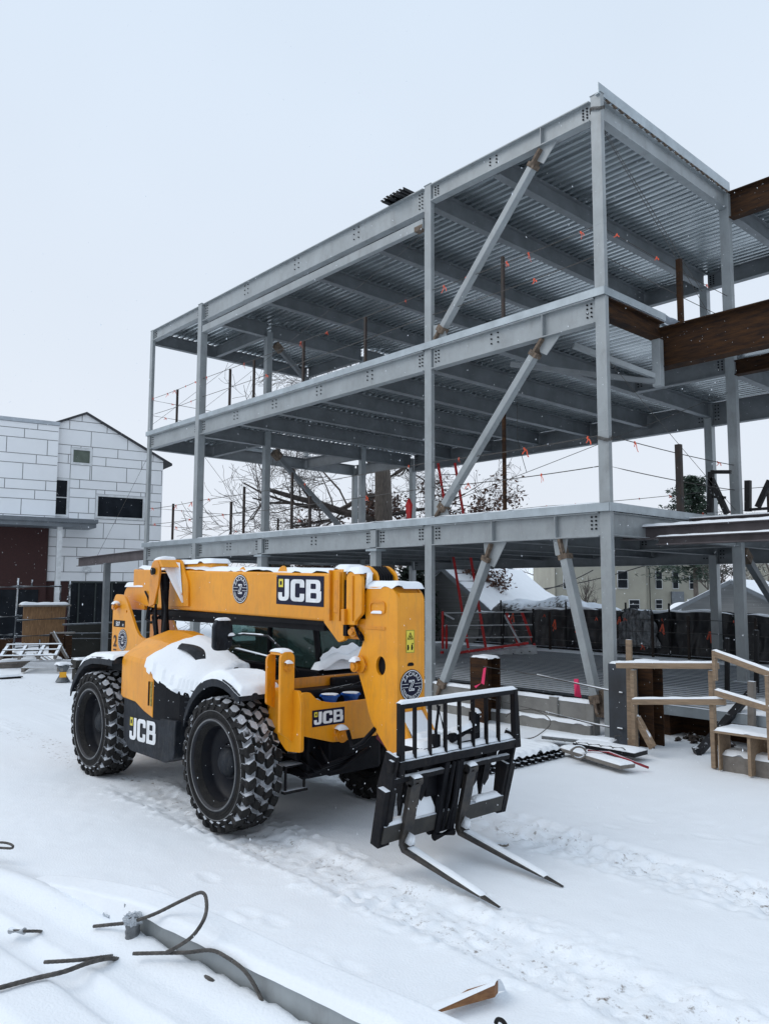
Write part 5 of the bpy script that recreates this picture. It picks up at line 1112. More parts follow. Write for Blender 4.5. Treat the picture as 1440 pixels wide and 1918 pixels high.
# brown sheet piles sticking up
for k, (x0_, x1_, yt, yb) in enumerate(((97, 121, 1186, 1244), (122, 136, 1190, 1228), (-12, 25, 1196, 1226))):
    X = -18.6-.3*k; a = xp(x0_, yb, X); c_ = xp(x1_, yt, X)
    o = MB().ibeam(Vector((X, (a.y+c_.y)/2, -.1)), Vector((X, (a.y+c_.y)/2, c_.z)), abs(c_.y-a.y), .3, .02, .02, upv=(1, 0, 0)).build('soldier_pile', RUST, loc=(X, (a.y+c_.y)/2, 0))
    tag(o, ['rust-brown steel pile beside the leaning snowy plank', 'narrow rust-brown pile at the right foot of the pipe scaffold', 'broad rust-brown pile at the left photo edge below the scaffold'][k], 'steel pile', 'rust-brown piles at the left')
b = MB(); b.bar(xp(101, 1186, -18.1), xp(127, 1234, -17.9), .07, .10); b.bar(xp(95, 1186, -18.15), xp(141, 1185, -18.15), .06, .05); o = b.build('leaning_plank', WOODG, loc=tuple(xp(115, 1235, -18))); tag(o, 'snow-lined plank leaning from the brown pile down to the bin', 'plank')
b = MB(); snowbar(b, xp(101, 1185, -18.1)+Vector((0, 0, .05)), xp(127, 1233, -17.9)+Vector((0, 0, .05)), .08, .04); b.build('snow_strip', SNOW, o, smooth=True)
# pallets
def pallet(c_, rz, tilt, label, n=7, ln=1.2, wd=1.0, open_=False, ax=0):
    t_ = thing('pallet', label, 'pallet', c_, 'pallets dumped at the left'); M_ = Matrix.Rotation(rz, 3, 'Z') @ Matrix.Rotation(tilt, 3, 'X') @ Matrix.Rotation(ax, 3, 'Y')
    def pb(nm, x0, x1, y0, y1, z0, z1, m):
        b = MB(); b.bx(x0, x1, y0, y1, z0, z1); b.V = [tuple(M_ @ Vector(v)+Vector(c_)) for v in b.V]; b.build(nm, m, t_)
    for k in range(n):
        if open_ and k not in (0, n//2, n-1): continue
        y = k*(wd-.09)/(n-1); pb('slat', 0, ln, y, y+.09, .10, .12, WOODG)
    for x in ((0, ln/2-.04, ln-.09) if not open_ else (0, ln*.33, ln*.66, ln-.06)): pb('bearer', x, x+.08, 0, wd, .0, .10, WOODG)
    return t_
P = onz(22, 1255, 0); pallet((P.x-.2, P.y-.3, .28), R(62), R(14), 'grey framed pallet tilted on its edge, left of the slatted one', open_=True, ln=1.5, wd=1.1)
P = onz(52, 1260, 0); pallet((P.x+.1, P.y-.2, .03), R(60), R(4), 'snow-covered slatted pallet lying flat, just left of the bin', ln=1.9, wd=1.3)
P = onz(118, 1278, 0); bn = thing('site_bin', 'grey bucket with an orange-yellow label by the rear tyre', 'bucket', (P.x, P.y, 0))
b = MB(); b.tube([(P.x, P.y, .02), (P.x, P.y, .42)], [.175, .17], 20); b.tube([(P.x, P.y, .40), (P.x, P.y, .44)], .185, 20); b.build('body', mat('bucket_grey', (.11, .125, .135), .5, var=.3), bn, smooth=False)
b = MB(); snowpad(b, .435, P.x-.17, P.x+.17, P.y-.17, P.y+.17, .05, seed=3); b.build('snow_cap', SNOW, bn, smooth=True)
d = (CAM-P); d.z = 0; d.normalize(); sdv = d.cross(Vector((0, 0, 1))); b = MB(); c_ = Vector((P.x, P.y, .2))+d*.168; b.bar(c_-sdv*.08, c_+sdv*.08, .012, .13); b.build('label_plate', mat('label_orange', (.80, .38, .01), .5), bn)
b = MB(); c_ = Vector((P.x, P.y, .32))+d*.172; b.bar(c_-sdv*.0, c_+sdv*.07, .012, .06); b.build('white_patch', MATS['concrete'], bn)
for k, (px_, py_, w, h, l, lb) in enumerate(((150, 1273, .3, .5, .3, 'dark crate just behind the rear fender, right of the bucket'), (12, 1250, 1.6, .18, .5, 'weathered timber baulks under snow at the left photo edge'), (12, 1272, .7, .06, .12, 'short dark board half buried in snow in front of the pallets'))):
    P = onz(px_, py_, 0); b = MB(); b.bx(P.x-l/2, P.x+l/2, P.y-w/2, P.y+w/2, 0, h*.55); b.bx(P.x-l/2-.03, P.x+l/2+.03, P.y-w/2-.03, P.y+w/2+.03, h*.6, h); b.bx(P.x-l/2+.03, P.x-l/2+.09, P.y-w/2+.04, P.y+w/2-.04, h*.55, h*.6)
    o = b.build(['crate', 'timber_stack', 'board'][k], [LEAD, WOODG, BLKST][k], loc=(P.x, P.y, 0), bevel=.01); tag(o, lb, ['crate', 'timber', 'board'][k])
    b = MB(); snowpad(b, h-.002, P.x-l/2, P.x+l/2, P.y-w/2, P.y+w/2, .05, seed=k); b.build('snow_cap', SNOW, o, smooth=True)

# ================================================================ BEHIND: tarped fence, heap, houses
YF = 9.0
tf = thing('tarped_fence', 'long fence hung with creased black tarps at the rear edge of the deck', 'fence', (-3, YF, .45))
def tpt(x): return 1.74+.03*math.sin(x*1.7)+.05*noise.noise((x*2.3, 0, 0))-.22*max(0, min(1, (-8.6-x)/1.5))
def tp(u, v):
    x = -10.6+18*u; top = tpt(x); z = .36+(top-.36)*v
    y = YF+.07*noise.noise((x*3, z*1.2, 0))+.05*math.sin(x*11+3*noise.noise((x, z, 0)))*(.4+.6*v)+.035*noise.noise((x*9, z*4, 2))
    return (x, y, z)
b = MB(); b.grid(tp, 360, 16); b.build('tarp_sheet', TARP, tf, smooth=True)
b = MB()
for k in range(180):
    x = -10.6+.1*k; 
def tt_(u, v):
    x = -10.6+18*u; top = tpt(x); a = math.pi*v
    w_ = .10+.05*noise.noise((x*1.3, 5, 0)); lim = max(0, noise.noise((x*.8, 7, 0))+.35)
    return (x, YF+math.cos(a)*-w_, top-.01+math.sin(a)*.05*min(1, lim*2)-.03*(1-min(1, lim*2))-.05*(abs(math.cos(a))**3)*lim)
b = MB(); b.grid(tt_, 300, 8); b.build('snow_strip', SNOW, tf, smooth=True)
for k, x in enumerate((-9.5, -7, -5.0, -3.7, -1.9, .2, 2.4, 4.6)): b = MB(); b.tube([(x, YF-.16, .4), (x, YF-.16, 1.95)], .03, 6); b.build('post', BLKST, tf)
b = MB(); b.bx(-10.6, 7.4, YF-.25, YF+.02, .50, .58); b.build('toe_board', BLKST, tf)
# heap under a snowy tarp behind it
hp = thing('tarped_heap', 'large material heap under a black tarp streaked and topped with snow', 'tarped heap', (-8, 11, 0))
def heap(u, v):
    x = -11.2+5.2*u; y = 9.4+2.8*v
    prof_ = 1.88+.10*math.exp(-((x+8.6)/1.0)**2)+.06*math.sin(x*2.9)-.14*max(0, x+7.4); k = (1-abs(2*v-.9)**2.6)*(1-abs(2*u-1)**12)
    z = max(0.0, prof_*max(0, k)**.55); z += .10*noise.noise((x*1.1, y*1.1, 0))*k+.10*(.4-abs(noise.noise((x*1.9+y*1.2, y*1.1-x*.4, 3))))*k+.05*(.4-abs(noise.noise((x*5+y*3, y*2, 1))))*k
    return (x, y, max(-.1, z))
b = MB(); b.grid(heap, 130, 60); b.build('tarp_cover', TARPW, hp, smooth=True)
hp2 = thing('bundled_tarp', 'crumpled black and silver tarp bundle hanging over the fence top', 'tarp', (-4.6, YF-.2, .6))
def bund(u, v):
    a = u*6.2832; x = -4.62+(.62+.10*noise.noise((math.cos(a)*2, math.sin(a)*2, v*5)))*math.cos(a)*(1-.3*v)+.12*noise.noise((v*6, a, 3)); y = YF-.22+(.16+.08*noise.noise((a*3, v*8, 1)))*math.sin(a)
    return (x, y, .75+1.02*v*(1+.10*noise.noise((a*2, 3, 0)))+.05*noise.noise((a*6, v*9, 0)))
b = MB(); b.grid(bund, 60, 30); b.add([bund(k/12, 1) for k in range(12)], [tuple(range(12))]); b.build('tarp_fold', mat('silver_tarp', (.02, .02, .022), .3, .0, col2=(.30, .32, .34), vs=6, bump=.8, bs=9, snow=.9, stretch=(2.5, 2.5, .6)), hp2, smooth=True)
for k in range(9):
    x = [-9.0, -7.4, -6.6, -5.2, -3.9, -2.6, -.6, .9, 1.9][k]; b = MB(); z = 1.55-.15*(k % 3); b.add([(x, YF-.2, z), (x+.05, YF-.2, z), (x+.09, YF-.21, z-.28), (x+.04, YF-.21, z-.3)], [(0, 1, 2, 3)]); b.add([(x, YF-.2, z), (x+.04, YF-.2, z), (x-.03, YF-.21, z-.22), (x-.07, YF-.21, z-.2)], [(0, 1, 2, 3)]); b.build('flag_tape', ORG, tf)

# red ladders
def ladder(p0, p1, w, label, n=10, wv=None, m=REDP):
    p0, p1 = Vector(p0), Vector(p1); d = (p1-p0).normalized(); s_ = Vector(wv or (.8, .6, 0)).normalized()
    t_ = thing('ladder', label, 'ladder', p0)
    for a in (-1, 1): b = MB(); b.bar(p0+s_*a*w/2, p1+s_*a*w/2, .075, .11, upv=tuple(s_.cross(d))); b.build('side_rail', m, t_)
    for k in range(n): q_ = p0.lerp(p1, (k+.5)/n); b = MB(); b.tube([q_-s_*w/2, q_+s_*w/2], .018, 8); b.build('rung', ALU, t_)
    return t_
p0 = onz(895, 1222, .5); p0 = Vector((p0.x, p0.y, .5)); D0 = (p0-CAM).dot(fw)
ladder(far(893, 1214, D0), far(836, 868, D0+.9), .50, 'tall red ladder rising from the ground deck through the floor above', n=24, wv=(.74, .67, 0))
ladder(far(988, 1216, D0+.3), far(962, 1146, D0+.5), .45, 'short red ladder section leaning by the scaffold platform', n=5, wv=(.74, .67, 0))
# work platform: aluminium plank on red frame
q0 = far(828, 1237, D0-.6); q1 = far(1000, 1213, D0-.2)
wk = thing('work_platform', 'aluminium work platform with red rails lying on the ribbed deck', 'platform', q0)
b = MB(); b.bar(q0-Vector((0, 0, .08)), q1-Vector((0, 0, .08)), .5, .30); b.build('plank', ALU, wk, bevel=.01)
dd = (q1-q0).normalized()
for k in range(11): 
    b = MB(); c_ = q0+dd*(.1+k*.24)-Vector((0, 0, -.02)); c_ = c_+fw*-.27; c_.z = -.06+q0.lerp(q1, (.1+k*.24)/(q1-q0).length).z; b.tube([c_, c_-fw*.03], .018, 8); b.build('rivet', BLKST, wk)
for o_, z_ in ((-.1, .14), (.12, .17)): b = MB(); b.bar(q0+dd*.3+Vector((o_, -o_, z_)), q1-dd*.2+Vector((o_, -o_, z_)), .06, .07); b.build('red_rail', REDP, wk)
b = MB(); b.bar(q0+Vector((-.1, .1, -.05)), q0+Vector((-.1, .1, .25)), .06, .08); b.bar(q1+Vector((0, 0, -.18)), q1+Vector((0, 0, .12)), .05, .05); b.build('end_frame', REDP, wk)
for (x0_, y0_, x1_, y1_, m_) in ((829, 1215, 829, 1145, REDP), (836, 1215, 836, 1170, REDP), (944, 1152, 977, 1212, ALU), (998, 1208, 998, 1140, BLKST), (940, 1222, 944, 1140, BLKST), (832, 1150, 850, 1160, ALU)):
    b = MB(); b.bar(far(x0_, y0_, D0), far(x1_, y1_, D0), .05, .05); b.build('upright', m_, wk)
for y_, m_ in ((1148, ALU), (1172, ALU), (1195, ALU)): b = MB(); b.bar(far(829, y_, D0), far(998, y_-2, D0), .03, .03); b.build('guard_rail', m_, wk)

# ---- houses
def gable_house(name, label, p, w, l, he, hr, rz, wm, wins=(), roofm=SNOW, chim=None):
    t_ = thing(name, label, 'house', p, rz=0); M_ = Matrix.Rotation(rz, 3, 'Z'); P_ = Vector(p)
    T = lambda v: tuple(M_ @ Vector(v)+P_)
    b = MB(); pr = [(-w/2, 0, -1.5), (w/2, 0, -1.5), (w/2, 0, he), (0, 0, hr), (-w/2, 0, he)]; b.prism(pr, (0, l, 0)); b.V = [T(v) for v in b.V]; b.build('wall', wm, t_)
    b = MB(); e = .35; sl_ = (hr-he)/(w/2)
    for s_ in (-1, 1):
        a = [(0, -e, hr+.12), (s_*(w/2+e), -e, he-sl_*e+.12), (s_*(w/2+e), l+e, he-sl_*e+.12), (0, l+e, hr+.12)]; b.add(a+[(x, y, z-.14) for x, y, z in a], [(0, 1, 2, 3), (4, 5, 6, 7), (0, 1, 5, 4), (1, 2, 6, 5), (2, 3, 7, 6)])
    b.V = [T(v) for v in b.V]; b.build('roof', roofm, t_)
    b = MB()
    for s_ in (-1, 1): b.bar((0, -e-.03, hr+.0), (s_*(w/2+e), -e-.03, he-sl_*e+.0), .06, .16)
    b.V = [T(v) for v in b.V]; b.build('barge_board', WFRM if wm is not SIDG else GREYM, t_)
    for (x, z, ww, hh) in wins:
        b = MB(); b.bx(x-ww/2-.08, x+ww/2+.08, -.04, 0.02, z-.08, z+hh+.08); b.V = [T(v) for v in b.V]; f = b.build('window', WFRM, t_); b = MB(); b.bx(x-ww/2, x+ww/2, -.06, -.03, z, z+hh/2-.03); b.bx(x-ww/2, x+ww/2, -.06, -.03, z+hh/2+.03, z+hh); b.V = [T(v) for v in b.V]; b.build('pane', GLASS, f)
    if chim: b = MB(); b.bx(chim[0]-.35, chim[0]+.35, chim[1]-.35, chim[1]+.35, he, chim[2]); b.bx(chim[0]-.42, chim[0]+.42, chim[1]-.42, chim[1]+.42, chim[2]-.25, chim[2]-.1); b.V = [T(v) for v in b.V]; b.build('chimney', ROOFD, t_)
    return t_
def gpos(x, D, z=0): P = far(x, 1100, D); return (P.x, P.y, z)
gable_house('grey_shed', 'grey-sided shed with a broad snowy roof behind the tall ladder', gpos(832, 30), 4.2, 9, 1.35, 3.1, R(20), SIDG)
gable_house('far_house', 'distant house with a dark chimney and steep snowy roof right of the ladder', gpos(950, 58), 6, 10, 1.9, 3.8, R(70), SIDG, chim=(0.5, 1.2, 4.2))
gable_house('low_house', 'low distant house with a grey mansard under snow left of the cream block', gpos(1012, 70), 7, 9, 1.2, 2.9, R(-10), SIDG)
gable_house('dark_garage', 'small dark grey gabled garage with snowy roof behind the right column', gpos(1372, 34), 4.4, 7, 1.5, 2.65, R(12), SIDG)
gable_house('white_gable_house', 'pale house with a big snowy roof at the far right behind bare trees', gpos(1400, 74), 12, 10, 5.0, 8.0, R(-60), CREAM, wins=[(-3, 1.8, 1, 1.6), (0, 1.8, 1, 1.6)])
# cream apartment block
D_ = 62; cb = thing('cream_block', 'cream rendered two-storey block with sash windows and drainpipes behind the fence', 'building', gpos(1190, D_))
fxy_ = Vector((fw.x, fw.y, 0)).normalized()
def cpx(x, y, D=D_): r_ = ray(x, y); return CAM+r_*(D/r_.dot(fxy_))
rxy = Vector((rt.x, rt.y, 0)).normalized(); fxy = Vector((fw.x, fw.y, 0)).normalized()
def cbox(mb, x0, x1, ya, yb, d0, d1, D=D_):
    a = cpx(x0, ya, D); c_ = cpx(x1, yb, D); L = (c_-a).dot(rxy); o_ = Vector((a.x, a.y, 0))
    V = [o_+rxy*s+fxy*d+Vector((0, 0, z)) for z in (c_.z, a.z) for s, d in ((0, d0), (L, d0), (L, d1), (0, d1))]
    return mb.add(V, [(3, 2, 1, 0), (4, 5, 6, 7), (0, 1, 5, 4), (1, 2, 6, 5), (2, 3, 7, 6), (3, 0, 4, 7)])
b = MB(); cbox(b, 1038, 1212, 1040, 1190, 0, 9); b.build('wall', CREAM, cb)
b = MB(); cbox(b, 1206, 1345, 1052, 1190, .8, 10); b.build('side_wing', CREAM, cb)
b = MB(); cbox(b, 1030, 1350, 1030, 1048, -.3, 10.3); b.build('roof', SNOW, cb)
for x0_, x1_, ya, yb in ((1156, 1174, 1070, 1101), (1178, 1196, 1124, 1140), (1234, 1245, 1070, 1102), (1234, 1245, 1124, 1140), (1266, 1276, 1070, 1102), (1298, 1308, 1080, 1103), (1298, 1308, 1123, 1136), (1055, 1064, 1078, 1102)):
    dd_ = 0 if x0_ < 1206 else .8
    b = MB(); cbox(b, x0_-1.4, x1_+1.4, ya-1.4, yb+1.4, dd_-.06, dd_+.1); f = b.build('window', WFRM, cb); b = MB(); ym_ = (ya+yb)/2; cbox(b, x0_, x1_, ya, ym_-.6, dd_-.10, dd_); cbox(b, x0_, x1_, ym_+.6, yb, dd_-.10, dd_); b.build('pane', GLASS, f)
b = MB(); cbox(b, 1262, 1286, 1108, 1145, .5, .9); b.build('door_porch', GREYM, cb)
for x_, ya in ((1216, 1066), (1325, 1070), (1040, 1066)): b = MB(); cbox(b, x_-.9, x_+.9, ya, 1160, -.12, -.02); b.build('drainpipe', BLKST, cb)
# parked cars under snow
for k, (x_, c_) in enumerate(((1285, (.25, .26, .28)), (1318, (.18, .22, .08)))):
    P = gpos(x_, 48); t_ = thing('parked_car', ['snow-covered parked car left of the other, behind the tarped fence', 'snow-covered greenish parked car nearer the right column behind the fence'][k], 'car', P, 'cars parked behind the tarped fence')
    def cb_(u, v, h0, h1, w, L):
        a = 2*u-1; e = 2*v-1; z = h0+(h1-h0)*(1-abs(a)**4)*(1-abs(e)**6*.4); q_ = Vector(P)+rxy*a*L/2+fxy*e*w/2; return (q_.x, q_.y, z)
    b = MB(); b.grid(lambda u, v: cb_(u, v, .1, .75, 1.7, 4.2), 16, 8); b.build('body', mat('car_paint_%d' % k, c_, .3), t_, smooth=True)
    b = MB(); b.grid(lambda u, v: cb_(u, v, .5, 1.36, 1.5, 2.3), 14, 8); b.build('cabin', GLASS, t_, smooth=True)
    b = MB(); b.grid(lambda u, v: cb_(u, v, .85, 1.52, 1.55, 2.2), 14, 8); b.build('snow_cover', SNOW, t_, smooth=True)
    for a in (-1.3, 1.3):
        q_ = Vector(P)+rxy*a-fxy*.8; b = MB(); b.tube([q_+Vector((0, 0, .3)), q_+Vector((0, 0, .3))-fxy*.1], .3, 14); b.build('wheel', RUB, t_)

# ---- trees
def tree(name, label, cat, base, H, spread, trunk_r, levels=5, seed=0, lean=(0, 0), barkm=BARK, leaves=0, fork=.35, group=None, nlimb=6, droop=0.0, leafm=LEAFB, leaf=.12, minr=.006, spl=(3, 4)):
    rr = random.Random(seed); t_ = thing(name, label, cat, base, group); tr = MB(); cr = MB(); lf = MB()
    def branch(p, d, L, r, lv):
        n = 5 if lv < 3 else 3; pts = [p]; rad = [r]; q_ = Vector(p); dd = Vector(d)
        for k in range(n):
            dd = (dd+Vector((rr.gauss(0, .16), rr.gauss(0, .16), rr.gauss(0, .13)+(.05 if lv < 2 else -droop)))).normalized(); q_ = q_+dd*L/n; pts.append(q_.copy()); rad.append(max(minr, r*(1-.6*(k+1)/n)))
        (tr if lv == 0 else cr).tube(pts, rad, 8 if lv == 0 else 5 if lv < 2 else 3, cap=False)
        if lv < levels:
            for k in range(rr.randint(*spl) if lv else nlimb):
                u = rr.uniform(fork if lv == 0 else .25, 1); i = min(int(u*n), n-1); pp = pts[i].lerp(pts[i+1], u*n-i)
                ax = Vector((rr.gauss(0, 1), rr.gauss(0, 1), rr.gauss(0, .5))); ax = (ax-dd*ax.dot(dd)).normalized(); nd = (dd*rr.uniform(.45, .8)+ax*rr.uniform(.6, 1)*spread+Vector((0, 0, .12))).normalized()
                branch(pp, nd, L*rr.uniform(.5, .72), rad[i]*.55, lv+1)
        if lv >= levels-1 and leaves:
            for k in range(leaves):
                c_ = pts[rr.randint(0, n)]+Vector((rr.gauss(0, .15), rr.gauss(0, .15), rr.gauss(0, .12)-.05)); u_ = Vector((rr.gauss(0, 1), rr.gauss(0, 1), rr.gauss(0, .6))).normalized()*leaf*rr.uniform(.6, 1.2); v_ = Vector((rr.gauss(0, 1), rr.gauss(0, 1), rr.gauss(0, 1))).normalized()*leaf*.6
                lf.add([c_-u_, c_+v_, c_+u_, c_-v_], [(0, 1, 2, 3)])
    branch(Vector(base), Vector((lean[0], lean[1], 1)).normalized(), H, trunk_r, 0)
    tr.build('trunk', barkm, t_, smooth=True); c0 = cr.build('crown', TWIG, t_)
    if lf.V: lf.build('leaves', leafm, t_)
    return t_
def grp(x, D): return gpos(x, D, -.2)
OK = grp(722, 32)
tk = thing('oak_tree', 'large oak with a thick ridged trunk, brown leaves and snowy branches behind the frame', 'tree', OK)
rr = random.Random(12); OKv = Vector(OK)
def limb(mb, lf, p, d, L, r, lv, levels, leafy, rr):
    n = 6 if lv < 2 else 4; pts = [Vector(p)]; rad = [r]; q_ = Vector(p); dd = Vector(d).normalized()
    for k in range(n):
        dd = (dd+Vector((rr.gauss(0, .2), rr.gauss(0, .2), rr.gauss(0, .14)))).normalized(); q_ = q_+dd*L/n; pts.append(q_.copy()); rad.append(max(.0075, r*(1-.62*(k+1)/n)))
    mb.tube(pts, rad, 6 if lv < 2 else 3, cap=False)
    if lv < levels:
        for k in range(rr.randint(3, 5) if lv < 3 else rr.randint(4, 6)):
            u = rr.uniform(.2, 1); i = min(int(u*n), n-1); pp = pts[i].lerp(pts[i+1], u*n-i); ax = Vector((rr.gauss(0, 1), rr.gauss(0, 1), rr.gauss(0, .8))); ax = (ax-dd*ax.dot(dd)).normalized()
            limb(mb, lf, pp, dd*.7+ax*.8+Vector((0, 0, .05)), L*rr.uniform(.5, .7), rad[i]*.55, lv+1, levels, leafy, rr)
    if lf is not None and lv >= levels-1 and leafy > 0:
        for k in range(leafy*2):
            if pts[0].z > 7.0: break
            c_ = pts[rr.randint(0, n)]+Vector((rr.gauss(0, .18), rr.gauss(0, .18), rr.gauss(0, .15)-.08)); u_ = Vector((rr.gauss(0, 1), rr.gauss(0, 1), rr.gauss(0, .6))).normalized()*.10*rr.uniform(.6, 1.3); v_ = Vector((rr.gauss(0, 1), rr.gauss(0, 1), rr.gauss(0, 1))).normalized()*.055; lf.add([c_-u_, c_+v_, c_+u_, c_-v_], [(0, 1, 2, 3)])
tm = MB(); tm.tube([OKv+Vector((0, 0, z))+rt*ox for z, ox in ((0, .25), (1, .2), (3, .0), (5, -.08), (7, -.12), (10, -.3), (13, -.5))], [.55, .48, .42, .38, .34, .2, .1], 12); tm.build('trunk', BARK, tk, smooth=True)
cm = MB(); lm = MB()
for z, ang, L, r_, lfy in ((4.2, 175, 6.4, .17, 0), (5.2, 165, 7.0, .2, 0), (6.4, 150, 5.6, .14, 0), (8.2, 170, 5.2, .12, 0), (9, 165, 4.0, .09, 0), (7.2, 178, 5.6, .13, 0), (3.2, 190, 3.4, .1, 1), (4.0, 10, 4.2, .10, 3), (5.5, 25, 4.2, .1, 1), (7.0, 30, 4.0, .1, 0), (3.6, 100, 4.0, .1, 4), (9.5, 150, 3.6, .09, 0), (3.0, 165, 3.5, .09, 3), (2.8, 15, 3.6, .08, 3), (3.3, 185, 6.0, .1, 0)):
    a = R(ang); d = rxy*math.cos(a)+fxy*math.sin(a)*.6+Vector((0, 0, .9 if z > 9 else .35 if z > 6.9 else .22 if z > 4 else .08)); limb(cm, lm, OKv+Vector((0, 0, z)), d, L*.82, r_, 1, 5, lfy, rr)
cm.build('crown', TWIG, tk); lm.build('leaves', LEAFB, tk)
tree('bare_tree', 'small bare tree beside the right corner of the white house', 'tree', grp(322, 60), 3.2, .75, .18, levels=4, seed=4, fork=.3, group='bare winter trees', nlimb=9)
tree('bare_tree', 'round bare tree showing above the first floor edge, left of the corner column', 'tree', grp(1068, 70), 4.4, .8, .25, levels=4, seed=5, fork=.45, group='bare winter trees', nlimb=11)
tree('bare_tree', 'bare tree with snowy limbs beside the garage at the right', 'tree', grp(1345, 44), 3.6, .8, .16, levels=4, seed=8, fork=.2, group='bare winter trees', nlimb=9)
tree('bare_tree', 'bare tree at the extreme right photo edge behind the ramp rails', 'tree', grp(1425, 40), 4.2, .9, .18, levels=4, seed=9, fork=.2, group='bare winter trees', nlimb=9)
tree('bare_tree', 'wide bare tree seen over the deck between the oak and left columns', 'tree', grp(560, 46), 4.4, .9, .2, levels=4, seed=10, fork=.25, group='bare winter trees', nlimb=10)
tree('bare_shrub', 'vase-shaped bare shrub in front of the cream block', 'shrub', grp(1102, 55), 1.9, .45, .10, levels=3, seed=11, fork=.02, nlimb=22)
# evergreens
def pine(label, base, H, wd, seed, z0=.3, n=26, jag=.3, per=9, pw=.75):
    rr = random.Random(seed); t_ = thing('pine_tree', label, 'tree', base, 'evergreens beyond the fence'); B = Vector(base); b = MB(); b.tube([B, B+Vector((0, 0, H*.98))], [.22, .03], 7); b.build('trunk', BARK, t_)
    c = MB()
    for k in range(n):
        u = z0+(1-z0)*k/n; z = H*u; L = wd*(1-u)**pw*rr.uniform(.55, 1.15)+.15; a0 = rr.uniform(0, 6.28)
        for j in range(6):
            a = a0+j*1.047+rr.gauss(0, .2); Lb = L*rr.uniform(.6, 1.15); d = Vector((math.cos(a), math.sin(a), rr.uniform(-.05, .25)))
            for q_ in range(int(per*4)):
                s_ = rr.uniform(.1, 1)*Lb; p = B+Vector((0, 0, z))+d*s_+Vector((rr.gauss(0, .16), rr.gauss(0, .16), rr.gauss(0, .09))); e = Vector((rr.gauss(0, 1), rr.gauss(0, 1), rr.gauss(0, .35))).normalized()*rr.uniform(.12, .28); f = Vector((rr.gauss(0, 1), rr.gauss(0, 1), rr.gauss(0, .4))).normalized()*.07; c.add([p-e, p+f, p+e, p-f], [(0, 1, 2, 3)])
    c.build('crown', PINE, t_)
pine('tall dark pine with layered branches beside the right back column', grp(1302, 56), 10.6, 5.2, 1, z0=.3, n=34, per=12, pw=.55)
pine('dark evergreen half hidden behind the boom, left of the oak trunk', grp(600, 36), 3.9, 2.6, 2, z0=.1, n=14)
pine('dark evergreen just right of the oak trunk behind the boom head', grp(772, 30), 3.4, 2.0, 3, z0=.1, n=12)
pine('broad dark evergreen behind the middle of the boom', grp(520, 40), 4.0, 3.0, 4, z0=.08, n=14)
# utility wires across the background
for k, (x0_, y0_, x1_, y1_) in enumerate(((960, 1108, 1240, 1048), (960, 1112, 1110, 1068))):
    b = MB(); p, q_ = far(x0_, y0_, 45), far(x1_, y1_, 40); b.tube([p.lerp(q_, i/8)+Vector((0, 0, -.3*4*(i/8)*(1-i/8))) for i in range(9)], .025, 4); o = b.build('overhead_wire', BLKST, loc=tuple(p)); tag(o, ['long overhead wire sagging across the shed and cream block', 'short overhead wire below the longer one, left of the cream block'][k], 'wire')

# red fire-point cylinders standing on the open floors and extra yard timber
for k, (x_, yt, yb, Y_, lb) in enumerate(((766, 934, 972, 3.0, 'dark red cylinder standing on the first floor left of the long column'), (643, 719, 735, 2.5, 'small dark red cylinder standing on the second floor behind the beam edge'))):
    a = ony(x_, yb, Y_); c_ = ony(x_, yt, Y_); zf = (3.74, 7.30)[k]; h_ = c_.z-zf
    b = MB(); b.tube([(a.x, Y_, zf), (a.x, Y_, zf+h_*.82), (a.x, Y_, zf+h_*.93), (a.x, Y_, zf+h_)], [.10, .10, .05, .03], 14); o = b.build('red_cylinder', REDP, loc=(a.x, Y_, zf), smooth=True); tag(o, lb, 'cylinder')
for k, (x0_, y0_, x1_, y1_, h_, lb) in enumerate(((0, 1228, 30, 1240, .25, 'snowy timber pile at the left edge, farther back than the baulks'), (70, 1228, 96, 1246, .16, 'snow-topped plank pile between the tilted pallet and the brown pile'))):
    a = onz(x0_, y0_, 0); c_ = onz(x1_, y1_, 0); t_ = thing('timber_pile', lb, 'timber', (a+c_)/2, 'timber piles in the left yard')
    for j in range(3):
        b = MB(); off = Vector((.14*j, .05*j, 0)); b.bar(a+off+Vector((0, 0, h_*(.3+.3*j))), c_+off+Vector((0, 0, h_*(.3+.3*j))), .22, .09); b.build('baulk', WOODG, t_)
    b = MB(); snowbar(b, a+Vector((.28, .1, h_*.9+.04)), c_+Vector((.28, .1, h_*.9+.04)), .26, .06, seed=k); b.build('snow_cap', SNOW, t_, smooth=True)
gable_house('roof_house', 'small distant house with a double snowy roof left of the cream block', gpos(985, 50), 5, 8, 1.2, 2.6, R(35), SIDG)
gable_house('annex_house', 'far house with a snowy hipped roof peeking over the heap beside the cream block', gpos(1028, 84), 6, 9, 2.2, 4.4, R(80), CREAM, chim=(0, 1.0, 4.9))
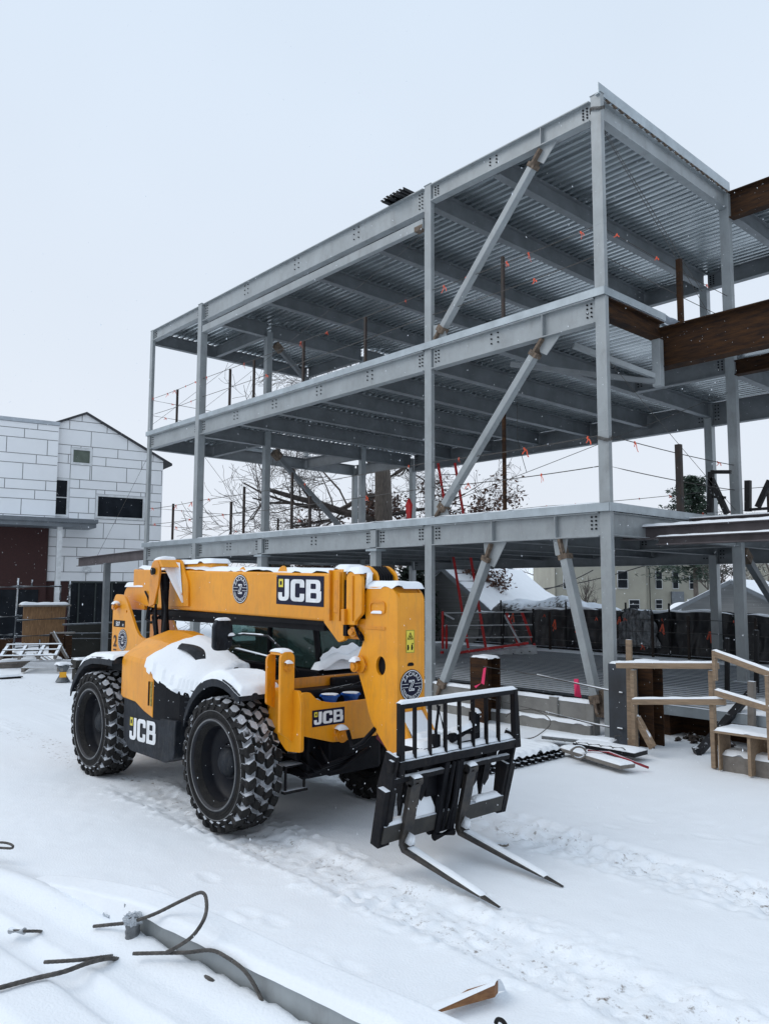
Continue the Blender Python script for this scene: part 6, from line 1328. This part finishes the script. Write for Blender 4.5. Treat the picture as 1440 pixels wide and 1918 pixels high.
# ================================================================ RIGHT SIDE: concrete wall, piles, timber ramp
b = MB(); b.bx(-4.6, -.30, -.02, .10, -.05, .50)
b.bx(-1.15, -.98, -.06, .12, -.05, .54); b.bx(-.42, -.28, -.06, .12, -.05, .50); b.bx(-4.6, -.30, -.14, -.02, -.05, .17)
o = b.build('concrete_wall', CONC, loc=(-2.4, 0, 0), bevel=.012); tag(o, 'low stepped concrete foundation wall with snow on its top and ledge', 'wall')
b = MB(); snowpad(b, .50, -4.6, -.30, -.03, .11, .04, nx=60, ny=8, seed=1); snowpad(b, .17, -4.6, -.32, -.15, -.01, .045, nx=60, ny=8, seed=2); b.build('snow_strip', SNOW, o, smooth=True)
def pile(x, y, z1, w, d, label, rz=0, m=RUST):
    h = MB(); h.ibeam(Vector((x, y+d/2, -.2)), Vector((x, y+d/2, z1)), w, d, .02, .016, upv=(0, 1, 0))
    o = h.build('soldier_pile', m, loc=(x, y, 0), bevel=.004); o.rotation_euler = (0, 0, rz)
    o.data.transform(Matrix.Translation((0, 0, 0))); tag(o, label, 'steel pile', 'rusty soldier piles along the dig'); s_ = MB(); snowpad(s_, z1-.005, x-w/2, x+w/2, y-d/2, y+d/2, .035, seed=3); s_.build('snow_cap', SNOW, o, smooth=True); return o
PILEM = mat('blue_black_pile', (.055, .066, .082), .5, .1, col2=(.03, .032, .036), vs=2.5, snow=0, stretch=(1, 1, .6))
PX1 = (ony(1149, 1320, -.4).x+ony(1186, 1320, -.4).x)/2; PX2 = (ony(1194, 1320, -.05).x+ony(1232, 1320, -.05).x)/2; pile(PX1, -.40, 1.22, .32, .30, 'blue-black rusty pile directly right of the corner column', m=PILEM)
pile(PX2, -.05, 1.24, .34, .32, 'rust-streaked pile behind the bracing timber, second right of the corner column')
pc1 = onz(868, 1345, 0); pile(-2.35, -.28, 1.12, .40, .36, 'rusty brown pile with pink tape, behind the fork carriage', m=RUST)
PK = MB(); q = Vector((-2.2, -.50, .95)); PK.add([q, q+Vector((.06, 0, .02)), q+Vector((.03, -.02, -.28)), q+Vector((-.04, -.02, -.26)), q+Vector((-.18, 0, -.36)), q+Vector((-.22, 0, -.33))], [(0, 1, 2, 3), (3, 4, 5)]); o = PK.build('pink_ribbon', PINK, loc=tuple(q)); tag(o, 'pink-red ribbon hanging on the rusty pile behind the carriage', 'ribbon')
q = ony(1078, 1272, .3); PK = MB(); PK.add([q+Vector((-.04, 0, 0)), q+Vector((.05, 0, .01)), q+Vector((.09, .02, -.30)), q+Vector((-.05, .02, -.27)), q+Vector((.0, -.05, -.28))], [(0, 1, 4), (1, 2, 4), (0, 4, 3)]); o = PK.build('pink_ribbon', PINK, loc=tuple(q)); tag(o, 'bright pink flag on the cable left of the corner column', 'ribbon')
# cables between the piles
for k, (pts, lb) in enumerate((([(-2.2, -.5, .98), (-1.2, -.3, .9), (-.1, -.2, .78), (.55, -.58, .80)], 'upper sagging wire strung from the rusty pile to the corner column'), ([(-2.2, -.5, .45), (-1.0, -.35, .32), (-.1, -.25, .22), (.55, -.6, .28)], 'lower wire strung in front of the concrete wall'))):
    b = MB(); b.tube(pts, .01, 6); o = b.build('strung_wire', CABLE, loc=pts[0], smooth=True); tag(o, lb, 'wire')
    b = MB(); b.tube([Vector(p)+Vector((0, 0, .012)) for p in pts[1:]], .011, 6); b.build('snow_strip', SNOW, o, smooth=True)
b = MB(); b.tube([(-.9+.42*math.cos(t_)*(1+.1*math.sin(3*t_)), -1.0+.4*math.sin(t_)*.4, .22+.20*math.sin(t_)) for t_ in np.linspace(-2.6, 2.9, 34)], .008, 6); o = b.build('wire_loop', CABLE, loc=(-.9, -1, .05), smooth=True); tag(o, 'thin loop of wire standing up from the snow before the concrete wall', 'wire')
# timber guard rail (left bay) and ramp
YW = -.85
rl = thing('timber_guard_rail', 'snow-topped sawn timber guard rail on posts right of the corner column', 'guard rail', (1.5, YW, 0))
def wp(x, y, Y=YW): return ony(x, y, Y)
def plank(par, nm, a, c_, w, h, m=WOOD, snow=True, sd_=0):
    b = MB(); b.bar(a, c_, w, h); o = b.build(nm, m, par, bevel=.004)
    if snow: s_ = MB(); u = Vector((0, 0, h/2-.002)); snowbar(s_, Vector(a)+u, Vector(c_)+u, w*1.05, .028, seed=sd_); s_.build('snow_strip', SNOW, o, smooth=True)
    return o
plank(rl, 'top_rail', wp(1154, 1246), wp(1345, 1247), .045, .085, sd_=1); plank(rl, 'mid_rail', wp(1184, 1314), wp(1358, 1314), .045, .085, sd_=2)
for x_, yt, yb in ((1189, 1255, 1402), (1337, 1256, 1412)): a = wp(x_, yb, YW+.06); c_ = wp(x_, yt, YW+.06); plank(rl, 'post', (a.x, YW+.06, 0.0), (a.x, YW+.06, c_.z), .06, .085, snow=False)
a = wp(1177, 1250, YW+.16); c_ = wp(1177, 1198, YW+.16); plank(rl, 'stub_post', (a.x, YW+.16, .0), (c_.x, YW+.16, c_.z), .085, .045, snow=False)
b = MB(); a = wp(1192, 1344, YW+.1); c_ = wp(1222, 1400, YW+.05); b.bar(a, c_, .05, .11); o = b.build('raking_brace', WOOD, rl); s_ = MB(); snowbar(s_, Vector(a)+Vector((0, 0, .05)), Vector(c_)+Vector((0, 0, .05)), .05, .02); s_.build('snow_strip', SNOW, o, smooth=True)
rp_ = thing('timber_ramp', 'timber ramp steps with snowy treads and sloping handrails at the right edge', 'ramp', (2.6, -.8, 0))
Ya = -.9
a1, a2 = wp(1336, 1223, Ya), wp(1441, 1262, Ya-.3); plank(rp_, 'handrail', a1, a1+(a2-a1)*1.6, .045, .085, sd_=3)
a1, a2 = wp(1340, 1297, Ya), wp(1441, 1328, Ya-.3); plank(rp_, 'mid_rail', a1, a1+(a2-a1)*1.6, .045, .085, sd_=4)
a1 = wp(1437, 1265, Ya-.28); plank(rp_, 'post', (a1.x, Ya-.28, .3), (a1.x, Ya-.28, a1.z), .05, .085, snow=False)
a1 = wp(1337, 1218, Ya); plank(rp_, 'post', (a1.x, Ya, 1.15), (a1.x, Ya, a1.z), .045, .075, snow=False)
b = MB(); t0 = wp(1338, 1367, Ya); b.bx(t0.x, t0.x+1.5, Ya-.05, Ya+.45, t0.z-.03, t0.z); o = b.build('tread', WOOD, rp_); s_ = MB(); snowpad(s_, t0.z-.002, t0.x, t0.x+1.5, Ya-.05, Ya+.45, .04, seed=5); s_.build('snow_cap', SNOW, o, smooth=True)
b = MB(); b.prism([(t0.x+.02, Ya+.03, 0), (t0.x+.02, Ya+.35, 0), (t0.x+.02, Ya+.35, t0.z-.03), (t0.x+.02, Ya+.03, t0.z-.03)], (.02, 0, 0)); b.bx(t0.x+.42, t0.x+.46, Ya-.02, Ya+.4, 0, t0.z-.03); b.bx(t0.x+.3, t0.x+1.5, Ya+.38, Ya+.42, 0, t0.z-.03); b.build('stringer', WOOD, rp_)
b = MB(); cbk = onz(1352, 1441, 0); b.bx(cbk.x, cbk.x+1.3, cbk.y, cbk.y+.26, -.05, .20); o = b.build('timber_baulk', WOODG, loc=(cbk.x+.6, cbk.y+.1, 0), bevel=.01); tag(o, 'thick weathered timber baulk with a snow cap at the foot of the ramp', 'timber')
b = MB(); snowpad(b, .198, cbk.x, cbk.x+1.3, cbk.y-.01, cbk.y+.27, .06, seed=6); b.build('snow_cap', SNOW, o, smooth=True)
# steel rakers and posts in the dig at the right
for k, (p, q_, w, m_, lb) in enumerate(((onz(1305, 1412, .0), ony(1412, 1290, 1.2), .10, BLKST, 'black steel raker slanting up from the snow behind the guard rail'),
        (ony(1407, 1372, .6), ony(1407, 1276, .6), .09, WOODG, 'stout dark upright post just behind the ramp rails'),
        (ony(1361, 1300, 3.0), ony(1361, 1195, 3.0), .07, BLKST, 'black steel post on the deck, left of the right column'),
        (ony(1416, 1300, 3.4), ony(1416, 1180, 3.4), .07, BLKST, 'black steel post on the deck, right of the right column'))):
    b = MB(); b.bar(p, q_, w, w, upv=(0, 1, 0)); b.bar(Vector(p)-Vector((.02, .02, 0)), Vector(p)+Vector((.02, .02, .02)), w*1.6, w*1.6); o = b.build('steel_prop', m_, loc=tuple(p), bevel=.004); tag(o, lb, 'prop', 'props at the right')
b = MB(); 
for p, q_, w in (((1329, 960), (1331, 884), .10), ((1331, 884), (1368, 884), .07), ((1331, 896), (1361, 962), .10), ((1329, 930), (1358, 932), .05)): b.bar(ony(*p, 4.3), ony(*q_, 4.3), w, w)
o = b.build('access_frame', BLKST, loc=tuple(ony(1345, 962, 4.3))); tag(o, 'black braced access frame standing on the first floor by the right column', 'frame')
b = MB(); b.bar(ony(1418, 950, 3.8), ony(1441, 900, 3.8), .09, .09); b.bar(ony(1400, 958, 3.8), ony(1400, 900, 3.8), .10, .10); b.bar(ony(1398, 955, 3.8), ony(1441, 952, 3.8), .05, .05); o = b.build('access_frame', BLKST, loc=tuple(ony(1400, 960, 3.8))); tag(o, 'black post and raking strut on the first floor at the right edge', 'frame')
# soil clods under the deck edge
b = MB()
for k in range(26):
    x = random.uniform(.6, 3.6); y = random.uniform(.55, 1.1); r_ = random.uniform(.05, .14)
    b.tube([(x, y, -.03), (x+.02, y, r_*.5), (x, y+.02, r_*.85)], [r_, r_*.8, r_*.2], 6)
o = b.build('frozen_soil', mat('frozen_soil', (.05, .035, .028), .95, col2=(.02, .015, .012), vs=8, bump=.6, snow=.8, cover=.2), loc=(1.8, .8, 0)); tag(o, kind='stuff', label='dark frozen soil clods under the deck edge', cat='soil')
# corrugated sheets and scrap lying in front of the wall
def sheets(x0, y0, x1, y1, rz, z0, n, label, sd_=0):
    t_ = thing('deck_sheet_pile', label, 'metal sheets', ((x0+x1)/2, (y0+y1)/2, 0), 'deck sheets lying in the snow'); c_ = Vector(((x0+x1)/2, (y0+y1)/2, 0)); M_ = Matrix.Rotation(rz, 3, 'Z')
    for k in range(n):
        b = MB(); y = y0+.03*k; ys = []
        while y < y1: ys += [(y, 0), (y+.05, 0), (y+.065, -.045), (y+.125, -.045), (y+.14, 0)]; y += .15
        V = []; zz = z0+k*.045; m_ = len(ys)
        for x in (x0+.04*k, x1-.05*k): V += [(x, yy, zz+z_) for yy, z_ in ys]
        for x in (x0+.04*k, x1-.05*k): V += [(x, yy, zz+z_-.012) for yy, z_ in ys]
        F = [(i, i+1, m_+i+1, m_+i) for i in range(m_-1)]+[(2*m_+i, 2*m_+i+1, 3*m_+i+1, 3*m_+i) for i in range(m_-1)]+[(m_+i, m_+i+1, 3*m_+i+1, 3*m_+i) for i in range(m_-1)]
        b.add(V, F); b.V = [tuple(M_ @ (Vector(v)-c_)+c_) for v in b.V]; b.build('sheet', BLKST, t_)
    b = MB(); snowpad(b, lambda x, y: z0+n*.045-.03+.012*math.sin(y*2*math.pi/.15), x0, x1-.04, y0, y1, .05, nx=60, ny=50, wob=.3, seed=sd_); b.V = [tuple(M_ @ (Vector(v)-c_)+c_) for v in b.V]; b.build('snow_cover', SNOW, t_, smooth=True)
e0 = onz(965, 1455, .05); e1 = onz(1052, 1412, .05)
sheets(e1.x-2.0, e0.y-.02, e1.x, e1.y+.02, R(0), .06, 2, 'snow-covered corrugated sheets with a dark toothed edge, left of the flat scrap', 3)
e2 = onz(1085, 1425, .05); e3 = onz(1203, 1418, .05)
fs = thing('steel_scrap_pile', 'flat stack of steel angles and plates under snow with a red strap', 'scrap steel', (e2.x, e2.y+.3, 0))
for k, (p, q_, w, h) in enumerate((((1060, 1402), (1175, 1436), .25, .05), ((1085, 1392), (1200, 1412), .35, .06), ((1020, 1378), (1150, 1392), .30, .05))):
    b = MB(); b.bar(onz(*p, .08+.02*k), onz(*q_, .08+.02*k), w, h); o = b.build('steel_plate', [MATS['old_timber'], BLKST, MATS['dark_primer_steel']][k], fs, bevel=.004)
    b = MB(); u = Vector((0, 0, h/2-.004)); snowbar(b, onz(*p, .08+.02*k)+u, onz(*q_, .08+.02*k)+u, w*.98, .045, seed=k, step=.03, n=12); b.build('snow_cover', SNOW, o, smooth=True)
b = MB(); b.tube([onz(1100, 1405, .17), onz(1140, 1409, .17), onz(1168, 1420, .15), onz(1214, 1438, .04)], .016, 6); b.build('red_strap', mat('red_strap', (.30, .02, .03), .7, snow=.6), fs, smooth=True)
b = MB(); c_ = onz(1083, 1412, .12); b.tube([c_+rt*.10*math.cos(t_)+Vector((0, 0, .08*math.sin(t_)+.02)) for t_ in np.linspace(0, 6.28, 18)], .02, 6); b.build('rope_loop', WOODG, fs, smooth=True)
b = MB()
for k in range(7):
    p = onz(1015+22*k, 1382+3*k, .17); b.tube([p, p+Vector((.14, .03, .01)), p+Vector((.2, -.02, .0))], .008, 5)
b.build('loose_wire', CABLE, fs)
c_ = onz(1156, 1385, .16); b = MB(); b.tube([c_+rt*-.04, c_+rt*-.04+Vector((0, 0, .05)), c_+rt*.05+Vector((0, 0, .05)), c_+rt*.05], .007, 5); b.build('hook_end', CABLE, fs)

# ================================================================ FOREGROUND: buried beam, wire ropes, offcuts
def pile_pt(u, v, z=0): return Vector((PILE_O[0]+PU[0]*u+PV[0]*v, PILE_O[1]+PU[1]*u+PV[1]*v, z))
FP_ = lambda x, y, v=-.03: onp(x, y, pile_pt(0, v), (PV[0], PV[1], 0))
bb = thing('buried_steel_beam', 'long grey steel beam half buried in snow, its web showing in the foreground', 'steel beam', tuple(pile_pt(1, .1, 0)))
b = MB(); b.bar(pile_pt(-.2, .125, .22), pile_pt(4.8, .125, .22), .24, .30); b.build('beam_section', STEEL, bb)
b = MB()
def sn(u, v):
    uu = -1.7+6.5*u; vv = -.012+.42*v; ht = .37+.035*(1+.4*noise.noise((uu*1.2, vv*3, 0)))*min(1, v*9)**.5; fall = max(0, (vv-.22)/.19); wl_ = .012*noise.noise((uu*6, 0, 0))
    t0 = min(1, max(0, (uu+1.7)/1.6))**.7; z = (ht-.30*fall**1.4)*t0+.12*(1-t0)*(1-fall); z = z if v > .001 else .352*t0+.1*(1-t0); z = z if (uu > -.05 or v > .001) else .06; p = pile_pt(uu, vv+(wl_ if v < .2 else 0), z); return p
b.grid(sn, 130, 26); b.build('snow_cover', SNOW, bb, smooth=True)
ZR = .30
def G(x, y, z): return onz(x, y, z)
ROPE = [
 ('long thick wire rope lying at the bottom left of the foreground', [(-40, 1858, .27), (0, 1850, .27), (60, 1834, .27), (120, 1820, .28), (165, 1804, .28), (206, 1795, .25), (235, 1800, .15)], .0125),
 ('bowed wire rope that arches up into a tall narrow loop', [(176, 1735, .26), (205, 1732, .29), (245, 1727, .34), (290, 1712, .42), (345, 1685, .50), (378, 1672, .58), (387, 1690, .58), (383, 1720, .53), (362, 1752, .44), (335, 1772, .36), (312, 1784, .30)], .0105),
 ('wire rope running right from the crossing and bending down over the beam', [(250, 1786, .27), (300, 1785, .29), (350, 1784, .31), (395, 1780, .36), (425, 1793, 'f'), (455, 1815, 'f'), (475, 1842, 'f'), (490, 1872, 'f'), (494, 1880, 'f')], .0105),
 ('short wire rope end beside the thick rope at the left', [(84, 1802, .26), (120, 1800, .28), (160, 1797, .28), (190, 1793, .27), (212, 1790, .2)], .0105),
 ('stub of wire rope poking from the snow right of the others', [(376, 1830, .20), (386, 1830, .25), (398, 1837, .25), (410, 1848, .21), (416, 1856, .14)], .0105),
 ('small loop of wire rope at the left photo edge', [(-20, 1579, .16), (5, 1578, .18), (20, 1581, .18), (25, 1586, .17), (18, 1589, .15), (-20, 1586, .15)], .010),
 ('crimped sleeve end of a wire rope at the left', [(20, 1743, .25), (45, 1744, .27), (72, 1744, .25), (80, 1745, .2)], .009)]
def smooth_pts(P, n=6):
    o = []
    for i in range(len(P)-1):
        p0, p1, p2, p3 = P[max(i-1, 0)], P[i], P[i+1], P[min(i+2, len(P)-1)]
        for k in range(n):
            t_ = k/n; o.append(.5*((2*p1)+(-p0+p2)*t_+(2*p0-5*p1+4*p2-p3)*t_*t_+(-p0+3*p1-3*p2+p3)*t_**3))
    o.append(P[-1]); return o
for k, (lb, pts, r_) in enumerate(ROPE):
    P = smooth_pts([(FP_(p[0], p[1]) if p[2] == 'f' else G(*p)) for p in pts], 14); rr_ = r_; t_ = MB(); L = 0; ac = [0]
    for i in range(1, len(P)): ac.append(ac[-1]+(P[i]-P[i-1]).length)
    for s_ in range(6):
        Q = []
        for i, p in enumerate(P):
            d = (P[min(i+1, len(P)-1)]-P[max(i-1, 0)]).normalized(); _, a, c_ = frame(d); an = ac[i]/.016*.55+s_*math.pi/3; Q.append(p+(a*math.cos(an)+c_*math.sin(an))*rr_*.62)
        t_.tube(Q, rr_*.42, 5)
    root = P[len(P)//2]; o = t_.build('wire_rope', CABLE, loc=tuple(root), smooth=True); tag(o, lb, 'wire rope', 'steel wire ropes on the snow')
    if k == 6: b = MB(); b.tube([G(20, 1743, .25), G(46, 1744, .27)], .02, 12); b.build('crimped_sleeve', ALU, o)
    if k == 0: pass
# plastic-wrapped can
c_ = G(248, 1772, .20); wr = thing('plastic_wrapped_can', 'crumpled clear plastic wrap around a ribbed grey can in the foreground snow', 'can', tuple(c_))
b = MB(); ax_ = (rt*.75+fw*-.1+Vector((0, 0, .35))).normalized()
prof_ = []
for k in range(13): u = k/12; prof_.append((c_+Vector((0, 0, .0+.15*u)), .043+.003*math.sin(k*2.1)))
b.tube([p for p, r_ in prof_], [r_ for p, r_ in prof_], 20); b.build('can_body', mat('ribbed_grey', (.16, .17, .18), .35, .3, var=.3, vs=20), wr, smooth=True)
def wrap(u, v, cx, s_, h, sd_):
    a = u*6.2832; r_ = s_*(1+.35*noise.noise((math.cos(a)*2.2, math.sin(a)*2.2, v*3+sd_))+.12*noise.noise((a*4, v*9, sd_))); return cx+Vector((math.cos(a)*r_, math.sin(a)*r_, h*v+.02*noise.noise((a*3, v*6, sd_))))
b = MB(); b.grid(lambda u, v: wrap(u, v, c_+Vector((0, 0, .135)), .050, .045, 1), 40, 14); b.grid(lambda u, v: wrap(u, v, G(206, 1722, .22), .040, .045, 5), 34, 12); b.build('plastic_wrap', PLAST, wr)
# timber offcut bottom centre and rubber edge
wd = thing('timber_offcut', 'tapered brown timber offcut poking from the snow at the bottom', 'timber', tuple(G(870, 1880, .03)))
p = [G(803, 1902, .03), G(926, 1868, .02), G(926, 1845, .10), G(868, 1862, .075)]
n_ = Vector((-.35, .93, 0)); b = MB(); b.prism(p, n_*.06); b.build('wood_body', mat('brown_offcut', (.34, .17, .07), .8, col2=(.18, .08, .035), vs=5, bump=.3, stretch=(6, 1.5, 6)), wd)
b = MB()
def ws2(u, v):
    a0 = G(800, 1902, .035); a1 = G(926, 1846, .10); q_ = a0.lerp(a1, u)+n_*(.20*v-.004); hh = .022*math.sin(math.pi*min(1, v*1.0+.05))+(-.11*v*v*u); return q_+Vector((0, 0, hh-.0))
b.grid(ws2, 26, 12); b.build('snow_cover', SNOW, wd, smooth=True)
P = G(938, 1917, .03); b = MB(); b.tube([P+Vector((.035*math.cos(t_), .0, .03*math.sin(t_)-.012)) for t_ in np.linspace(0, 3.14, 12)], .012, 8); o = b.build('rubber_edge', RUB, loc=tuple(P)); tag(o, 'sliver of ribbed black rubber at the bottom photo edge', 'rubber')
P = onz(935, 1584, .02); b = MB(); b.bar(P+Vector((-.05, 0, 0)), P+Vector((.07, .03, .015)), .05, .02); b.bar(P+Vector((.0, .03, .01)), P+Vector((.06, -.03, .02)), .02, .015); o = b.build('wood_chip', WOODG, loc=tuple(P)); tag(o, 'small brown wood chip on the snow between the two forks', 'wood chip')

# ================================================================ falling snow
rs = np.random.default_rng(5); V = []; F = []
for i in range(12000):
    D = 2.6+(rs.random()**.7)*17; x = rs.uniform(-150, 1590); y = rs.uniform(-150, 2070); p = np.array(far(x, y, D)); r_ = rs.uniform(.0010, .0024); h_ = r_*rs.uniform(1.2, 2.6); tl = rs.normal(0, .25, 2)*h_
    if p[2] < .05: continue
    n = len(V); V += [(p[0]-r_, p[1], p[2]), (p[0], p[1]-r_, p[2]), (p[0]+r_, p[1], p[2]), (p[0], p[1]+r_, p[2]), (p[0]+tl[0], p[1]+tl[1], p[2]+h_), (p[0]-tl[0], p[1]-tl[1], p[2]-h_)]
    F += [(n, n+1, n+4), (n+1, n+2, n+4), (n+2, n+3, n+4), (n+3, n, n+4), (n+1, n, n+5), (n+2, n+1, n+5), (n+3, n+2, n+5), (n, n+3, n+5)]
b = MB(); b.add(V, F); o = b.build('falling_snow', SNOW); tag(o, 'snowflakes falling through the air', 'snowfall', kind='stuff')
